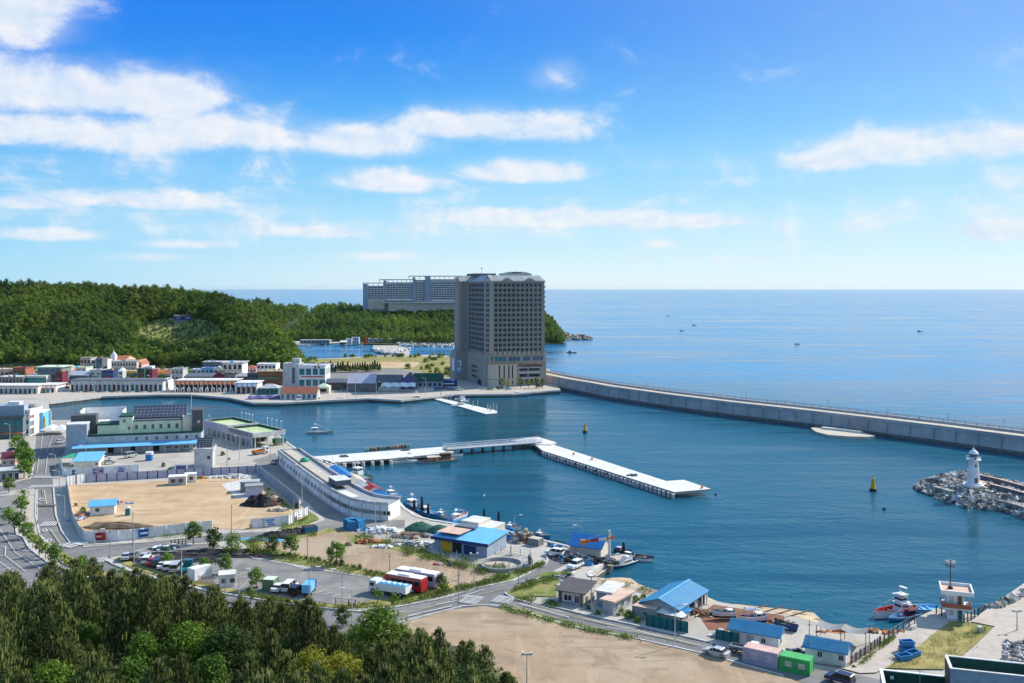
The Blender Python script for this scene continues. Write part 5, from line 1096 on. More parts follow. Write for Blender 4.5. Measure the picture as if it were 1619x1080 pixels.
struct(MB().prism([G(x, y) for x, y in [(405, 745), (412, 743), (478, 796), (473, 800)]], LZ, LZ + .5).build('pavement', 'beige'))
def banner(label, A, B, z0, z1, mats, seed, lines=3):
    a, b = G(*A), G(*B); rz, W = frame_of(a, b); r = random.Random(seed); n = Vector((math.sin(rz), -math.cos(rz), 0)) * .16
    rt = empty('banner', a + n, rz, label, 'banner'); mb = MB(); mb.box(0, W, -.03, 0, z0, z1)
    for k in range(lines): z = z0 + (z1 - z0) * (k + .5) / lines; mb.box(W * r.uniform(.05, .3), W * r.uniform(.6, .95), -.05, -.031, z - (z1 - z0) * .12, z + (z1 - z0) * .1, 1 + k % (len(mats) - 1))
    mb.build('print', mats, rt)
banner('small blue striped banner at the left end of the market yard hoarding', (112, 753), (121, 752.6), .5, 2.2, ['white', 'navy', 'navy'], 1, 4)
banner('violet and pink banner in the middle of the market yard hoarding', (147, 751.5), (163, 750.6), .4, 2.3, ['violet', 'pink', 'lilac'], 2)
banner('violet banner at the right end of the market yard hoarding', (185, 749.6), (199, 748.8), .6, 2.3, ['lilac', 'violet', 'violet'], 3)
banner('red picture banner on the long white hoarding', (150, 857.2), (167, 856.6), .5, 2.4, ['red', 'maroon', 'pink'], 4)
banner('deep blue picture banner on the long white hoarding', (218, 852.8), (235, 851), .5, 2.5, ['blue', 'navy', 'white'], 5)
banner('white sign with blue bands on the hoarding by the dark net heaps', (419, 834.4), (437, 832.6), .4, 2.3, ['white', 'blue', 'blue'], 6)
banner('white notice with red and blue lettering at the right end of the hoarding', (469, 825.6), (477, 821.4), .5, 2.2, ['white', 'red', 'blue'], 7, 2)
rt = empty('notice_board', G(276, 748), .02, 'white framed notice board with violet print standing in the market yard', 'sign'); part(rt, 'board', ['white', 'violet'], (0, 4.4, 0, .15, .6, 3), (.5, 3.9, -.02, -.001, 1.2, 2.6, 1)); reps('leg', box_mesh('leg', 'steel', -.06, .06, .151, .25, 0, 2.4), rt, [(.4, 0, 0), (4, 0, 0)])
fence('wire_fence', 'wire fence with slim posts around the round concrete pit', 'fence', [(792, 874), (838, 881), (842, 897), (805, 910), (740, 900), (700, 886)], 1.7, 'steel', 'lightgrey', wire=True)
fence('wire_fence', 'wire fence along the harbour path beside the blue tubs', 'fence', [(1345, 1053), (1383, 1027), (1419, 1003), (1446, 987)], 1.8, 'steel', 'brown', wire=True, gap=2.2)
fence('wire_fence', 'short wire fence between the watch hut and the rubble', 'fence', [(1524, 986), (1546, 975)], 1.8, 'steel', 'deepgreen', wire=True, gap=1.6)
fence('wire_fence', 'short wire fence on the quay edge left of the watch hut', 'fence', [(1480, 972), (1497, 979)], 1.8, 'steel', 'deepgreen', wire=True, gap=1.6)
fence('sheet_fence', 'teal green sheet fence along the road before the big blue boat shed', 'fence', [(1022, 989), (1087, 1002)], 2.2, 'teal', 'deepgreen', gap=1.4)
fence('sheet_fence', 'dark green sheet fence joining the blue roofed hut on the left', 'fence', [(1132, 1012), (1167, 1019)], 2.0, 'teal', 'deepgreen', gap=1.4)
fence('sheet_fence', 'weathered white fence behind the blue roofed huts', 'fence', [(1347, 1049), (1372, 1033), (1392, 1018)], 1.4, 'offwhite', 'rust', gap=1.6)
fence('wire_fence', 'low black rail fence at the near corner of the car park', 'fence', [(531, 957), (562, 960)], 1.5, 'black', 'rust', wire=True, gap=1.4)
fence('wire_fence', 'low black rail at the top of the car park beneath the tree', 'fence', [(271, 863), (294, 861)], 1.5, 'black', 'black', wire=True, gap=.8)
# the long curved white warehouse
def curved_block():
    base = [(439, 733), (458, 748.5), (476, 763.5), (496, 779), (516, 794), (530, 803), (545, 811), (561, 817), (586, 821.5), (614, 824)]
    P = [G(x, y) for x, y in base]; P = [Vector((p.x, p.y, 0)) for p in P]
    pts = []
    for i in range(len(P) - 1):                                       # smooth the front line
        p0, p1, p2, p3 = P[max(0, i - 1)], P[i], P[i + 1], P[min(len(P) - 1, i + 2)]
        for k in range(4):
            t = k / 4; pts.append(.5 * ((2 * p1) + (p2 - p0) * t + (2 * p0 - 5 * p1 + 4 * p2 - p3) * t * t + (3 * p1 - p0 - 3 * p2 + p3) * t ** 3))
    pts.append(P[-1]); D = 8.0; HH = 4.3
    rt = empty('warehouse', (pts[0].x, pts[0].y, LZ), 0, 'long curved white single storey building with many small windows along the quay', 'warehouse')
    back = offs(pts, D); o = rt.location
    L = lambda q: (q.x - o.x, q.y - o.y)
    poly = [L(p) for p in pts] + [L(p) for p in back[::-1]]
    MB().prism(poly, -.4, HH).build('wall', 'white', rt)
    mb = MB(); i0, i1 = offs(pts, .35), offs(pts, D - .35)
    for a, b in ((offs(pts, -.12), i0), (i1, offs(pts, D + .12))):
        mb.prism([L(p) for p in a] + [L(p) for p in b[::-1]], HH + .002, HH + .85)
    mb.prism([L(i0[0]), L(i1[0]), L(offs(pts[:2], D - .35)[0].lerp(offs(pts[:2], D - .35)[1], .1)), L(i0[0].lerp(i0[1], .1))], HH + .004, HH + .84)
    mb.build('parapet', 'lightgrey', rt)
    MB().prism([L(p) for p in i0] + [L(p) for p in i1[::-1]], HH + .006, HH + .12).build('flat_roof', 'grey', rt)
    def strip_on(name, m, a, b, d0, d1, z0, z1):
        q0, q1 = offs(pts, d0)[a:b], offs(pts, d1)[a:b]; MB().prism([L(p) for p in q0] + [L(p) for p in q1[::-1]], HH + z0, HH + z1).build(name, m, rt)
    strip_on('roof_sheet', 'beige', 1, 16, 1.2, 4.4, .125, 1.1); strip_on('roof_sheet', 'offwhite', 20, 27, .5, 3.4, .125, .5)
    strip_on('roof_house', 'slate', 15, 19, 1.6, 6.2, 1.12, 2.6); strip_on('roof_cover', 'offwhite', 15, 19, 1.4, 6.4, 2.61, 2.8)
    mb = MB(); c = L(offs(pts, 3.2)[6]); mb.lathe([(1.6, 0), (1.6, .6), (1.0, 1.2), (.01, 1.4)], 12); link('roof_vent', mb.mesh('roof_vent', 'jade'), rt, (*c, HH + 1.11))
    tot = 0
    for i in range(len(pts) - 1):
        a, b = pts[i], pts[i + 1]; d = (b - a); rz = math.atan2(d.y, d.x); n = 1
        for k in range(n):
            w = 1.5 if i < 26 else 2.3; q = a + d * ((k + .5) / n) - d.normalized() * w / 2; nn = Vector((math.sin(rz), -math.cos(rz), 0)) * .10
            link('window', win_mesh(w, 1.3, 'offwhite', 'glass', 1), rt, (q.x - o.x + nn.x, q.y - o.y + nn.y, 1.5), rz)
            if i % 4 == 2: q = a + nn; link('down_pipe', box_mesh('down_pipe', 'grey', -.06, .06, -.1, .0, .1, HH), rt, (q.x - o.x, q.y - o.y, 0), rz)
curved_block()
# quay stalls behind the warehouse
def tent(label, A, B, dep, h, rise, roof, wall, cat='stall tent'):
    rt = building('stall_tent', label, cat, G(*A), G(*B), dep, h, wall, 'gable', roof, [], rise=rise, over=.4); return rt
tent('royal blue stall roof at the head of the quay row', (518, 752), (540, 770), 5, 2.4, 1.0, 'blue', 'maroon')
tent('tan stall roof between the blue stall and the red tent', (542, 765), (556, 777), 5, 2.3, .9, 'beige', 'maroon')
tent('grey brown stall roof beside the moored white boat', (556, 775), (570, 785), 5, 2.3, 1.0, 'lightgrey', 'midgrey')
tent('bright red tent among the quay stalls', (570, 781), (581, 789), 4.4, 2.4, 1.2, 'red', 'offwhite')
tent('blue tarpaulin stall just before the end of the curved building', (586, 789), (609, 798), 4, 1.7, .8, 'blue', 'navy')
# ---- middle yard
def container(label, A, B, dep, h, m, wins=(), cat='container', name='container', top=None):
    a, b = G(*A), G(*B); rz, W = frame_of(a, b); rt = empty(name, a, rz, label, cat); mb = MB(); n = max(4, int(W / .35))
    for face in range(2):
        y = 0 if not face else dep
        for k in range(n):
            s = .04 if k % 2 else 0; x0, x1 = W * k / n, W * (k + 1) / n; yy = y + s if not face else y - s
            mb.quad((x0, yy, .1), (x1, yy, .1), (x1, yy, h - .1), (x0, yy, h - .1))
    mb.box(.02, W - .02, .05, dep - .05, .1, h - .06); mb.build('body', m, rt)
    fr = [(x - .09, x + .09, y - .09, y + .09, 0, h) for x in (.02, W - .02) for y in (.02, dep - .02)] + [(.1, W - .1, y - .08, y + .08, z, z + .16) for y in (.0, dep) for z in (.0, h - .14)]
    part(rt, 'frame', m, *fr); part(rt, 'top', top or m, (.0, W, .0, dep, h + .003, h + .06)); windows(rt, W, dep, wins); return rt
container('upper bright blue container at the yard entrance', (551, 840), (566, 838.5), 2.5, 2.4, 'azure'); container('second blue container turned beside the first in the yard', (567, 839), (578, 835), 5, 2.4, 'azure')
container('lilac grey office container beside the road near the white truck', (1175, 1047), (1229, 1059), 2.7, 2.6, 'lilac', [('f', 1, 1.2, 2.4, 1.0, 1.1, .9, 'white', 'lilac', 2), ('f', 1, 4, 5, 1.0, .9, .9, 'white', 'lilac', 1)], 'container', top='pink')
container('bright green office container with two white windows by the road', (1232, 1060), (1280, 1070), 2.7, 2.5, 'green', [('f', 2, 1.0, 4.2, 1.0, 1.0, .8, 'white', 'beige', 1)])
container('rust topped container office among bushes before the blue boat shed', (1000, 977), (1036, 984), 3, 2.4, 'grey', [('f', 1, 2.2, 3.4, .8, 1.0, 1, 'white', 'glass', 1)], top='peach')
building('net_store', 'tall cream box store beside the green net heaps on the quay', 'store', G(730, 846), G(756, 850), 6, 3.5, 'cream', 'slab', 'offwhite', [], over=.1)
building('net_store', 'lower cream store with a window on the quay', 'store', G(756.5, 850), G(777, 853), 7, 2.5, 'cream', 'slab', 'offwhite', [('f', 1, 1.6, 2.6, 1.1, .8, .8, 'grey', 'glass', 1)], over=.1)
rt = building('net_shed', 'long open shed with a bright blue roof and yellow sacks inside beside the round pit', 'shed', G(687, 869), G(770, 882), 9.5, 3.2, 'bluegrey', 'shed', 'skyblue', [('f', 1, 1.8, 5.0, .1, 3.3, 2.7, None, 'yellow', 0, 'sack_bay'), ('f', 1, 5.2, 8.6, .1, 2.6, 2.6, None, 'black', 0, 'open_bay'), ('f', 1, 8.4, 12.0, .1, 3.4, 2.2, None, 'navy', 0, 'open_bay')], rise=.9, over=.6, ribs=18)  # black and navy panels paint the shade of the open front
W_, D_, H_ = dims(rt); part(rt, 'roof_panel', 'peach', (.2, W_ * .46, .6, 8.6, H_ + 1.13, H_ + 1.2)); part(rt, 'fascia', 'navy', (-.7, W_ + .7, -.8, -.62, H_ - .5, H_ + .25)); part(rt, 'ridge_trim', 'slate', (W_ * .12, W_ * .5, 6.5, 8.4, H_ + 1.21, H_ + 1.5))
rt = empty('round_pit', G(793, 896), 0, 'round concrete pit with a low ring wall on the quay yard', 'pit'); MB().lathe([(4.9, -.2), (4.9, .9), (4.5, .9), (4.5, .1)], 40).build('ring_wall', 'grey', rt); MB().prism([(4.5 * math.cos(k * .157), 4.5 * math.sin(k * .157)) for k in range(40)], None, .12).build('floor', 'pave', rt)
rt = empty('yard_gate', G(839, 897), R(100), 'dark green leaning gate beside the round pit', 'gate'); part(rt, 'leaf', 'deepgreen', (0, 3, -.05, .05, .1, 2.2)); part(rt, 'brace', 'netgreen', (0, 3, -.12, -.051, 1, 1.2))
heap('net_heap', 'big dark green heap of fishing net at the quay', 'net heap', G(664, 838), 4.6, 3.2, 2.1, 'netgreen', 3, jag=.2)
heap('net_heap', 'second flatter green net heap beside the blue roofed shed', 'net heap', G(695, 841), 3.6, 2.8, 1.8, 'netgreen', 5, jag=.2)
heap('net_heap', 'orange brown net heap beside the cream store', 'net heap', G(717, 842), 2.6, 2.2, 1.4, 'orange', 6, jag=.3)
J('bag_heap', 'white bags and buoys heaped behind the blue containers', 'bags', 603, 841, 6.5, 2.2, 1.3, ['white', 'offwhite', 'lilac', 'white', 'beige'], 21, n=90, s=(.3, .8))
heap('tarp_heap', 'blue tarp crumpled beside the blue containers', 'tarp', G(580, 841), 2.4, 1.5, 1.0, 'azure', 7, jag=.5)
J('pallet_stack', 'flat dark pallets in a row behind the blue roofed shed', 'pallets', 650, 849, 5, 1.6, .7, ['midgrey', 'beige', 'brown'], 22, n=40, s=(.5, 1.0)); J('junk_heap', 'grey clutter and white sheets on the weeds left of the blue roofed shed', 'junk', 655, 862, 6.5, 1.8, 1.0, ['white', 'lilac', 'midgrey', 'beige', 'white'], 23, n=80, s=(.25, .7))
J('log_pile', 'orange brown logs lying on the grass', 'logs', 577, 858, 3.4, 1.0, .8, ['orange', 'tan', 'brown'], 24, n=26, s=(.3, .9)); H('soil_heap', 'small brown soil heap on the sand field', 'soil heap', 550, 863, 1.3, 1.0, .9, 'brown', 8); J('sack_row', 'pale sacks lying in front of the grassy verge', 'sacks', 604, 866, 2.8, .8, .6, ['offwhite', 'white'], 25, n=20, s=(.3, .6))
J('rubbish_heap', 'red and white scraps beside the weeds of the sand field', 'rubbish', 694, 893, 1.4, .6, .5, ['red', 'white'], 26, n=12, s=(.2, .5)); J('rubbish_heap', 'dark blue scraps beside the weeds of the sand field', 'rubbish', 713, 894, 1.0, .6, .5, ['navy', 'black'], 27, n=10, s=(.2, .5))
for i, (x, y, rx, lab, pile) in enumerate([(436, 850, 5.5, 'black net heap on a blue tarp near the white hoarding', 'net'), (457, 846, 3.4, 'second black net heap before the blue bin', 'net'), (470, 844, 3.0, 'third black net heap beside the blue bin', 'net')]):
    heap('net_heap', lab, 'net heap', G(x, y), rx, 2.2, 1.5, 'net', 30 + i, jag=.5)
heap('tarp_sheet', 'long turquoise tarp lying along the grass by the net heaps', 'tarp', G(415, 854), 8.5, 1.2, .5, 'skyblue', 33, jag=.4, rz=-.12)
container('open blue bin heaped with black net', (483, 845), (502, 842), 2.4, 1.7, 'azure', name='net_bin', cat='bin', top='net')
for i, (x, y, rx, ry, lab) in enumerate([(300, 880, 10, 3.6, 'wide brown net heap spread in the middle of the car park'), (322, 887, 6, 2.2, 'low net heap in front of the wide one in the car park'), (262, 876, 5, 1.1, 'thin strip of dark net at the head of the car park'), (350, 872, 11, 2.2, 'long dark net bank along the hedge of the car park'), (392, 880, 9, 1.6, 'dark net bank at the right along the hedge')]):
    heap('net_heap', lab, 'net heap', G(x, y), rx, ry, .45, 'net', 40 + i, jag=.9, n=40)
J('junk_heap', 'green boards and a white tub at the head of the car park', 'junk', 258, 869, 3.2, .8, .8, ['deepgreen', 'netgreen', 'white'], 46, n=26, s=(.3, .8))
J('crate_stack', 'brown crates and blue sheets stacked on the quay', 'crates', 806, 853, 2.6, 2.4, 3.2, ['blue', 'azure', 'tan', 'navy'], 51, n=70, s=(.3, .7)); J('crate_stack', 'tall stack of tan cartons on the quay edge', 'crates', 829, 856, 3.4, 2.6, 3.4, ['tan', 'beige', 'brown', 'offwhite', 'midgrey'], 52, n=120, s=(.3, .7)); container('dark open box at the right of the carton stacks', (835, 862), (851, 865), 2.2, 1.8, 'midgrey', name='crate', cat='crate', top='beige')
J('junk_heap', 'dark gear and crates heaped before the blue roofed crane hut', 'junk', 908, 885, 5, 2.0, 1.4, ['midgrey', 'black', 'slate', 'azure', 'rust'], 53, n=110, s=(.25, .7)); J('junk_heap', 'black gear heaped at the foot of the crane', 'junk', 950, 889, 3.6, 1.6, 1.3, ['black', 'darkgrey', 'slate'], 54, n=80, s=(.25, .7)); heap('tarp_heap', 'bright blue tarp beside the white jeep', 'tarp', G(928, 893), 1.7, 1.2, 1.2, 'azure', 55, jag=.4)
J('bag_heap', 'black and grey bags piled on the grass beside the road', 'bags', 885, 915, 2.2, 1.0, 1.1, ['black', 'grey', 'midgrey', 'darkgrey'], 56, n=60, s=(.25, .5)); H('bush_heap', 'small green weed mound beside the grey bags', 'weeds', 901, 914, 1.2, .9, 1.0, 'deepgreen', 57)
rt = building('crane_hut', 'cream quay hut with a steep bright blue roof beside the orange crane', 'hut', G(901, 877), G(950, 883.5), 6.5, 2.5, 'cream', 'gable', 'blue', [('f', 1, 1, 2.4, .2, 1.2, 2, None, 'beige', 0, 'door')], rise=1.9, over=.45, ribs=14)
rt = empty('quay_crane', G(963.5, 887), 0, 'white post crane with an orange and red boom on the quay', 'crane'); MB().tube((0, 0, 0), (0, 0, 7.2), .32, .26).build('mast', 'offwhite', rt)
p0, p1 = Vector((-6.1, 1.0, 4.2)), Vector((1.2, -.2, 5.6)); mb = MB()
for k, m_ in enumerate((0, 1, 2, 0)): a, b = p0.lerp(p1, k / 4), p0.lerp(p1, (k + 1) / 4); mb.tube(a, b, .34, n=4, m=m_)
mb.build('boom', ['orange', 'red', 'offwhite'], rt); MB().tube((0, 0, 7.1), p0 + Vector((.2, 0, .3)), .05).tube((0, 0, 7.1), p1, .05).build('stay', 'lightgrey', rt); part(rt, 'counterweight', 'orange', (-6.7, -5.6, .5, 1.5, 3.6, 4.7)); part(rt, 'base', 'grey', (-.9, .9, -.9, .9, 0, .6))
for x, y, l, sd in ((640, 712, 'ropes and crates near the moored boats on the jetty', 71), (738, 706, 'blue and grey gear at the start of the gangway', 72), (1000, 752, 'coil of rope and boxes halfway along the long pier', 73), (545, 722, 'boxes and net at the root of the jetty', 74)): junk('gear_heap', l, 'gear', G(x, y, 1.95), 1.8, 1.0, .8, ['slate', 'azure', 'tan', 'netgreen', 'brown'], sd, n=24, s=(.2, .5))
# ---- the shore road houses
rt = building('house', 'small house with a flat dark brown roof and white framed windows beside the junction', 'house', G(882, 953), G(923, 960), 5.6, 2.6, 'cream', 'shed', 'darkroof', [('f', 1, 1.3, 3.4, .7, 1.9, 1.4, 'white', 'glass', 1), ('f', 1, 3.7, 5.0, .5, 1.2, 1.6, 'white', 'glass', 1), ('r', 2, .8, 4.8, .7, 1.2, 1.2, 'white', 'glass', 1)], rise=.9, over=.45, skirt=.7); W_, D_, H_ = dims(rt); part(rt, 'corner_panel', 'brown', (.3, .9, -.06, -.005, .1, 2.5), (W_ - .8, W_ - .3, -.06, -.005, .1, 2.5))
building('house', 'grey flat roofed block with a pale stepped roof behind the street lamp', 'house', G(943, 958), G(967, 962), 6.5, 2.9, 'bluegrey', 'slab', 'offwhite', [], over=.3); rt = building('house', 'low grey block with a pink tinted roof in front of bushes', 'house', G(953, 969), G(970, 973), 7.5, 2.5, 'lightgrey', 'slab', 'peach', [('r', 3, .6, 6.6, .8, 1.0, 1.2, 'white', 'glass', 1)], over=.5)
rt = building('boat_shed', 'big open sided boat shed with a bright blue pitched roof on the shore', 'shed', G(1016, 973), G(1072, 985), 13.4, 2.7, 'lightgrey', 'gabley', 'azure', [('r', 3, .8, 12.8, .1, 3.4, 2.4, 'grey', 'black', 0, 'open_bay')], rise=1.25, over=.6); W_, D_, H_ = dims(rt); mb = MB(); part(rt, 'ridge_cap', 'skyblue', (W_ / 2 - .22, W_ / 2 + .22, -.6, D_ + .6, H_ + 1.43, H_ + 1.5)); part(rt, 'lean_to', 'azure', (W_ + .01, W_ + 2.0, 0, 3, 2.2, 2.35)); reps('post', box_mesh('post', 'offwhite', -.1, .1, -.1, .1, 0, 2.4), rt, [(W_ + .45, y, 0) for y in (3.5, 7, 10.5, 13)])  # black panels on the closed side wall stand in for shaded openings
rt = empty('tarpaulin', G(1036, 985), frame_of(G(1036, 985), G(1078, 994))[0], 'white tarpaulin stretched behind the teal fence', 'tarp'); mb = MB(); W_ = 5.6
for i in range(8):
    for j in range(6): f = lambda i, j: (W_ * i / 8, 6 * j / 6 + .2, 2.3 + .25 * math.sin(i * 1.3) * math.sin(j * 1.1) - .25 * abs(j - 3) * .4); mb.quad(f(i, j), f(i + 1, j), f(i + 1, j + 1), f(i, j + 1))
mb.build('sheet', 'tarp', rt, True); part(rt, 'frame', 'steel', *[(x - .05, x + .05, y - .05, y + .05, 0, 2.1) for x in (.1, 5.5) for y in (.4, 6)])
building('boat_hut', 'cream hut with a long ribbed blue roof nearer the boats on the slip', 'hut', G(1154, 1016), G(1231, 1030), 4.6, 2.6, 'offwhite', 'gable', 'azure', [('f', 1, 3.0, 4.2, .9, 1.3, 1.0, 'grey', 'lightgrey', 1), ('f', 1, 5.6, 6.6, .9, .9, 1.0, 'white', 'glass', 1), ('r', 1, 1.2, 2.4, .8, 1.0, 1, 'white', 'glass', 1)], rise=1.0, over=.5, ribs=28)
building('boat_hut', 'cream hut with a ribbed blue roof beneath the grey net canopy', 'hut', G(1273, 1043), G(1337, 1055), 4.4, 2.4, 'offwhite', 'gable', 'azure', [('f', 2, 2.0, 6.4, .9, .9, 1.0, 'white', 'glass', 1)], rise=1.0, over=.45, ribs=24)
rt = empty('net_canopy', G(1283, 1030), frame_of(G(1283, 1030), G(1352, 1042))[0], 'sagging grey net canopy behind the second blue roofed hut', 'canopy'); mb = MB(); N_ = 12
for i in range(N_):
    for j in range(4): f = lambda i, j: (8.6 * i / N_, 4 + 1.2 * j, 3.4 - .5 * math.sin(math.pi * ((i / N_ * 2) % 1)) - .12 * j); mb.quad(f(i, j), f(i + 1, j), f(i + 1, j + 1), f(i, j + 1))
mb.build('netting', 'midgrey', rt, True); reps('post', box_mesh('post', 'rust', -.06, .06, -.06, .06, 0, 3.4), rt, [(x, y, 0) for x in (.1, 4.3, 8.5) for y in (4.1, 8.6)])
J('junk_heap', 'crates and barrels behind the lilac container', 'junk', 1256, 1034, 2.2, 1.2, 1.2, ['black', 'lilac', 'deepgreen', 'brown', 'white'], 61, n=50, s=(.2, .55)); J('junk_heap', 'rope and floats strewn on the slip beneath the boats', 'junk', 1215, 985, 5, 1.6, .6, ['brown', 'rust', 'midgrey', 'orange'], 62, n=60, s=(.2, .5)); J('float_line', 'rusty orange pipe and floats lying along the beach', 'floats', 1360, 1000, 8.5, .8, .5, ['orange', 'rust', 'brown'], 63, n=60, s=(.2, .6)); J('junk_heap', 'timber props and drums beside the blue boat shed', 'junk', 1112, 972, 2.4, 2.2, 1.0, ['brown', 'rust', 'black', 'tan'], 64, n=50, s=(.2, .7)); J('junk_heap', 'white sacks and grey crates at the left end of the dark green fence', 'junk', 1139, 1008, 1.8, 1.2, 1.5, ['white', 'grey', 'offwhite'], 65, n=30, s=(.2, .5))
for i in range(4):
    rt = empty('slip_rail', G(1178 + i * 22, 968 + i * 3), R(35), ('slim launching rail beside the pink covered boat', 'slim launching rail right of the boats running into the water', 'middle launching rail of the slip', 'outermost launching rail of the slip')[i], 'rail', 'launching rails'); MB().box(-3, 7, -.1, .1, .05, .25).build('rail', 'brown', rt)
# ---- harbour corner on the right
def watch_hut():
    A, B = G(1497, 980), G(1524, 983); rz, W = frame_of(A, B); rt = empty('watch_hut', A, rz, 'white two storey harbour watch hut with a wrap around balcony', 'watch hut'); D = 4.2
    part(rt, 'wall', 'white', (0, W, 0, D, -.2, 5.3)); part(rt, 'roof', 'peach', (-1.0, W + 1.6, -1.0, D + .8, 5.302, 5.4)); part(rt, 'parapet', 'white', *parapet_boxes(-1.1, W + 1.7, -1.1, D + .9, 5.2, .75, .25)); part(rt, 'balcony', 'white', (-.9, W + 1.3, -.9, -.001, 2.4, 2.6), (W + .001, W + 1.3, 0, D, 2.4, 2.6), (-.9, -.001, 0, D, 2.4, 2.6))
    part(rt, 'balcony_rail', 'redroof', (-.9, W + 1.3, -.92, -.86, 2.61, 3.5), (W + 1.24, W + 1.3, -.86, D, 2.61, 3.5), (-.92, -.86, -.86, D, 2.61, 3.5))
    windows(rt, W, D, [('f', 1, .4, 1.4, 3.2, .9, 1.4, 'white', 'lightgrey', 1), ('f', 1, 1.9, 2.7, 2.62, .8, 2.2, 'grey', 'brown', 0, 'door'), ('f', 1, 1.9, 2.7, .1, .8, 2.1, 'grey', 'teal', 0, 'door'), ('f', 1, .5, 1.3, .9, .7, 1.1, 'white', 'lightgrey', 1), ('r', 2, .6, 3.8, 3.3, 1, 1.2, 'white', 'glass', 0)])
    o = rt.matrix_basis; m = empty('floodlight_mast', rt.location + Vector((1.6, 2, 5.4)), 0, 'tall dark floodlight mast on the watch hut roof', 'mast'); MB().tube((0, 0, 0), (0, 0, 5.6), .13, .1).build('mast', 'darkgrey', m); MB().lathe([(.9, 4.4), (1.0, 4.45), (1.0, 4.55), (.9, 4.6)], 12).build('ring_platform', 'darkgrey', m); reps('floodlight', box_mesh('floodlight', 'lightgrey', -.3, .3, -.15, .15, 0, .5), m, [(.7 * math.cos(k * 1.26), .7 * math.sin(k * 1.26), 4.9) for k in range(5)]); part(m, 'base', 'black', (-.35, .35, -.35, .35, 0, .4))
watch_hut()
def tub(label, x, y, rz, s=1.0, z=0):
    rt = empty('fish_tub', G(x, y) + Vector((0, 0, z)), rz, label, 'tub', 'blue fish tubs'); w, d, h = 2.4 * s, 1.5 * s, .95 * s
    part(rt, 'shell', 'azure', (-w / 2, w / 2, -d / 2, -d / 2 + .12, .1, h), (-w / 2, w / 2, d / 2 - .12, d / 2, .1, h), (-w / 2, -w / 2 + .12, -d / 2 + .12, d / 2 - .12, .1, h), (w / 2 - .12, w / 2, -d / 2 + .12, d / 2 - .12, .1, h), (-w / 2 + .12, w / 2 - .12, -d / 2 + .12, d / 2 - .12, .1, .25)); part(rt, 'rim', 'blue', *parapet_boxes(-w / 2 - .06, w / 2 + .06, -d / 2 - .06, d / 2 + .06, h + .002, .1, .2))
tub('blue fish tub nearest the viewer on the path edge', 1429, 1044, .25); tub('blue fish tub at the back of the group by the path', 1434, 1031, .3); tub('blue fish tub on the right of the group, half on the lawn', 1443, 1039, .5); tub('blue fish tub stacked on the rear one', 1434, 1031, .1, .9, 1.1)
rt = empty('stone_marker', G(1549, 1001), 0, 'small pale stone marker on the lawn', 'marker'); part(rt, 'stone', 'lightgrey', (-.35, .35, -.3, .3, 0, 1.1)); part(rt, 'cap', 'offwhite', (-.42, .42, -.37, .37, 1.101, 1.25))
def rooftops():
    rz = R(-17); O = at_dist(1391, 122, 0); u = Vector((math.cos(rz), math.sin(rz), 0)); v = Vector((-u.y, u.x, 0)); zt = hgt(122, 1057)
    o = O - v * 16; rt = empty('apartment_block', (o.x, o.y, LZ), rz, 'blue grey apartment block with dark green parapet roofs at the lower right corner', 'apartment block'); zt -= LZ
    part(rt, 'wall', 'bluegrey', (0, 26, 0, 16, -2, zt - 1.5)); part(rt, 'flat_roof', 'deepgreen', (.3, 25.7, .3, 15.7, zt - 1.498, zt - 1.4)); part(rt, 'parapet', 'bluegrey', *parapet_boxes(0, 26, 0, 16, zt - 1.499, 1.4, .3)); part(rt, 'parapet_lining', 'deepgreen', (.301, 7.6, 15.6, 15.698, zt - 1.39, zt - .12), (.301, .36, .4, 15.59, zt - 1.39, zt - .12)); part(rt, 'coping', 'white', *parapet_boxes(-.05, 26.05, -.05, 16.05, zt - .098, .1, .4))
    zh = hgt(119, 1039) - LZ; x0, x1, y0, y1 = 7.7, 24, 11.6, 16.05
    part(rt, 'stair_head', 'bluegrey', (x0, x1, y0, y1, zt - 1.39, zh - 1.6)); part(rt, 'stair_head_roof', 'deepgreen', (x0 + .3, x1 - .3, y0 + .3, y1 - .3, zh - 1.598, zh - 1.5)); part(rt, 'stair_head_parapet', 'bluegrey', *parapet_boxes(x0, x1, y0, y1, zh - 1.599, 1.5, .28)); part(rt, 'stair_head_lining', 'deepgreen', (x0 + .281, x1 - .281, y1 - .36, y1 - .282, zh - 1.49, zh - .12)); part(rt, 'stair_head_coping', 'offwhite', *parapet_boxes(x0 - .04, x1 + .04, y0 - .04, y1 + .04, zh - .098, .1, .34)); part(rt, 'side_panel', 'brown', (x0 - .05, x0 - .003, y0 + .1, y1 - .1, zt - 1.38, zh - .4))
    mb = MB(); mb.tube((4.6, 14.5, zt - 1.4), (4.6, 14.5, zt + 1.0), .04, n=5); mb.tube((4.2, 14.5, zt + .8), (5.0, 14.5, zt + .8), .03, n=4); mb.build('antenna', 'steel', rt); part(rt, 'roof_lamp', 'white', (1.2, 1.6, 15.2, 15.5, zt - .9, zt - .6))
rooftops()
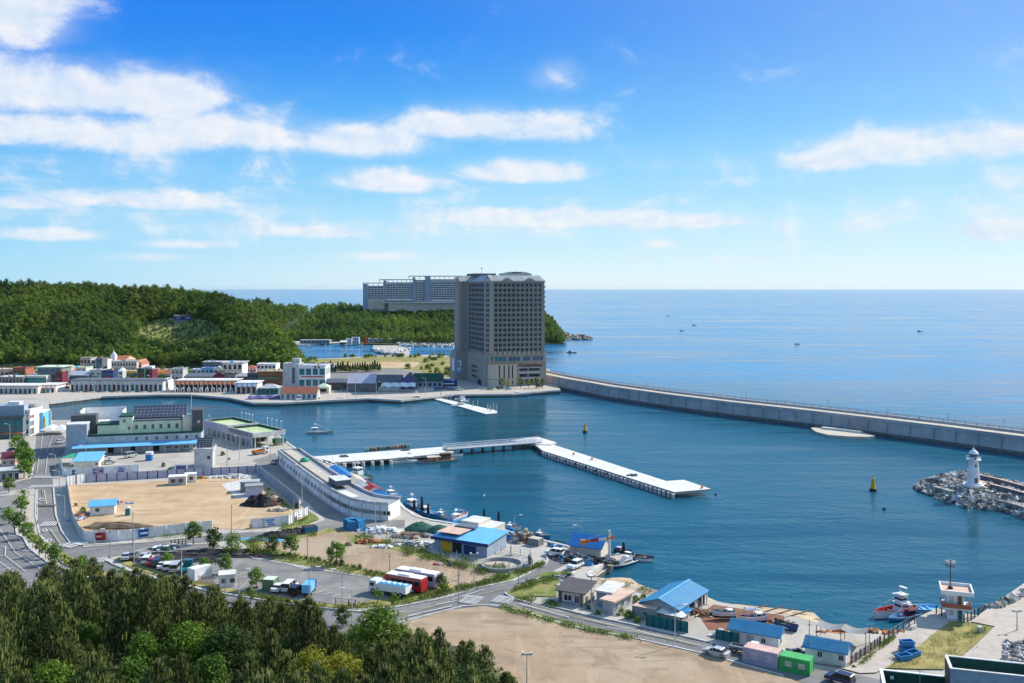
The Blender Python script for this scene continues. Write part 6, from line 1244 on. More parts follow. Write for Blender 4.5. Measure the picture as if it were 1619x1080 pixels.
# ---- lighthouse
def lighthouse():
    rt = empty('lighthouse', G(1539, 769, 3.7), 0, 'slender white lighthouse with a gallery and lantern at the end of the rocky mole', 'lighthouse')
    MB().lathe([(3.0, 0), (3.0, .7), (2.4, .7), (2.3, 1.2), (1.85, 1.25)], 24).build('plinth', 'white', rt); MB().lathe([(1.8, 1.2), (1.72, 4), (1.45, 8.0), (1.5, 8.2), (2.2, 8.3), (2.2, 8.55), (1.4, 8.56)], 24).build('tower', 'white', rt, True)
    mb = MB()
    for k in range(12):
        a, b = k * math.pi / 6, (k + 1) * math.pi / 6; mb.tube((2.1 * math.cos(a), 2.1 * math.sin(a), 8.55), (2.1 * math.cos(a), 2.1 * math.sin(a), 9.4), .05, n=4); mb.tube((2.1 * math.cos(a), 2.1 * math.sin(a), 9.38), (2.1 * math.cos(b), 2.1 * math.sin(b), 9.38), .05, n=4)
    mb.build('gallery_rail', 'white', rt); MB().lathe([(1.25, 8.56), (1.25, 9.2)], 16).build('lantern_base', 'white', rt); l = MB().lathe([(1.1, 9.2), (1.1, 10.3)], 12).build('lantern', 'greyglass', rt); MB().lathe([(1.5, 10.3), (1.45, 10.45), (1.1, 11.0), (.5, 11.5), (.3, 11.6), (.3, 12.0), (.01, 12.1)], 16).tube((0, 0, 12), (0, 0, 12.9), .06).build('dome', 'white', rt, True)
    link('window', win_mesh(.5, .8, 'grey', 'glass', 0), rt, (-.25, -1.60, 6.3)); link('window', win_mesh(.7, .8, 'grey', 'glass', 0), rt, (-.35, -1.22, 8.6)); link('door', win_mesh(.9, 1.7, 'grey', 'brown', 0), rt, (-.45, -1.80, 1.25))
lighthouse()
# ---------------------------------------------------------------- boats
_hull = {}
def hull_mesh(L, B, hull, stripe, deck, fb=1.0):
    k = (round(L, 1), round(B, 1), hull, stripe, deck, fb)
    if k in _hull: return _hull[k]
    mb = MB(); N = 12; S = []
    for i in range(N + 1):
        s = i / N; x = -L / 2 + L * s; b = B / 2 * (1 - max(0, (s - .5) / .5) ** 2.3) * (.86 + .14 * min(1, s * 4)); z = fb * (.62 + .12 * (1 - s) + .75 * max(0, s - .45) ** 1.6)
        b = max(b, .04); S.append([(x, -b * .55, -.4), (x + .25 * s, -b * .86, .05), (x + .5 * s * s, -b * .97, z * .7), (x + .6 * s * s, -b, z), (x + .6 * s * s, -b * .86, z), (x + .5 * s * s, -b * .84, z - .38 * fb)])
    for a, c in zip(S, S[1:]):
        for j, m in ((0, 1), (1, 0), (2, 0 if stripe is None else 3), (3, 2), (4, 2)):
            mb.quad(a[j], c[j], c[j + 1], a[j + 1], m); fl = lambda p: (p[0], -p[1], p[2]); mb.quad(fl(c[j]), fl(a[j]), fl(a[j + 1]), fl(c[j + 1]), m)
        mb.quad(a[5], c[5], (c[5][0], -c[5][1], c[5][2]), (a[5][0], -a[5][1], a[5][2]), 2)
    t = S[0]; mb.add(t[:4] + [(p[0], -p[1], p[2]) for p in t[:4][::-1]], [tuple(range(8))], 0)
    _hull[k] = mb.mesh('hull', [hull, 'black', deck, stripe or hull]); return _hull[k]
def boat(kind, label, stern, bow, hull='white', deck='azure', cabin='white', stripe=None, z=0., name=None, canopy=None, net=0, beam=None, gear=None, cat=None, fb=1.0, mast=True, roll=0):
    a, b = G(*stern, z), G(*bow, z); rz, L = frame_of(a, b); c = (a + b) / 2; B = beam or max(1.5, min(L * .30, 4.4)); f = fb
    rt = empty(name or {'fishing': 'fishing_boat', 'skiff': 'skiff', 'yacht': 'motor_yacht', 'far': 'fishing_boat'}[kind], c, rz, label, cat or 'boat'); link('hull', hull_mesh(L, B, hull, stripe, deck, f), rt)
    if kind in ('fishing', 'far'):
        x0 = -L * .30; w = L * .26; h = min(2.6, L * .19) + .3; d = B * .30
        mb = MB(); mb.side([(x0, .3 * f), (x0 + w, .3 * f), (x0 + w * .9, h * .62), (x0 + w * .82, h), (x0, h)], -d, d); mb.build('cabin', cabin, rt)
        part(rt, 'cabin_window', 'glass', (x0 + .15, x0 + w * .78, -d - .02, d + .02, h * .66, h * .88), (x0 + w * .5, x0 + w * .885, -d * .8, d * .8, h * .66, h * .86)); part(rt, 'cabin_roof', cabin, (x0 - .25, x0 + w * .95, -d - .18, d + .18, h + .002, h + .12))
        if mast:
            mb = MB(); mb.tube((x0 + w * .4, 0, h), (x0 + w * .4, 0, h + L * .22), .06, n=6).tube((x0 + w * .4, -d, h + L * .13), (x0 + w * .4, d, h + L * .13), .05, n=5).tube((x0 + w * .4, 0, h + L * .2), (L * .42, 0, 1.2 * f), .025, n=4).box(x0 + w * .25, x0 + w * .7, -.3, .3, h + L * .12, h + L * .16); mb.build('mast', 'white', rt)
            MB().tube((L * .30, 0, .6 * f), (L * .30, 0, .6 * f + L * .16), .06, n=6).tube((L * .30, 0, .6 * f + L * .15), (L * .02, 0, .6 * f + L * .2), .04, n=5).build('derrick', 'lightgrey', rt)
        if gear: junk_local(rt, gear, L * .12, 0, L * .17, B * .26, .7, .28 * f, hash(label) % 97)
    elif kind == 'yacht':
        mb = MB(); mb.side([(-L * .28, .5), (L * .24, .6), (L * .10, 1.35), (-L * .26, 1.5)], -B * .36, B * .36); mb.build('cabin', cabin, rt); mb = MB(); mb.side([(-L * .22, 1.5), (L * .06, 1.38), (L * -.02, 2.0), (-L * .22, 2.1)], -B * .30, B * .30); mb.build('flybridge', cabin, rt); part(rt, 'cabin_window', 'glass', (-L * .22, L * .12, -B * .365, B * .365, .95, 1.25)); mb = MB(); mb.tube((-L * .2, -B * .3, 1.5), (-L * .2, -B * .3, 2.9), .05, n=5).tube((-L * .2, B * .3, 1.5), (-L * .2, B * .3, 2.9), .05, n=5).box(-L * .24, -L * .12, -B * .32, B * .32, 2.9, 3.0); mb.build('radar_arch', 'white', rt)
        mb = MB()
        for k in range(7): x = L * (.08 + .055 * k); mb.tube((x, -B * .42 * (1 - (k / 8) ** 2), .8), (x, -B * .42 * (1 - (k / 8) ** 2), 1.4), .03, n=4).tube((x, B * .42 * (1 - (k / 8) ** 2), .8), (x, B * .42 * (1 - (k / 8) ** 2), 1.4), .03, n=4)
        mb.build('bow_rail', 'steel', rt)
    else:
        part(rt, 'thwart', deck, (-L * .2, -L * .12, -B * .4, B * .4, .42 * f, .5 * f), (L * .08, L * .15, -B * .38, B * .38, .42 * f, .5 * f)); part(rt, 'outboard_motor', 'black', (-L / 2 - .35, -L / 2 + .1, -.2, .2, .1, 1.0 * f))
        if gear: junk_local(rt, gear, 0, 0, L * .25, B * .24, .6, .3 * f, hash(label) % 97)
    if canopy:
        mb = MB()
        for i in range(5):
            y0, y1 = -B * .42 + B * .84 * i / 5, -B * .42 + B * .84 * (i + 1) / 5; zf = lambda y: 2.5 - .5 * (y / (B * .42)) ** 2; mb.quad((-L * .02, y0, zf(y0)), (L * .34, y0, zf(y0) + .1), (L * .34, y1, zf(y1) + .1), (-L * .02, y1, zf(y1)))
        mb.build('canopy', canopy, rt); reps('canopy_post', box_mesh('canopy_post', 'steel', -.04, .04, -.04, .04, .4, 2.1), rt, [(x, y, 0) for x in (0, L * .32) for y in (-B * .38, B * .38)])
    return rt
def junk_local(rt, mats, x, y, rx, ry, h, z, seed):
    o = junk('deck_gear', None, None, (x, y, z), rx, ry, h, mats, seed, n=30, s=(.12, .4)); o.parent = rt
def net_pole(label, x, y, yt):
    p = G(x, y, 1.0); h = hgt(p.y, yt) - 1.0; rt = empty('net_drum_pole', p, rng.uniform(0, 3), label, 'net'); MB().tube((0, 0, -1), (0, 0, h), .09, n=6).build('pole', 'steel', rt); MB().lathe([(.05, h * .02), (.5, h * .12), (.42, h * .5), (.30, h * .85), (.05, h)], 9).build('furled_net', 'black', rt)
boat('fishing', 'white and grey fishing boat under way alone in the inner harbour', (485, 685.5), (525, 684), 'lightgrey', 'lightgrey', 'white', 'slate')
boat('fishing', 'white fishing boat moored at the left of the jetty', (660, 730.5), (620, 733), 'white', 'offwhite', 'offwhite', 'bluegrey', gear=['skyblue', 'white', 'tan'])
boat('fishing', 'long dark hulled fishing boat with a tan canopy moored at the jetty', (722, 727), (664, 732.5), 'lightgrey', 'tan', 'brown', 'darkgrey', canopy='beige', gear=['brown', 'orange', 'tan'])
boat('skiff', 'short white skiff beside the gangway at the jetty', (709, 722.5), (730, 721), 'white', 'lightgrey')
boat('skiff', 'grey open boat moored halfway along the long pier', (1011, 770), (981, 759), 'lightgrey', 'slate', 'white', 'white', gear=['black', 'bluegrey', 'azure'], fb=1.3)
boat('fishing', 'white fishing boat moored behind the blue stall roof', (556, 749), (589, 757), 'white', 'teal', 'white', 'tan'); boat('skiff', 'small white skiff between the stalls and the moored fishing boat', (566, 756), (580, 760), 'offwhite', 'white'); boat('skiff', 'small dark skiff behind the red tent', (588, 776), (600, 778), 'white', 'slate'); boat('skiff', 'pale skiff behind the blue tarpaulin stall', (613, 790), (626, 793), 'offwhite', 'jade')
boat('fishing', 'bright blue decked fishing boat with a white wheelhouse near the end of the curved building', (643, 799), (670, 810), 'azure', 'azure', 'white', 'blue', gear=['skyblue', 'blue', 'rust'], fb=1.6); boat('fishing', 'second bright blue fishing boat moored at the quay ahead of the first', (664, 810), (692, 820), 'azure', 'skyblue', 'offwhite', 'blue', gear=['skyblue', 'tan', 'blue'], mast=False, fb=1.6)
boat('fishing', 'pink topped white fishing boat with a tall mast behind the green nets', (712, 827), (738, 817), 'skyblue', 'pink', 'white', 'white', fb=1.6); boat('fishing', 'small fishing boat with a white drum moored behind the cream stores', (762, 831), (796, 834.5), 'darkgrey', 'slate', 'offwhite', gear=['black', 'lilac', 'rust'], mast=False)
for s, b, h, d, l in (((690, 816), (712, 821), 'white', 'azure', 'white fishing boat with a blue deck just past the two blue boats'), ((738, 826), (760, 826), 'skyblue', 'teal', 'pale blue fishing boat off the tall cream store'), ((798, 836), (822, 838.5), 'white', 'slate', 'white fishing boat moored outside the carton stacks'), ((846, 848), (868, 853), 'azure', 'lightgrey', 'blue hulled fishing boat moored right of the dark open box'), ((610, 783), (634, 790), 'white', 'skyblue', 'white fishing boat off the end of the curved building'), ((520, 737), (541, 741), 'offwhite', 'jade', 'small cream fishing boat tucked below the jetty root')): boat('fishing', l, s, b, h, d, 'white', fb=1.4, gear=['azure', 'tan', 'white', 'orange'])
for l, x, y, yt in (('black furled net on a pole above the blue boats, leftmost', 655, 806, 789), ('tall black furled net on a pole beside the first blue boat', 667, 809, 783), ('black furled net on a pole above the second blue boat', 677, 814, 795), ('left tall black furled net behind the cream stores', 765.5, 831, 802), ('right tall black furled net behind the cream stores', 788.5, 837, 806), ('black furled net on the boat beside the crane', 986, 875, 856)): net_pole(l, x, y, yt)
boat('skiff', 'blue open boat drawn up on the quay left of the crane hut', (868, 865), (886, 868), 'azure', 'blue', z=LZ - .3, gear=['azure', 'white']); boat('skiff', 'turquoise skiff moored by the carton stacks', (880, 860), (893, 862.5), 'skyblue', 'teal')
boat('fishing', 'dark fishing boat with black posts moored behind the crane', (972, 871), (996, 875), 'darkgrey', 'violet', 'lightgrey', gear=['black', 'violet', 'navy'], mast=False); boat('skiff', 'flat work boat with tan gear moored at the tip of the slip', (1002, 884), (1031, 888), 'white', 'slate', stripe='darkgrey', gear=['tan', 'black', 'brown', 'peach'], fb=1.5, beam=2.8, cat='work boat', name='work_boat')
boat('yacht', 'white motor cruiser with a navy hull moored beside the sloping jetty', (1004, 889), (969, 899.5), 'navy', 'white', 'white', 'white'); boat('yacht', 'white motor cruiser laid up on the grass behind the small house', (916, 928), (887, 923), 'white', 'offwhite', 'lightgrey', 'white', z=LZ + .3)
boat('fishing', 'white and teal fishing boat hauled out beside the blue boat shed', (1163, 973), (1129, 973), 'offwhite', 'teal', 'white', 'white', z=LZ + .9, fb=1.25, gear=['brown', 'teal', 'tan']); boat('fishing', 'fishing boat with a lilac canopy hauled out on the slip', (1211, 979), (1171, 982), 'lilac', 'violet', 'white', 'offwhite', z=LZ + .9, canopy='lilac', fb=1.25, gear=['maroon', 'violet', 'brown'])
for l, x, y in (('wooden cradle under the teal decked boat', 1146, 975), ('wooden cradle under the lilac canopied boat', 1192, 982)): rt = empty('boat_cradle', G(x, y), .05, l, 'cradle'); part(rt, 'beam', 'rust', (-1.8, 1.8, -.7, -.5, 0, .3), (-1.8, 1.8, .5, .7, 0, .3)); part(rt, 'prop', 'brown', *[(k - .1, k + .1, -.9, .9, .3, .62) for k in (-1.5, 0, 1.5)])
boat('skiff', 'dark covered boat with a green tarp on the slip behind the first blue hut', (1228, 990), (1258, 998), 'navy', 'darkgrey', z=LZ + .3, gear=['green', 'lilac', 'teal', 'black', 'green'], fb=1.5)
rt = boat('fishing', 'big white fishing boat with a two tier wheelhouse moored by the right fence', (1444, 966), (1385, 978), 'white', 'red', 'white', 'offwhite', fb=1.9, gear=['red', 'red', 'brown', 'white'], beam=3.4); part(rt, 'flybridge', 'white', (-2.6, -.9, -.9, .9, 2.3, 3.5)); part(rt, 'flybridge_window', 'glass', (-2.3, -.88, -.92, .92, 2.9, 3.3)); part(rt, 'sun_roof', 'offwhite', (-2.9, -.3, -1.1, 1.1, 3.9, 4.0)); MB().tube((-2.4, -.8, 3.5), (-2.4, -.8, 5.2), .05, n=5).tube((-2.4, .8, 3.5), (-2.4, .8, 5.2), .05, n=5).box(-2.7, -2.0, -.9, .9, 5.2, 5.3).build('radar_arch', 'white', rt); boat('fishing', 'blue fishing boat with a cream foredeck moored inside the big white one', (1452, 975), (1409, 983), 'azure', 'skyblue', 'maroon', 'white', fb=1.2, gear=['navy', 'red', 'white', 'lilac']); boat('skiff', 'wide open pale blue barge moored against the right quay', (1447, 967), (1483, 966), 'offwhite', 'skyblue', stripe='blue', fb=1.3, beam=3.6, name='barge', cat='barge')
for i, (s, b, h, d, l) in enumerate([((461, 639), (496, 637), 'white', 'lightgrey', 'white boat moored in front of the terracotta roofed shed'), ((491, 637), (523, 634), 'offwhite', 'teal', 'cream boat moored at the right of the terracotta shed'), ((531, 635), (561, 634), 'white', 'jade', 'white boat with a green deck moored on the far quay'), ((560, 634), (580, 633), 'lightgrey', 'netgreen', 'small grey boat beside the green decked one on the far quay'), ((671, 633), (632, 634.5), 'lightgrey', 'slate', 'grey boat with blue wheelhouse moored before the white tent'), ((811, 625), (833, 627), 'violet', 'skyblue', 'small blue boat moored below the hotel')]): boat('fishing', l, s, b, h, d, 'white', mast=i != 5, gear=['white', 'brown', 'slate'])
boat('yacht', 'white yacht on the near side of the slender pontoon', (738, 641.5), (713, 643.5), 'white', 'white', 'offwhite'); boat('yacht', 'white yacht on the far side of the slender pontoon', (737, 636), (720, 632), 'white', 'offwhite', 'white')
for s, b, l in (((484, 550), (496, 550), 'leftmost dark boat in the little port beyond the spit'), ((510, 549), (522, 549), 'second boat in the little port beyond the spit'), ((541, 550.5), (556, 550.5), 'boat before the dark blue house in the little port'), ((566, 550), (582, 550), 'boat below the red beacon in the little port')): boat('far', l, s, b, 'white', 'slate', 'offwhite')
for s, b, l in (((896, 558), (911, 558), 'dark fishing boat on the open sea just right of the hotel'), ((1256, 544.5), (1264.5, 544.5), 'white launch on the open sea at centre right'), ((1074.5, 523.5), (1081, 523.5), 'tiny dark boat on the open sea, left of a pair'), ((1094, 514.5), (1101, 514.5), 'tiny dark boat farther out, right of a pair'), ((1450, 524.5), (1458, 524.5), 'tiny dark boat far right on the open sea'), ((1054, 499.6), (1060, 499.6), 'speck of a boat far out towards the horizon')): boat('far', l, s, b, 'midgrey' if 'dark' in l else 'white', 'slate', 'white' if 'white' in l else 'slate')
# buoys and floats
def buoy(label, x, y, yt):
    p = G(x, y, 0); s = hgt(p.y, yt) / 4.7; rt = empty('buoy', p, 0, label, 'buoy'); rt.scale = (s,) * 3; MB().lathe([(.01, -.4), (1.05, -.2), (1.05, .55), (.9, .7), (.3, .75)], 14).build('float', 'black', rt); MB().lathe([(.85, .7), (.75, 1.0), (.36, 3.0), (.36, 3.6), (.5, 3.65), (.5, 3.8), (.15, 3.85), (.15, 4.4), (.01, 4.7)], 12).build('tower', 'yellow', rt); MB().box(-.7, .7, -.05, .05, 3.0, 3.2).box(-.05, .05, -.7, .7, 3.0, 3.2).build('cross_arm', 'yellow', rt)
buoy('yellow buoy beyond the jetty head', 925, 683.5, 667); buoy('larger yellow buoy left of the lighthouse mole', 1380.5, 776, 751.5)
for x, y, s, m, l in ((1398, 805.5, .55, 'black', 'small black float below the larger yellow buoy'), (1131.5, 782, .4, 'black', 'small black float off the head of the long pier'), (765, 783.5, .35, 'white', 'tiny white float in the middle of the near basin'), (626.5, 781, .3, 'white', 'tiny white float near the quay stalls'), (190, 648, .5, 'white', 'tiny white mast float in the inner harbour at left'), (118, 656, .5, 'white', 'white float close to the left quay')):
    tag(MB().lathe([(.01, -.5), (s * .8, -.3), (s, .1), (s * .7, .6 * s + .1), (.01, .8 * s + .15)], 10).build('float', m, None, True, G(x, y, 0)), l, 'float')
# jetty furniture
rt = empty('net_rack', G(577, 715, JD), frame_of(G(577, 715, JD), G(643, 709, JD))[0], 'long rack hung with green and orange nets on the jetty', 'rack'); W_ = 19.5; part(rt, 'frame', 'lightgrey', *[(x - .06, x + .06, y - .06, y + .06, 0, 1.7) for x in np.arange(0, W_ + .1, 1.5) for y in (0, 1.6)], (0, W_, -.05, .05, 1.6, 1.7), (0, W_, 1.55, 1.65, 1.6, 1.7)); mb = MB()
for k in range(26): x = .3 + k * .73; mb.box(x, x + rng.uniform(.25, .5), .1, 1.5, .05, rng.uniform(.7, 1.5), rng.choice((0, 0, 1, 2, 3)))
mb.build('hung_net', ['netgreen', 'brown', 'orange', 'jade'], rt)
for x, y, l in ((849, 692, 'small orange post at the far corner of the jetty head'), (936, 727, 'orange bollard on the long pier'), (1110, 772, 'orange mooring post on the pier head'), (907, 719, 'orange bollard nearer the jetty head on the pier')): o = empty('mooring_post', G(x, y, JD + .05), 0, l, 'bollard'); MB().lathe([(.35, 0), (.3, .5), (.45, .55), (.45, .8), (.01, .85)], 10).build('post', 'orange', o)
for i, (x, y) in enumerate(((513, 731), (521, 733), (534, 740), (586, 773), (614, 788))): tag(MB().lathe([(.3, 0), (.22, .5), (.4, .6), (.4, .8), (.01, .85)], 8).build('bollard', 'black', None, False, G(x, y, LZ + .1)), ('black bollard at the root of the jetty', 'black bollard just right of the jetty root', 'black bollard behind the blue stall roof', 'black bollard behind the red tent', 'black bollard near the blue tarpaulin stall')[i], 'bollard')

# ---------------------------------------------------------------- vehicles
_car = {}
CARS = dict(sedan=(4.6, 1.8, [(-2.3, .35), (-2.28, .85), (-1.9, .98), (1.0, .95), (2.1, .78), (2.3, .55), (2.28, .3)], [(-1.75, .96), (-1.15, 1.42), (.35, 1.43), (1.15, .94)]), suv=(4.6, 1.9, [(-2.3, .4), (-2.3, 1.0), (1.1, 1.05), (2.15, .92), (2.3, .6), (2.28, .35)], [(-2.2, 1.0), (-2.0, 1.68), (.35, 1.7), (1.15, 1.04)]), van=(4.9, 1.95, [(-2.45, .35), (-2.45, 1.1), (1.7, 1.1), (2.35, .85), (2.45, .4)], [(-2.42, 1.1), (-2.35, 2.0), (1.0, 2.0), (1.75, 1.1)]))
def car(kind, label, rear, front, paint='car_white', L=None, cat=None):
    a, b = G(*rear), G(*front); rz, _ = frame_of(a, b); c = (a + b) / 2; rt = empty({'sedan': 'parked_car', 'suv': 'parked_car', 'van': 'parked_van'}[kind], c, rz, label, cat or ('van' if kind == 'van' else 'car')); rt.location.z = LZ + .3 if c.y < 420 else LZ + .2
    Lc, W, body, cab = CARS[kind]
    if (kind, paint) not in _car:
        hw = W / 2; mb = MB(); mb.side(body, -hw, hw); mb.side([(cab[0][0] + .35, cab[1][1] - .05), (cab[1][0], cab[1][1]), (cab[2][0], cab[2][1]), (cab[2][0] + .12, cab[2][1] - .06), (cab[1][0] - .1, cab[1][1] - .06)][1:], -hw * .80, hw * .80)
        for s in (-1, 1):
            for x in (cab[1][0] + .1, (cab[1][0] + cab[2][0]) / 2, cab[2][0] - .02): mb.box(x - .05, x + .05, s * hw * .86 - .03, s * hw * .86 + .03, cab[0][1] - .1, cab[1][1] - .03)
        g = MB(); g.add([(x, s * hw * (.93 if i in (0, 3) else .79), z - .01) for s in (-1, 1) for i, (x, z) in enumerate(cab)], [(0, 3, 2, 1), (4, 5, 6, 7), (0, 1, 5, 4), (1, 2, 6, 5), (2, 3, 7, 6)])
        w = MB(); w.tube((0, -.11, 0), (0, .11, 0), .33, n=12).tube((0, -.125, 0), (0, .125, 0), .19, n=8, m=1); hl = box_mesh('headlight', 'lamp', -.06, .05, -.2, .2, -.08, .08); tl = box_mesh('taillight', 'car_red', -.05, .06, -.16, .16, -.1, .1)
        _car[(kind, paint)] = (mb.mesh('body', paint), g.mesh('window', 'carglass'), w.mesh('wheel', ['tyre', 'steel']), hl, tl)
    bd, gl, wh, hl, tl = _car[(kind, paint)]; link('body', bd, rt); link('window', gl, rt)
    for x in (-Lc * .3, Lc * .31):
        for s in (-1, 1): link('wheel', wh, rt, (x, s * (W / 2 - .09), .33))
    for s in (-1, 1): link('headlight', hl, rt, (Lc / 2 - .05, s * W * .34, .62)); link('taillight', tl, rt, (-Lc / 2 + .03, s * W * .38, .75))
    return rt
def wheels(rt, xs, W, r=.48):
    me = MB().tube((0, -.15, 0), (0, .15, 0), r, n=12).tube((0, -.17, 0), (0, .17, 0), r * .5, n=8, m=1).mesh('wheel', ['tyre', 'lightgrey'])
    for x in xs:
        for s in (-1, 1): link('wheel', me, rt, (x, s * (W / 2 - .1), r))
def truck(label, rear, front, cab='car_white', load='car_cyan', kind='flat', L=None, name='truck'):
    a, b = G(*rear), G(*front); rz, D = frame_of(a, b); L = L or D; rt = empty(name, (a + b) / 2, rz, label, 'truck'); rt.location.z = LZ + .25; W = min(2.4, L * .36); s = W / 2.4; h = 2.7 * s; xc = L / 2 - 1.9 * s
    mb = MB(); mb.side([(xc, .55 * s), (L / 2, .55 * s), (L / 2, 1.3 * s), (L / 2 - .2 * s, h), (xc, h)], -W / 2, W / 2); mb.build('cab', cab, rt); part(rt, 'windscreen', 'carglass', (L / 2 - .16 * s, L / 2 + .005, -W * .43, W * .43, 1.45 * s, 2.2 * s), (xc + .5 * s, L / 2 - .35 * s, -W / 2 - .012, W / 2 + .012, 1.5 * s, 2.25 * s)); part(rt, 'chassis', 'black', (-L / 2, L / 2 - .3, -W * .35, W * .35, .5 * s, .8 * s))
    if kind == 'flat': part(rt, 'bed', load, (-L / 2, xc - .1, -W / 2, W / 2, .82 * s, 1.0 * s), *parapet_boxes(-L / 2, xc - .1, -W / 2, W / 2, 1.0 * s, .45 * s, .08))
    elif kind == 'box': part(rt, 'cargo_box', load, (-L / 2, xc - .1, -W / 2, W / 2, .82 * s, h + .3 * s))
    elif kind == 'tank':
        part(rt, 'bed', 'car_white', (-L / 2, xc - .15, -W / 2, W / 2, .82 * s, 1.15 * s), *parapet_boxes(-L / 2, xc - .15, -W / 2, W / 2, 1.15 * s, 1.1 * s, .1)); n = 5
        for k in range(n): x0 = -L / 2 + .2 + (xc - .5 + L / 2) * k / n; x1 = x0 + (xc - .5 + L / 2) / n - .12; part(rt, 'tank', load, (x0, x1, -W / 2 + .14, W / 2 - .14, 1.16 * s, 2.35 * s)); part(rt, 'porthole', 'navy', (x0 + .35, x0 + .75, -W / 2 - .012, -W / 2 - .002, 1.4 * s, 1.85 * s)); part(rt, 'hatch', 'white', (x0 + .3, x1 - .3, -.5, .5, 2.351 * s, 2.5 * s))
    wheels(rt, (-L * .36, -L * .22, L / 2 - 1.1 * s) if L > 6 else (-L * .3, L * .3), W, .5 * s + .02)
    for q in (-1, 1): part(rt, 'headlight', 'lamp', (L / 2 - .02, L / 2 + .03, q * W * .36 - .15, q * W * .36 + .15, .8 * s, 1.0 * s))
    return rt
def bus(label, rear, front, side, roof, L=10.):
    a, b = G(*rear), G(*front); rz, D = frame_of(a, b); rt = empty('parked_bus', (a + b) / 2, rz, label, 'bus'); rt.location.z = LZ + .25; W = 2.5; mb = MB(); mb.side([(-L / 2, .4), (L / 2, .4), (L / 2, 1.4), (L / 2 - .25, 3.05), (-L / 2 + .1, 3.05), (-L / 2, 2.6)], -W / 2, W / 2); mb.build('body', side, rt)
    part(rt, 'roof', roof, (-L / 2 + .12, L / 2 - .3, -W / 2 + .05, W / 2 - .05, 3.052, 3.16)); part(rt, 'roof_unit', roof, (-1.5, 1.5, -.8, .8, 3.161, 3.4)); me = [( -L / 2 + .5 + k * 1.5, -L / 2 + 1.8 + k * 1.5) for k in range(int((L - 1.4) / 1.5))]
    for x0, x1 in me: part(rt, 'window', 'carglass', (x0, x1, -W / 2 - .012, W / 2 + .012, 1.6, 2.6))
    part(rt, 'windscreen', 'carglass', (L / 2 - .12, L / 2 + .004, -W * .45, W * .45, 1.4, 2.5)); wheels(rt, (-L * .28, L * .3), W)
dx, dy = 4.6, -5.2                                                    # a parked car's length along its bay, in photo pixels
for i, (k, x, y, p, l) in enumerate([('sedan', 200, 885, 'car_silver', 'silver car at the left end of the parked row'), ('sedan', 211, 883.5, 'car_grey', 'blue grey car second from the left end of the parked row'), ('sedan', 229, 885, 'car_silver', 'silver car behind the first white one in the row'), ('suv', 233, 891, 'car_white', 'white car with its nose in the verge beside the maroon one'), ('sedan', 240.5, 893.5, 'car_red', 'dark red car between the white and navy cars'), ('suv', 249, 895.5, 'car_navy', 'navy blue car parked under the small tree'), ('sedan', 258, 899, 'car_white', 'white car right of the small tree in the row'), ('suv', 267, 901.5, 'car_white', 'white sport utility car near the van in the row'), ('van', 278, 904, 'car_silver', 'silver van beside the teal truck in the row')]):
    car(k, l, (x - dx, y - dy), (x + dx, y + dy), p)
truck('teal truck between the silver van and the white box', (290, 911), (299, 900), 'car_teal', 'car_teal', 'flat', 5.5); container('white box container at the right end of the parked cars', (297, 916), (308, 919), 4.5, 2.5, 'white', name='box_container')
rt = building('ticket_booth', 'white ticket booth with glass sides and a curved roof at the car park entrance', 'booth', G(347, 930), G(371, 928), 3, 2.5, 'white', 'slab', 'offwhite', [('f', 2, .3, 3.2, .9, 1.2, 1.1, 'white', 'greyglass', 0), ('l', 1, .6, 2.4, .7, 1.6, 1.3, 'white', 'tealglass', 0)], over=.25)
rt = empty('barrier', G(312, 920), frame_of(G(312, 920), G(344, 925))[0], 'folding striped barrier beside the ticket booth', 'barrier'); mb = MB()
for k in range(12): mb.tube((k * .38, 0, .1), (k * .38 + .5, 0, 1.3), .05, n=4, m=k % 2).tube((k * .38 + .5, .1, .1), (k * .38, .1, 1.3), .05, n=4, m=k % 2)
mb.build('lattice', ['beige', 'redroof'], rt); part(rt, 'rail', 'grey', (0, 5, .15, .2, 1.25, 1.33))
container('weathered green hut at the lower edge of the car park', (415, 936), (432, 937), 2.6, 2.6, 'car_green', name='hut', cat='hut', top='palegreen'); rt = empty('sign_stand', G(404, 937), 0, 'small red and white stand beside the green hut', 'sign'); part(rt, 'board', ['white', 'red'], (-.5, .5, -.1, .1, .4, 1.4), (-.55, .55, -.14, -.101, .9, 1.35, 1)); part(rt, 'leg', 'grey', (-.4, -.3, -.05, .05, 0, .4), (.3, .4, -.05, .05, 0, .4))
car('sedan', 'white car parked beside the green hut', (434, 940), (448, 930), 'car_white'); car('van', 'white minivan parked between the white car and the blue box', (450, 941), (466, 928), 'car_white'); car('suv', 'black car in the shade of the blue and white box', (463, 943), (475, 936), 'car_black'); truck('small truck with a blue and white cargo box in the car park', (484, 945), (494, 932), 'car_blue', 'skyblue', 'box', 5.2)
truck('white truck with cyan live fish tanks in the car park', (646, 946), (588, 936), 'car_white', 'car_cyan', 'tank', 9.2, 'tank_truck'); bus('red bus with a white roof parked beside the fish tank truck', (670, 939), (614, 929), 'car_red', 'white', 9.4); bus('white bus parked beyond the red one', (689, 931), (632, 921.5), 'lilac', 'white', 10.2)
car('sedan', 'white car in the fish market yard', (156, 728.5), (175, 726.5), 'car_white'); car('sedan', 'silver car beside the white one in the fish market yard', (161, 735), (182, 733), 'car_silver'); car('van', 'pale van before the fish market doors', (201, 724.5), (213, 722.5), 'car_silver'); car('sedan', 'beige car turning out beside the fish market', (88, 703), (102, 700.5), 'car_silver')
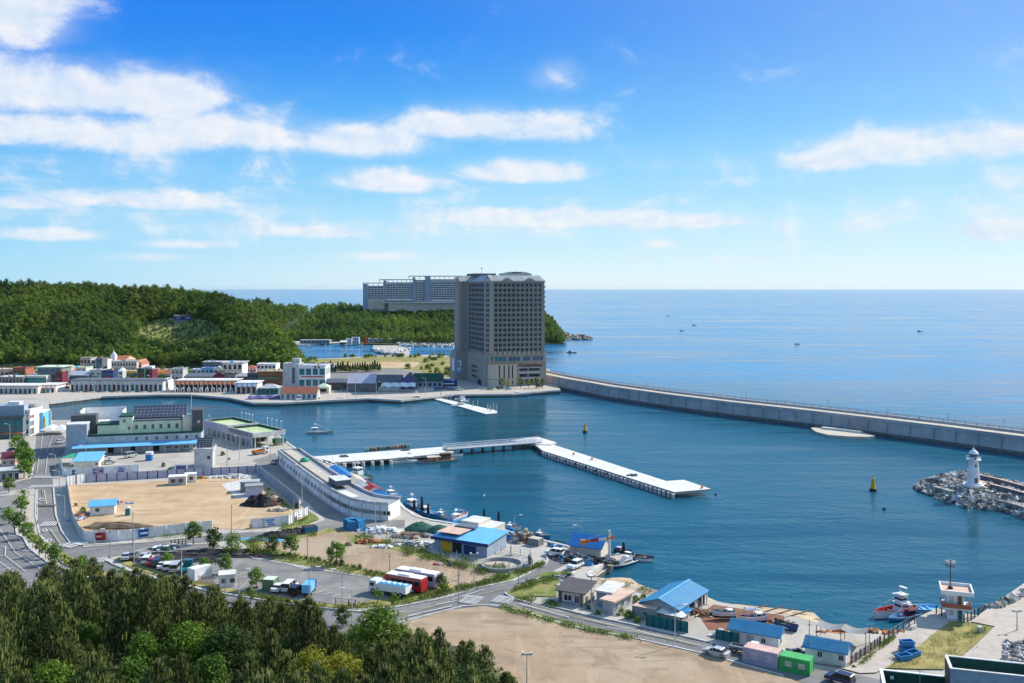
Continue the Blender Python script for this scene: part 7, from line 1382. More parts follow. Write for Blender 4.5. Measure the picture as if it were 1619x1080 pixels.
for k, l, r_, f_, p in (('suv', 'silver car parked left of the green roofed hall', (354, 693), (367, 688), 'car_silver'), ('van', 'white van in the lane behind the fish market', (327, 673), (340, 667), 'car_white'), ('sedan', 'dark car in the lane by the green roofed hall', (338, 683), (351, 678), 'car_grey'), ('sedan', 'silver car at the far corner of the long curved building', (430, 736), (440, 731), 'car_silver'), ('suv', 'white car on the harbour road beside the net shed', (889, 881), (864, 877.5), 'car_white'), ('suv', 'white jeep parked by the blue tarp on the harbour road', (920, 895), (899, 904), 'car_white'), ('sedan', 'pale blue car parked on the shore road before the white truck', (1149, 1043), (1117, 1034), 'car_silver'), ('sedan', 'dark car behind the street trees at left', (14, 716), (27, 714), 'car_grey'), ('suv', 'blue car at the bottom edge on the shore road', (1340, 1085), (1316, 1078), 'car_navy')): car(k, l, r_, f_, p)
truck('white truck with an orange load beside the green roofed hall', (399, 720), (424, 716), 'car_white', 'orange', 'flat', 6.5); truck('teal truck on the quay beyond the green roofed hall', (432, 704.5), (451, 701.5), 'car_teal', 'car_green', 'box', 5.5); truck('white flatbed truck parked behind the lilac container', (1162, 1031), (1192, 1037), 'car_white', 'midgrey', 'flat', 5.0); truck('small white truck near the street kiosk', (27, 748), (36, 743), 'car_white', 'white', 'box', 4.5)
for i, (x, y, p, l) in enumerate([(693, 617.5, 'car_blue', 'blue car left of the hotel, nearest the quay'), (703, 615.5, 'car_navy', 'navy car beside the blue cabins'), (713, 617, 'car_blue', 'second blue car near the hotel forecourt'), (727, 617.5, 'car_white', 'white van on the hotel forecourt'), (764, 616.5, 'car_silver', 'silver car below the hotel corner'), (775, 617, 'car_green', 'green car below the fluted bay'), (791, 616, 'car_grey', 'grey car below the fluted bay'), (803, 616.5, 'car_cyan', 'pale blue car before the hotel trees'), (852, 612.5, 'car_navy', 'dark car under the hotel sign'), (545, 618, 'car_silver', 'silver car beside the net patchwork shed'), (571, 619.5, 'car_white', 'white car before the net patchwork shed'), (98, 617, 'car_silver', 'silver car left of the white market hall'), (104, 616, 'car_black', 'black car left of the white market hall'), (396, 617, 'car_white', 'white car by the short pale pavilion'), (510, 619, 'car_white', 'white car beside the cream hut')]): car('sedan' if i % 3 else 'van', l, (x - 4.5, y + .3), (x + 4.5, y - .3), p)
# ---------------------------------------------------------------- lamps, poles
_lamp = {}
def lamp(label, x, y, yt, arm=-1, style='arm', z=LZ):
    p = G(x, y, z); h = max(2.5, hgt(p.y, yt) - z); rt = empty({'arm': 'street_lamp', 'pole': 'utility_pole', 'flood': 'floodlight_pole'}[style], p, 0, label, 'street lamp' if style == 'arm' else 'pole'); t = .09 + p.y * .00012
    MB().tube((0, 0, -.1), (0, 0, h), t, t * .6, n=7).box(-.2, .2, -.2, .2, 0, .25).build('pole', 'lightgrey' if style == 'arm' else 'grey', rt)
    if style == 'arm':
        for a in ((arm,) if arm in (-1, 1) else (-1, 1)): MB().tube((0, 0, h - .1), (a * 1.5, 0, h + .25), t * .6, t * .5, n=5).build('arm', 'lightgrey', rt); MB().box(a * 1.8 - .45, a * 1.8 + .45, -.16, .16, h + .14, h + .32).build('lamp_head', 'white', rt)
    elif style == 'flood':
        MB().box(-.9, .9, -.06, .06, h - .2, h).build('cross_arm', 'grey', rt); reps('floodlight', box_mesh('floodlight', 'lamp', -.2, .2, -.15, .15, 0, .3), rt, [(-.7, 0, h), (.7, 0, h)])
    else: MB().box(-.35, .35, -.05, .05, h - .9, h - .82).build('cross_arm', 'brown', rt)
for i, (x, y, yt, s, a, l) in enumerate([(87.6, 744, 719, 'arm', -1, 'street lamp on the boulevard level with the green netting'), (94, 779, 745, 'arm', 0, 'street lamp at the boulevard crossing beside the hoarding'), (102, 823, 784, 'arm', -1, 'street lamp on the boulevard halfway along the curving hoarding'), (84, 719, 691, 'arm', -1, 'street lamp on the boulevard by the fish market end tower'), (27.5, 756, 727, 'pole', 0, 'pole beside the small red roofed house'), (15.5, 703, 671, 'arm', -1, 'street lamp before the teal glass office'), (136, 755, 705, 'arm', -1, 'lamp post in front of the pale blue shed roof'), (149.5, 896, 838, 'arm', 1, 'lamp post at the boulevard corner by the crossing'), (174, 881, 836, 'pole', 0, 'dark pole on the left tip of the car park'), (210, 862, 806, 'pole', 0, 'dark pole against the blue hoarding banner'), (212, 894, 838, 'arm', 1, 'lamp post among the left parked cars'), (287, 923, 862, 'arm', 0, 'lamp post beside the white box container'), (378, 946, 901, 'arm', 1, 'lamp post right of the ticket booth'), (356, 937, 915, 'pole', 0, 'short pole before the ticket booth'), (378.7, 728, 690, 'arm', -1, 'lamp post behind the green roofed hall yard'), (394, 709, 678, 'arm', -1, 'lamp post at the near corner of the green roofed hall'), (427.5, 728, 697, 'arm', -1, 'lamp post near the far end of the curved building'), (359, 743, 701, 'pole', 0, 'grey pole beside the small solar block'), (477.5, 798, 736, 'arm', -1, 'tall lamp post halfway along the curved building'), (464.5, 831, 790, 'pole', 0, 'pole in front of the white hoarding with notices'), (366, 843, 797, 'pole', 0, 'thin brown pole between the two white hoardings'), (593.7, 831, 794, 'arm', -1, 'lamp post before the bright end of the curved building'), (616, 911, 874, 'pole', 0, 'pole between the sand field and the buses'), (646, 874, 862, 'pole', 0, 'short post on the grassy verge'), (721.6, 887, 875, 'pole', 0, 'short post before the net shed'), (749.5, 931, 876, 'flood', 0, 'tall pole at the road edge near the round pit'), (725, 918, 903, 'pole', 0, 'thin short pole on the sand field'), (541, 960, 902, 'arm', -1, 'lamp post at the lower edge of the car park'), (489, 952, 898, 'arm', 1, 'lamp post beside the small blue box truck'), (556.7, 988, 932, 'arm', -1, 'lamp post on the near side of the lower road'), (486, 885, 848, 'pole', 0, 'brown pole on the verge of the sand field'), (725.4, 959, 903, 'pole', 0, 'pole at the junction zebra crossing'), (808, 878, 845, 'flood', 0, 'pole beside the round pit fence'), (805, 906, 878, 'flood', 0, 'short floodlight pole at the round pit'), (813, 830, 824, 'arm', 1, 'lamp arm over the quay edge behind the crates'), (920, 866, 832, 'arm', -1, 'lamp post rising behind the crane hut'), (934.5, 930, 911, 'pole', 0, 'short pole on the beach beside the stone jetty'), (935, 967, 911, 'flood', 0, 'pole right of the small brown roofed house'), (1067, 1023, 958, 'arm', 1, 'tall lamp post in front of the big blue boat shed'), (1279.5, 1042, 980, 'pole', 0, 'thin pole before the second blue roofed hut'), (833, 1082, 1034, 'flood', 0, 'thin pole at the lower edge of the foreground field'), (1608, 998, 966, 'flood', 0, 'pole at the right quay by the rubble'), (820, 923, 911, 'pole', 0, 'short post with red top by the junction'), (449, 634, 612, 'arm', -1, 'white lamp post before the terracotta roofed shed'), (549, 628, 602, 'arm', -1, 'lamp post before the net patchwork shed'), (562, 628, 600, 'arm', 1, 'second lamp post before the net patchwork shed'), (673, 626, 598, 'arm', -1, 'lamp post right of the white tent'), (595, 626, 604, 'arm', 1, 'lamp post at the left end of the white tent'), (355, 626, 603, 'arm', 1, 'lamp post on the promenade before the orange awnings'), (317, 622, 600, 'arm', 1, 'lamp post at the left part of the orange awnings'), (204, 622, 600, 'arm', 1, 'lamp post before the white market hall'), (150, 622, 600, 'arm', -1, 'lamp post at the left end of the white market hall')]):
    lamp(l, x, y, yt, a, s)
for i, x in enumerate((1024, 1310, 1404, 1500, 1590, 1180)):
    k = min(range(len(BWB)), key=lambda j: abs(CX + BWB[j].x * F / BWB[j].y - x)); s_ = offs(BWB, 8.8); j = max(1, k); a_, b_ = s_[j - 1], s_[j]
    if CX + b_.x * F / b_.y < x: a_, b_ = s_[j], s_[min(j + 1, len(s_) - 1)]
    xa, xb = CX + a_.x * F / a_.y, CX + b_.x * F / b_.y; p = a_.lerp(b_, (x - xa) / (xb - xa)); rt = empty('street_lamp', (p.x, p.y, 8.7), 0, ('lamp post on the breakwater nearest the hotel', 'lamp post on the breakwater above the pontoon', 'lamp post on the breakwater right of the pontoon', 'lamp post on the breakwater behind the lighthouse', 'lamp post on the breakwater at the right edge', 'lamp post midway along the breakwater')[i], 'street lamp'); MB().tube((0, 0, 0), (0, 0, 4.2), .13, n=6).build('pole', 'lightgrey', rt); MB().box(-.6, .5, -.15, .15, 4.2, 4.4).build('lamp_head', 'white', rt)
for i in range(7): rt = empty('float_row', G(828 + i * 6, 922 - i * 1.4), .4, ('violet float at the left end of a row along the harbour road', 'second float of the row along the harbour road', 'third float of the row along the harbour road', 'middle float of the row along the harbour road', 'fifth float of the row along the harbour road', 'sixth float of the row along the harbour road', 'last float of the row, nearest the grey bags')[i], 'float', 'floats laid in a row along the kerb'); MB().box(-.5, .5, -.25, .25, .05, .4).build('body', ('lilac', 'navy', 'violet', 'offwhite')[i % 4], rt)
# ---------------------------------------------------------------- vegetation
def leaf_cloud(r, centres, radii, n, size, up=.35, flat=.55, out=True):
    """n leaf-sized quads spread through lobes; returns (n*4, 3) corners"""
    k = r.integers(0, len(centres), n); d = r.normal(size=(n, 3)); d /= np.linalg.norm(d, axis=1)[:, None]
    rad = r.random(n) ** .45; p = centres[k] + d * rad[:, None] * radii[k]
    nrm = d * (.8 if out else .2) + r.normal(size=(n, 3)) * .6 + np.array([0, 0, up]); nrm /= np.linalg.norm(nrm, axis=1)[:, None]
    a = np.cross(nrm, r.normal(size=(n, 3))); a /= np.linalg.norm(a, axis=1)[:, None]; b = np.cross(nrm, a); s = size * r.uniform(.6, 1.3, n)[:, None]; w = flat
    return np.stack([p - a * s - b * s * w, p + a * s - b * s * w * .6, p + a * s + b * s * w, p - a * s + b * s * w * .6], 1).reshape(-1, 3)
def quads(v): return np.arange(len(v)).reshape(-1, 4)
def crown_lobes(r, W, H, z0, n):
    c, q = [], []
    for i in range(n):
        t = (i + .5) / n; a = i * 2.4 + r.uniform(0, 1); rr = W * .5 * math.sin(math.pi * min(.95, t * .8 + .18)) * r.uniform(.45, .8); c.append((rr * math.cos(a), rr * math.sin(a), z0 + H * t)); s = W * r.uniform(.20, .30); q.append((s, s, s * .8))
    return np.array(c), np.array(q)
def tree_parts(seed, W, H, trunk, n, size, lobes, leaf, z0=None, name='broadleaf'):
    r = np.random.default_rng(seed); z0 = trunk * .8 if z0 is None else z0; c, q = crown_lobes(r, W, H - z0 - W * .12, z0, lobes); v = leaf_cloud(r, c, q, n, size); crown = np_mesh('crown', v, quads(v), [leaf])
    mb = MB(); t = max(.07, H * .022); mb.tube((0, 0, -.6), (0, 0, trunk), t * 1.3, t, n=6)
    for i in range(min(5, lobes)): mb.tube((0, 0, trunk * .85), c[i * 2 % lobes] * np.array([.8, .8, 1]), t * .6, t * .2, n=5)
    return mb.mesh('trunk', 'bark'), crown
def plant_tree(meshes, loc, rz, s, name, label, cat='tree', group=None, trunk=True):
    rt = empty(name, loc, rz, label, cat, group); rt.scale = (s * rng.uniform(.92, 1.08), s * rng.uniform(.92, 1.08), s)
    if trunk and meshes[0]: link('trunk', meshes[0], rt)
    link('crown', meshes[1], rt)
    return rt
# --- far woods: the 300 nearest are trees of their own, the rest one mass
def conifer_v(r, W, H, n, size):
    t = r.random(n) ** .8; a = r.uniform(0, 6.283, n); rad = (1 - t) * W * .5 * r.uniform(.3, 1.05, n) + .15; p = np.stack([rad * np.cos(a), rad * np.sin(a), H * (.14 + .86 * t)], 1); d = np.stack([np.cos(a), np.sin(a), np.full(n, .6)], 1) + r.normal(size=(n, 3)) * .4; d /= np.linalg.norm(d, axis=1)[:, None]
    x = np.cross(d, r.normal(size=(n, 3))); x /= np.linalg.norm(x, axis=1)[:, None]; y = np.cross(d, x); s = size * r.uniform(.6, 1.2, n)[:, None]
    return np.stack([p - x * s - y * s * .5, p + x * s - y * s * .5, p + x * s + y * s * .5, p - x * s + y * s * .5], 1).reshape(-1, 3)
far_v = []
for sd_ in range(8):
    r = np.random.default_rng(100 + sd_)
    if sd_ < 5: c, q = crown_lobes(r, 7.2 + sd_ % 3, 6 + sd_ % 2 * 1.5, 1.2, 7); far_v.append((leaf_cloud(r, c, q, 210, .62, up=.5), 0 if sd_ < 3 else 1))
    else: far_v.append((conifer_v(r, 6.6, 8.4, 200, .6), 2))
far_m = [('leaf_far', 'leaf_farlite', 'leaf_dark')[k] for _, k in far_v]; far_me = [np_mesh('crown', v, quads(v), [m]) for (v, _), m in zip(far_v, far_m)]; far_tr = MB().tube((0, 0, -1.5), (0, 0, 3), .25, .15, n=5).mesh('trunk', 'bark')
def in_clear(p):
    if p.y < 10: return 0
    x, y = CX + p.x * F / p.y, HY + (CH - p.z) * F / p.y
    if ((x - 284) / 72) ** 2 + ((y - 530) / 27) ** 2 < 1: return 1
    if 445 < x < 508 and abs(y - (527 - (x - 445) * .72)) < 5.5: return 2
    return 0
def wood(surf, u0, u1, v0, v1, nu, nv, xr, indiv, name, label, stuff_name, group, seed, smul=1.0, light=.4):
    r = random.Random(seed); pts = []
    for i in range(nu):
        for j in range(nv):
            p = surf(u0 + (u1 - u0) * (i + r.uniform(.05, .95)) / nu, v0 + (v1 - v0) * (j + r.uniform(.05, .95)) / nv)
            if p.z < .9 or p.y < 10: continue
            x = CX + p.x * F / p.y
            if not xr[0] < x < xr[1]: continue
            pts.append((p, in_clear(p)))
    pts.sort(key=lambda a: a[0].y); k = 0; acc = {m: [] for m in ('leaf_far', 'leaf_farlite', 'leaf_dark', 'leaf_olive')}
    for p, cl in pts:
        if cl == 2: continue
        f = math.sin(p.x * .045 + seed) + math.sin(p.y * .06 + p.x * .02) + r.uniform(-1.1, 1.1)
        i = r.choice((5, 6, 7)) if f < -1.9 else r.choice((3, 4)) if f > 2 - light * 4 else r.choice((0, 1, 2)); s = r.uniform(.7, 1.25) * smul; a = r.uniform(0, 6.28)
        if cl: i = r.choice((0, 3, 4)); s *= .34
        if k < indiv and not cl and r.random() < .8:
            k += 1; rt = plant_tree((far_tr, far_me[i]), p, a, s, name, label, 'tree', group)
        else:
            v = far_v[i][0]; ca, sa = math.cos(a) * s, math.sin(a) * s; w = np.stack([v[:, 0] * ca - v[:, 1] * sa, v[:, 0] * sa + v[:, 1] * ca, v[:, 2] * s], 1) + np.array(p)
            acc['leaf_olive' if cl and r.random() < .6 else far_m[i]].append(w)
    vs = []; mi = []; ms = []
    for j, (m, l) in enumerate(acc.items()):
        if l: l = np.concatenate(l); vs.append(l); mi.append(np.full(len(l) // 4, len(ms))); ms.append(m)
    v = np.concatenate(vs); o = link(stuff_name, np_mesh(stuff_name, v, quads(v), ms, np.concatenate(mi))); tag(o, kind='stuff')
wood(surf1, .54, 1.0, .06, .80, 84, 44, (-60, 500), 300, 'wooded_hill_tree', 'one of the dense green trees covering the lower slope of the left wooded hill', 'hill_wood', 'trees on the wooded hill', 3)
wood(surf2, .0, 1.0, .05, .82, 78, 30, (385, 900), 0, 'headland_tree', '', 'headland_wood', None, 9, 1.1, .2)
wood(surf3, .05, .95, .1, .8, 16, 6, (360, 440), 0, 'x', '', 'far_point_wood', None, 4, .9, .1)
mb = MB()                                                             # the grassy clearing round the hillside cottage
for i in range(90):
    for j in range(60):
        q = [surf1(.74 + .14 * a / 90, .05 + .8 * b / 60) + Vector((0, 0, .5)) for a, b in ((i, j), (i + 1, j), (i + 1, j + 1), (i, j + 1))]
        if in_clear(q[0]) == 1: mb.quad(*q)
struct(mb.build('hill_meadow', 'grass', smooth=True))
# the scar of a road on the far headland
mb = MB()
for i in range(14):
    u0, u1 = .245 + .0075 * i, .245 + .0075 * (i + 1); f0, f1 = .42 + .032 * i, .42 + .032 * (i + 1); a, b, c, d = surf2(u0, f0 - .10), surf2(u1, f1 - .10), surf2(u1, f1 + .03), surf2(u0, f0 + .03); up = Vector((0, 0, .9)); mb.quad(a + up, b + up, c + up, d + up)
struct(mb.build('hill_road', 'beige'))
# --- headland scrub behind the hotel: pines in a row, rounded bushes
pine_s = [np.random.default_rng(200 + i) for i in range(3)]; pine_sm = [np_mesh('crown', v, quads(v), ['leaf_pine']) for v in (conifer_v(r, 4.2, 7.5, 260, .42) for r in pine_s)]; tr_s = MB().tube((0, 0, -.5), (0, 0, 3), .2, .1, n=5).mesh('trunk', 'bark')
for i in range(26): x = 503 + i * 3.9; plant_tree((tr_s, pine_sm[i % 3]), G(x, 589.5 + rng.uniform(-1.5, 1) - i * .08), rng.uniform(0, 6), rng.uniform(.8, 1.15), 'pine', 'one of the small dark pines in the row before the bare headland field', 'tree', 'row of dark pines on the headland')
bush_m = []
for i in range(4): r = np.random.default_rng(300 + i); c, q = crown_lobes(r, 5.5, 3, .3, 6); v = leaf_cloud(r, c, q, 260, .42, up=.6); bush_m.append(np_mesh('crown', v, quads(v), [('leaf_mid', 'leaf_bright', 'leaf_street', 'leaf_farlite')[i]]))
for i in range(60):
    x, y = rng.uniform(610, 722), rng.uniform(562, 596)
    if y > 571 + (x - 610) * .24 + 4 or (x < 665 and 570 < y < 583): continue
    plant_tree((None, bush_m[i % 4]), G(x, y), rng.uniform(0, 6), rng.uniform(.55, 1.25), 'bush', 'one of the bright green bushes on the headland left of the hotel', 'bush', 'bushes on the headland', False)
for i in range(22): plant_tree((None, bush_m[i % 4]), G(rng.uniform(545, 640), 565 + rng.uniform(-2, 1)), rng.uniform(0, 6), rng.uniform(.4, .8), 'bush', 'one of the dark shrubs on the inlet shore of the headland', 'bush', 'shrubs along the inlet', False)
for i in range(26): plant_tree((None, bush_m[(i * 3) % 4]), G(476 + rng.uniform(-10, 26), 577 + rng.uniform(-9, 12)), rng.uniform(0, 6), rng.uniform(.5, 1.0), 'bush', 'one of the shrubs at the right foot of the wooded hill', 'bush', 'shrubs at the hill foot', False)
for i in range(34): plant_tree((None, bush_m[(i * 3) % 4]), G(rng.uniform(10, 405), 591 - rng.uniform(0, 8)), rng.uniform(0, 6), rng.uniform(.5, 1.1), 'bush', 'one of the bushes behind the waterfront houses', 'bush', 'bushes behind the houses', False)
for i, (x, l, m) in enumerate([(803, 'yellow green young tree left of the trees before the hotel', 1), (823, 'second young tree before the hotel bay', 2), (836, 'tall yellow green tree before the hotel sign', 1), (848, 'bright green tree at the right before the hotel', 2), (858, 'small tree at the hotel right corner', 0), (793, 'small low tree below the fluted bay', 0)]):
    me = tree_parts(400 + i, 4.2, 7.5, 2.6, 300, .34, 7, ('leaf_mid', 'leaf_yellow', 'leaf_bright')[m]); plant_tree(me, G(x, 614), i, rng.uniform(.7, 1.0), 'young_tree', l)
for i in range(24): plant_tree((tr_s, far_me[i % 5]), G(rng.uniform(5, 440), rng.uniform(594, 607)), rng.uniform(0, 6), rng.uniform(.45, .8), 'garden_tree', 'one of the trees growing between the waterfront houses', 'tree', 'trees between the houses')
# --- street trees: (column, foot row, crown row, crown width in pixels, kind, label)
kinds = {}
for k, (leaf, W, Hh, tr, n, s, lb) in dict(round=('leaf_street', 3.6, 4.4, 1.7, 560, .20, 9), round2=('leaf_mid', 3.8, 4.6, 1.8, 600, .20, 9), slim=('leaf_bright', 2.2, 3.4, 1.6, 240, .17, 6), willow=('leaf_bright', 3.8, 3.6, .6, 900, .13, 9), dark=('leaf_dark', 3.6, 4.0, 1.0, 560, .2, 9)).items(): kinds[k] = [tree_parts(500 + 7 * i + len(k), W, Hh, tr, n, s, lb, leaf) + (W,) for i in range(3)]
ST = [(27, 715, 20, 'round', 'topmost street tree on the left boulevard verge'), (37, 724, 20, 'round2', 'second street tree from the top on the boulevard verge'), (33, 736, 22, 'round', 'street tree beside the small red roofed house'), (43, 746, 24, 'round2', 'wide street tree before the small white truck'), (38, 757, 22, 'round', 'street tree just above the left crossing'), (45, 735, 20, 'round', 'street tree on the boulevard edge by the red roofed house'),
      (14, 779, 18, 'round2', 'lone tree on the grass left of the crossing'), (33, 813, 22, 'round', 'tree with a pale crown between the lot and the boulevard, upper'), (14, 829, 20, 'round', 'tree over the left lot at the frame edge'), (30, 842, 24, 'round2', 'leafy tree at the corner of the left lot'), (43, 852, 20, 'round', 'tree on the verge bend above the left lot'), (62, 880, 16, 'slim', 'young tree halfway along the curved verge'), (52, 866, 14, 'slim', 'young tree higher on the curved verge'), (86, 892, 24, 'round2', 'dark leafy tree on the curved verge before the zebra crossing'), (103, 899, 13, 'slim', 'slim tree right of the dark leafy one on the verge'), (72, 884, 14, 'slim', 'slim tree left of the dark leafy one on the verge'), (131, 908, 22, 'round', 'tree on the verge just above the pine wood'),
      (305.5, 861, 27, 'round2', 'round tree on a clear trunk at the head of the car park'), (338, 868, 27, 'dark', 'darker bushy tree right of the round one'), (367, 874, 30, 'willow', 'pale feathery willow bush at the head of the car park'), (264, 897, 17, 'round', 'small tree among the parked cars'), (323, 908, 19, 'round', 'small round tree beside the white box container'), (356, 908, 23, 'round2', 'tree right behind the ticket booth'), (194, 921, 14, 'slim', 'staked young tree on the verge left of the parked cars'), (405, 932, 25, 'round', 'broad tree beside the weathered green hut'), (396, 956, 17, 'slim', 'young tree by the road below the weathered green hut'), (460, 879, 25, 'round2', 'bushy tree on the hedge of the car park'), (431, 872, 20, 'dark', 'dark bush at the left of the car park hedge'), (532, 894, 28, 'round', 'round tree standing clear on the sand field edge'), (540.6, 990, 25, 'dark', 'dark tree below the lower road beside a lamp post'), (597, 952, 13, 'slim', 'thin young tree before the fish tank truck'), (499, 976, 12, 'slim', 'thin young tree below the lower road'), (623, 962, 14, 'slim', 'thin young tree on the verge behind the big pale tree'), (697, 932, 20, 'dark', 'dark scrubby bush beside the white bus'), (666, 935, 16, 'round', 'weedy shrub growing at the front of the white bus'), (704, 940, 13, 'slim', 'small shrub at the roadside right of the buses'), (480, 703, 1, 'slim', '')]
for i, (x, y, w, k, l) in enumerate(ST):
    if not l: continue
    me = kinds[k][i % 3]; p = G(x, y); plant_tree(me[:2], p, i * 1.7, 1.15 * w * p.y / F / me[2], 'street_tree' if k in ('round', 'round2', 'slim') else 'shrub', l, 'tree' if k != 'willow' else 'bush')
# palm-like tree at the crossing
rt = empty('palm_tree', G(36, 801), 0, 'palm like tree with drooping fronds beside the left crossing', 'tree'); MB().tube((0, 0, -.2), (0, 0, 4.2), .22, .16, n=7).build('trunk', 'bark', rt); mb = MB()
for k in range(20):
    a = k * 2.4; e = .9 - .05 * k; p = Vector((0, 0, 4.2)); d = Vector((math.cos(a) * math.cos(e), math.sin(a) * math.cos(e), math.sin(e))); s = Vector((-math.sin(a), math.cos(a), 0))
    for j in range(5): q = p + d * .55; w0, w1 = .28 * (1 - j / 6), .28 * (1 - (j + 1) / 6); mb.quad(p - s * w0, p + s * w0, q + s * w1, q - s * w1); p = q; d = (d + Vector((0, 0, -.28))).normalized()
mb.build('crown', 'leaf_mid', rt)
# hedge of the car park and loose bushes by the shore road
for i in range(26): t = i / 25; x, y = (392 + 232 * t, 874 + 40 * t - 6 * math.sin(3.14 * t)); me = kinds[('dark', 'round2', 'willow')[i % 3]][i % 3]; plant_tree((None, me[1]), G(x, y) + Vector((0, 0, -.9)), i, rng.uniform(.32, .55), 'hedge_bush', 'one of the bushes in the hedge between the car park and the sand field', 'bush', 'hedge of the car park', False)
for i, (x, y, s, l) in enumerate([(972, 965, .5, 'bush right of the two grey blocks on the shore road'), (983, 972, .6, 'dark bush in front of the low grey block'), (994, 978, .55, 'bush at the left end of the teal fence'), (1008, 984, .45, 'low bush before the rust topped container'), (930, 963, .35, 'small weed bush at the corner of the brown roofed house'), (945, 971, .45, 'green bush behind the street pole by the grey block'), (1005, 953, .5, 'yellowish bush behind the low grey block'), (1018, 950, .5, 'green bush left of the big blue boat shed'), (1350, 1056, .3, 'tuft of weeds at the corner of the second blue hut'), (247, 748, .5, 'green bush in the fish market yard'), (258, 738, .5, 'yellow green bush beside the notice board'), (268, 744, .4, 'shrub behind the notice board'), (352, 720, .6, 'dark bush beside the small solar block'), (362, 727, .45, 'light green bush on the grass by the solar block'), (398, 835, .45, 'round green bush at the left end of the notice hoarding'), (470, 803, .5, 'green bush at the end of the grey corrugated wall'), (440, 792, .4, 'weeds inside the grey corrugated wall'), (425, 775, .4, 'weeds at the foot of the grey corrugated wall'), (120, 800, .35, 'sapling in the left corner of the sandy lot'), (131, 809, .5, 'weed bush beside the blue roofed site cabin')]):
    me = kinds[('dark', 'willow', 'round2', 'round')[i % 4]][i % 3]; plant_tree((None, me[1]), G(x, y) + Vector((0, 0, -.4 * s - .5)), i * 2, s, 'bush', l, 'bush', None, False)
# weeds as ground cover along verges
def weeds(polys, n, seed, name='weeds', m='leaf_weed', s=.11, hh=.45):
    r = np.random.default_rng(seed); vs = []
    for pts, k in polys:
        for (x0, y0, w0), (x1, y1, w1) in zip(pts, pts[1:]):
            m_ = int(k * n / (len(pts) - 1)); t = r.random(m_); x = x0 + (x1 - x0) * t; y = y0 + (y1 - y0) * t + r.normal(size=m_) * (w0 + (w1 - w0) * t) * .5
            keep = np.sin(x * .21 + seed) + np.sin(x * .083 + y * .3) + r.normal(size=m_) * .6 > -.35; x, y = x[keep], y[keep]; Z = (CH - LZ) * F / (y - HY); p = np.stack([(x - CX) * Z / F, Z, np.full(len(x), LZ + .25)], 1)
            h = hh * r.uniform(.3, 1.3, len(p)); c = p + np.stack([r.normal(size=len(p)) * .2, r.normal(size=len(p)) * .2, h * r.random(len(p))], 1); a = r.normal(size=(len(p), 3)); a /= np.linalg.norm(a, axis=1)[:, None]; b = np.cross(a, r.normal(size=(len(p), 3))); b /= np.linalg.norm(b, axis=1)[:, None]; b[:, 2] = np.abs(b[:, 2]) + .5; q = s * r.uniform(.6, 1.6, len(p))[:, None]
            vs.append(np.stack([c - a * q, c + a * q, c + a * q * .4 + b * q * 1.6, c - a * q * .4 + b * q * 1.6], 1).reshape(-1, 3))
    v = np.concatenate(vs); tag(link(name, np_mesh(name, v, quads(v), [m])), kind='stuff')
weeds([([(395, 868, 7), (440, 878, 7), (530, 898, 7), (625, 917, 5)], 1.2), ([(560, 848, 6), (620, 860, 9), (690, 878, 9), (770, 898, 7), (830, 905, 5), (862, 892, 5)], 1.8), ([(640, 950, 8), (697, 938, 8), (745, 929, 5), (805, 914, 4)], 1.2), ([(640, 874, 7), (690, 886, 7), (735, 899, 6), (790, 912, 5)], 1.2), ([(500, 845, 5), (440, 850, 4), (390, 858, 4)], .6)], 2800, 5)
weeds([([(790, 961, 5), (850, 978, 6), (930, 998, 5), (1010, 1014, 3)], 1.2), ([(812, 936, 4), (850, 922, 8), (900, 910, 6)], 1.0), ([(815, 946, 6), (870, 956, 5), (885, 962, 3)], .7), ([(470, 958, 4), (545, 963, 4), (630, 956, 5)], .8), ([(405, 944, 4), (460, 953, 4)], .5), ([(170, 843, 3), (240, 853, 3), (330, 842, 3)], .5), ([(445, 834, 5), (490, 820, 5)], .6), ([(62, 856, 6), (100, 889, 6), (160, 910, 6), (240, 930, 5)], 1.0), ([(1360, 1052, 4), (1400, 1020, 3), (1420, 1004, 2)], .5), ([(940, 922, 5), (1000, 930, 4), (1040, 940, 4)], .4), ([(420, 780, 5), (470, 815, 6)], .5)], 2000, 8, 'weeds', 'leaf_weed', .10, .36)
weeds([([(1400, 1052, 14), (1500, 1020, 30), (1560, 998, 8)], 1.0)], 2600, 12, 'grass_tufts', 'leaf_weed', .06, .14); weeds([([(120, 836, 5), (180, 831, 6), (230, 838, 4)], .7), ([(700, 900, 8), (640, 890, 10), (560, 870, 10)], .25), ], 800, 13, 'dry_weeds', 'leaf_olive', .07, .2)
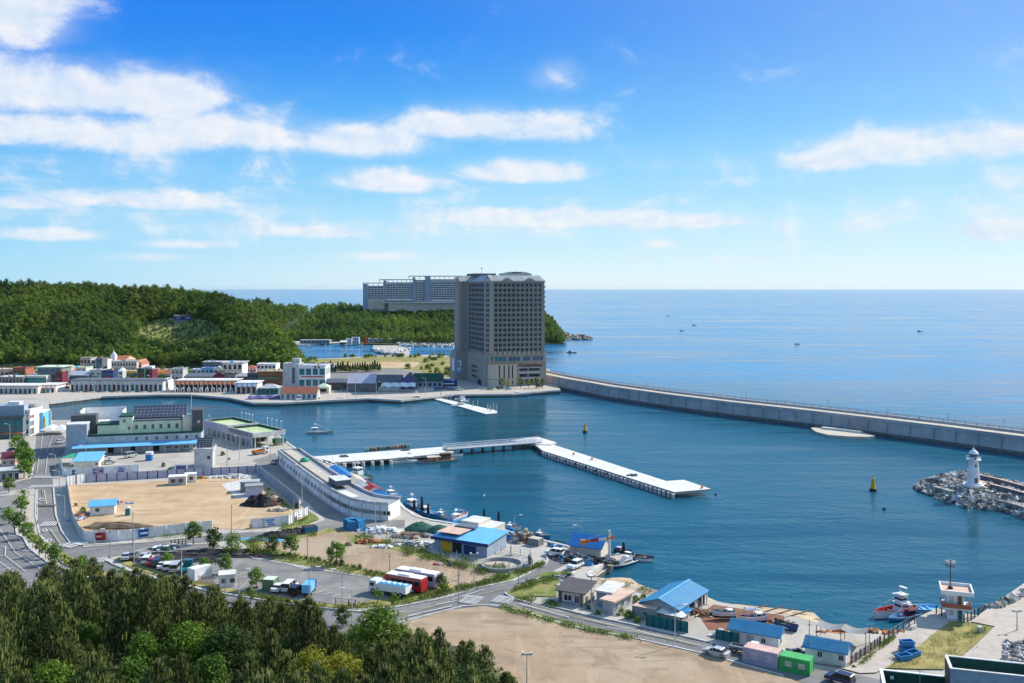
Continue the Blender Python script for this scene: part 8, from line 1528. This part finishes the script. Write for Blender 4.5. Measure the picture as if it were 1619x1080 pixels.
# --- the near pine wood on the viewer's hill
def near_pine(seed, H=9.0, W=5.6):
    r = np.random.default_rng(seed); vs, cs = [], []; mb = MB(); mb.tube((0, 0, -1.5), (0, 0, H * .94), .2, .05, n=7); levels = 12
    for k in range(levels):
        t = k / (levels - 1); z = H * (.16 + .78 * t); R0 = (1 - t ** 2.0) ** .9 * W * .52 * (.75 + .25 * math.sin(seed * 1.7 + k * 2.1)) + .3; nb = 7 if t < .75 else 5
        for j in range(nb):
            a = j * 6.283 / nb + k * .9 + r.uniform(-.3, .3); L = R0 * r.uniform(.7, 1.15); up = .25 + .5 * t; d = np.array([math.cos(a), math.sin(a), up]); d /= np.linalg.norm(d); e = np.array([0, 0, z]) + d * L
            mb.tube((0, 0, z - .1), tuple(e), .05, .02, n=4); nt = max(2, int(L / .42))
            for q in range(nt):
                c = np.array([0, 0, z]) + d * L * (.35 + .65 * (q + 1) / nt) + r.normal(size=3) * .14; nn = 12; v = r.normal(size=(nn, 3)) * .75 + d * .6 + np.array([0, 0, .75]); v /= np.linalg.norm(v, axis=1)[:, None]; l = r.uniform(.32, .62, nn)[:, None]; s = np.cross(v, r.normal(size=(nn, 3))); s /= np.linalg.norm(s, axis=1)[:, None]; s *= .055; b = c + v * .04; vs.append(np.stack([b - s * .7, b + s * .7, b + v * l + s * .5, b + v * l - s * .5], 1).reshape(-1, 3))
            for q in range(4): b = e + r.normal(size=3) * np.array([.22, .22, .12]); v = np.array([r.normal() * .12, r.normal() * .12, 1.0]); l = r.uniform(.35, .75); s = np.array([math.cos(a + q), math.sin(a + q), 0]) * .075; s2 = np.array([-s[1], s[0], 0]); cs.append(np.stack([b - s, b + s, b + v * l + s * .5, b + v * l - s * .5])); cs.append(np.stack([b - s2, b + s2, b + v * l + s2 * .5, b + v * l - s2 * .5]))
    b = np.array([0, 0, H * .94])
    for q in range(7): v = np.array([r.normal() * .16, r.normal() * .16, 1.0]); l = r.uniform(.6, 1.1); s = np.array([math.cos(q), math.sin(q), 0]) * .06; o = r.normal(size=3) * np.array([.14, .14, .05]); cs.append(np.stack([b + o - s, b + o + s, b + o + v * l + s * .4, b + o + v * l - s * .4]))
    n = len(np.concatenate(vs)) // 4; v = np.concatenate(vs + cs); return mb.mesh('trunk', 'bark'), np_mesh('crown', v, quads(v), ['leaf_pine', 'leaf_candle'], (np.arange(len(v) // 4) >= n).astype(int))
NP = [near_pine(700 + i, 8.2 + i * .55, 5.0 + .3 * (i % 3)) for i in range(6)]
NB = [tree_parts(800 + i, 6.0 + i % 2, 7.0, 2.2, 3600, .17, 16, ('leaf_mid', 'leaf_bright', 'leaf_mid', 'leaf_yellow', 'leaf_dark', 'leaf_dark')[i]) for i in range(6)]
TOP = [(-60, 925), (0, 926), (30, 916), (60, 906), (100, 893), (140, 892), (170, 905), (200, 912), (240, 917), (280, 925), (320, 937), (345, 938), (370, 946), (420, 951), (450, 948), (480, 962), (520, 988), (540, 1002), (600, 1010), (650, 1001), (665, 1001), (700, 1012), (730, 1009), (760, 1027), (790, 1047), (815, 1076), (830, 1100)]
BROAD = [(85, 1072, 62, 1, 'bright green broadleaf tree near the lower left corner'), (30, 1040, 46, 0, 'green broadleaf tree at the left edge among the pines'), (225, 1020, 44, 0, 'green broadleaf tree in the left middle of the pine wood'), (210, 1065, 56, 0, 'broad dark green tree at the bottom left of the wood'), (300, 1010, 60, 1, 'wide fresh green tree in the middle of the pine wood'), (335, 1062, 60, 0, 'wide green tree at the bottom of the wood left of the yellow one'), (490, 1052, 60, 3, 'yellow green tree at the bottom edge of the wood'), (538, 1056, 54, 3, 'second yellow green tree right of the first at the bottom edge'), (602, 985, 66, 1, 'large pale green tree rising above the pines beside the lower road'), (566, 1003, 34, 1, 'smaller pale green tree beside the large one by the lower road'), (140, 1000, 40, 2, 'green broadleaf tree high in the left of the pine wood'), (395, 1045, 40, 2, 'green broadleaf tree beneath the centre of the pine wood')]
def near_wood():
    r = random.Random(31); B = []; y_of = {b[0]: b[1] for b in BROAD}
    for x, y, w, k, l in BROAD:
        s_ = None
        for Y in range(66, 180):                                  # the hillside point whose crown shows at that row
            X = (x - CX) * Y / F; g = near_hill_z(X, Y); W = w * 1.25 * Y / F; s = W / 6.2
            if hgt(Y, y) <= g + s * 4.6: s_ = (X, Y, g, s); break
        if not s_: X, Y = (x - CX) * 120 / F, 120; s_ = (X, Y, near_hill_z(X, Y), w * 1.25 * Y / F / 6.2)
        X, Y, g, s = s_; plant_tree(NB[k], Vector((X, Y, g - .3)), r.uniform(0, 6), s, 'broadleaf_tree', l); B.append((X, Y, s * 3.0, x, w))
    spots = []
    for j in range(22):
        Y = 186 - j * 5.4
        for i in range(34):
            X = -118 + i * 5.3 + (j % 2) * 2.6 + r.uniform(-1.6, 1.6); y_ = Y + r.uniform(-1.6, 1.6); px = CX + X * F / y_
            if not -70 < px < 835 or y_ < 72: continue
            g = near_hill_z(X, y_); s = r.uniform(.8, 1.3); i_ = r.randrange(6); lim = interp(TOP, px)
            h = 9.2 * s; top = HY + (CH - g - h) * F / y_
            if top < lim - 2:                                         # keep the crowns under the skyline the wood has
                s *= max(0, (hgt(y_, lim) - g) / h)
                if s < .45: continue
            if any((X - a) ** 2 + (y_ - b) ** 2 < (c + 1.0) ** 2 for a, b, c, x, w in B): continue
            for a, b, c, x, w in B:                                   # a pine before a broadleaf crown stays lower, so the crown shows
                if b - 45 < y_ < b and abs(px - x) < w * .65: s = min(s, (hgt(y_, y_of[x] + w * .42) - g) / 9.2)
            if s < .3: continue
            spots.append((y_, X, g, s, i_))
    spots.sort()
    for y_, X, g, s, i_ in spots[:300]:
        if y_ < 135 and math.sin(X * .16 + 1) + math.sin(y_ * .13 + X * .05) + r.uniform(-.5, .5) > .75: plant_tree(NB[4 + i_ % 2], Vector((X, y_, g - .3)), r.uniform(0, 6), s * .95, 'broadleaf_tree', 'one of the dark rounded broadleaf trees mixed among the near pines', 'tree', 'dark broadleaf trees on the near slope'); continue
        plant_tree(NP[i_], Vector((X, y_, g - .2)), r.uniform(0, 6), s, 'pine', 'one of the dark pines with pale upright shoots on the near slope', 'tree', 'pines on the near slope')
    print('near pines', len(spots))
near_wood()
# ---------------------------------------------------------------- sea air
m = bpy.data.materials.new('haze'); m.use_nodes = True; n_ = m.node_tree.nodes; n_.remove(n_['Principled BSDF'])
pv = n_.new('ShaderNodeVolumePrincipled'); pv.inputs['Color'].default_value = (.80, .90, 1, 1); pv.inputs['Density'].default_value = 0.9e-5; pv.inputs['Anisotropy'].default_value = .3
m.node_tree.links.new(pv.outputs[0], n_['Material Output'].inputs['Volume']); M['haze'] = m
tag(MB().box(-64000, 64000, -700, 64000, -20, 130).build('haze', 'haze'), kind='stuff')
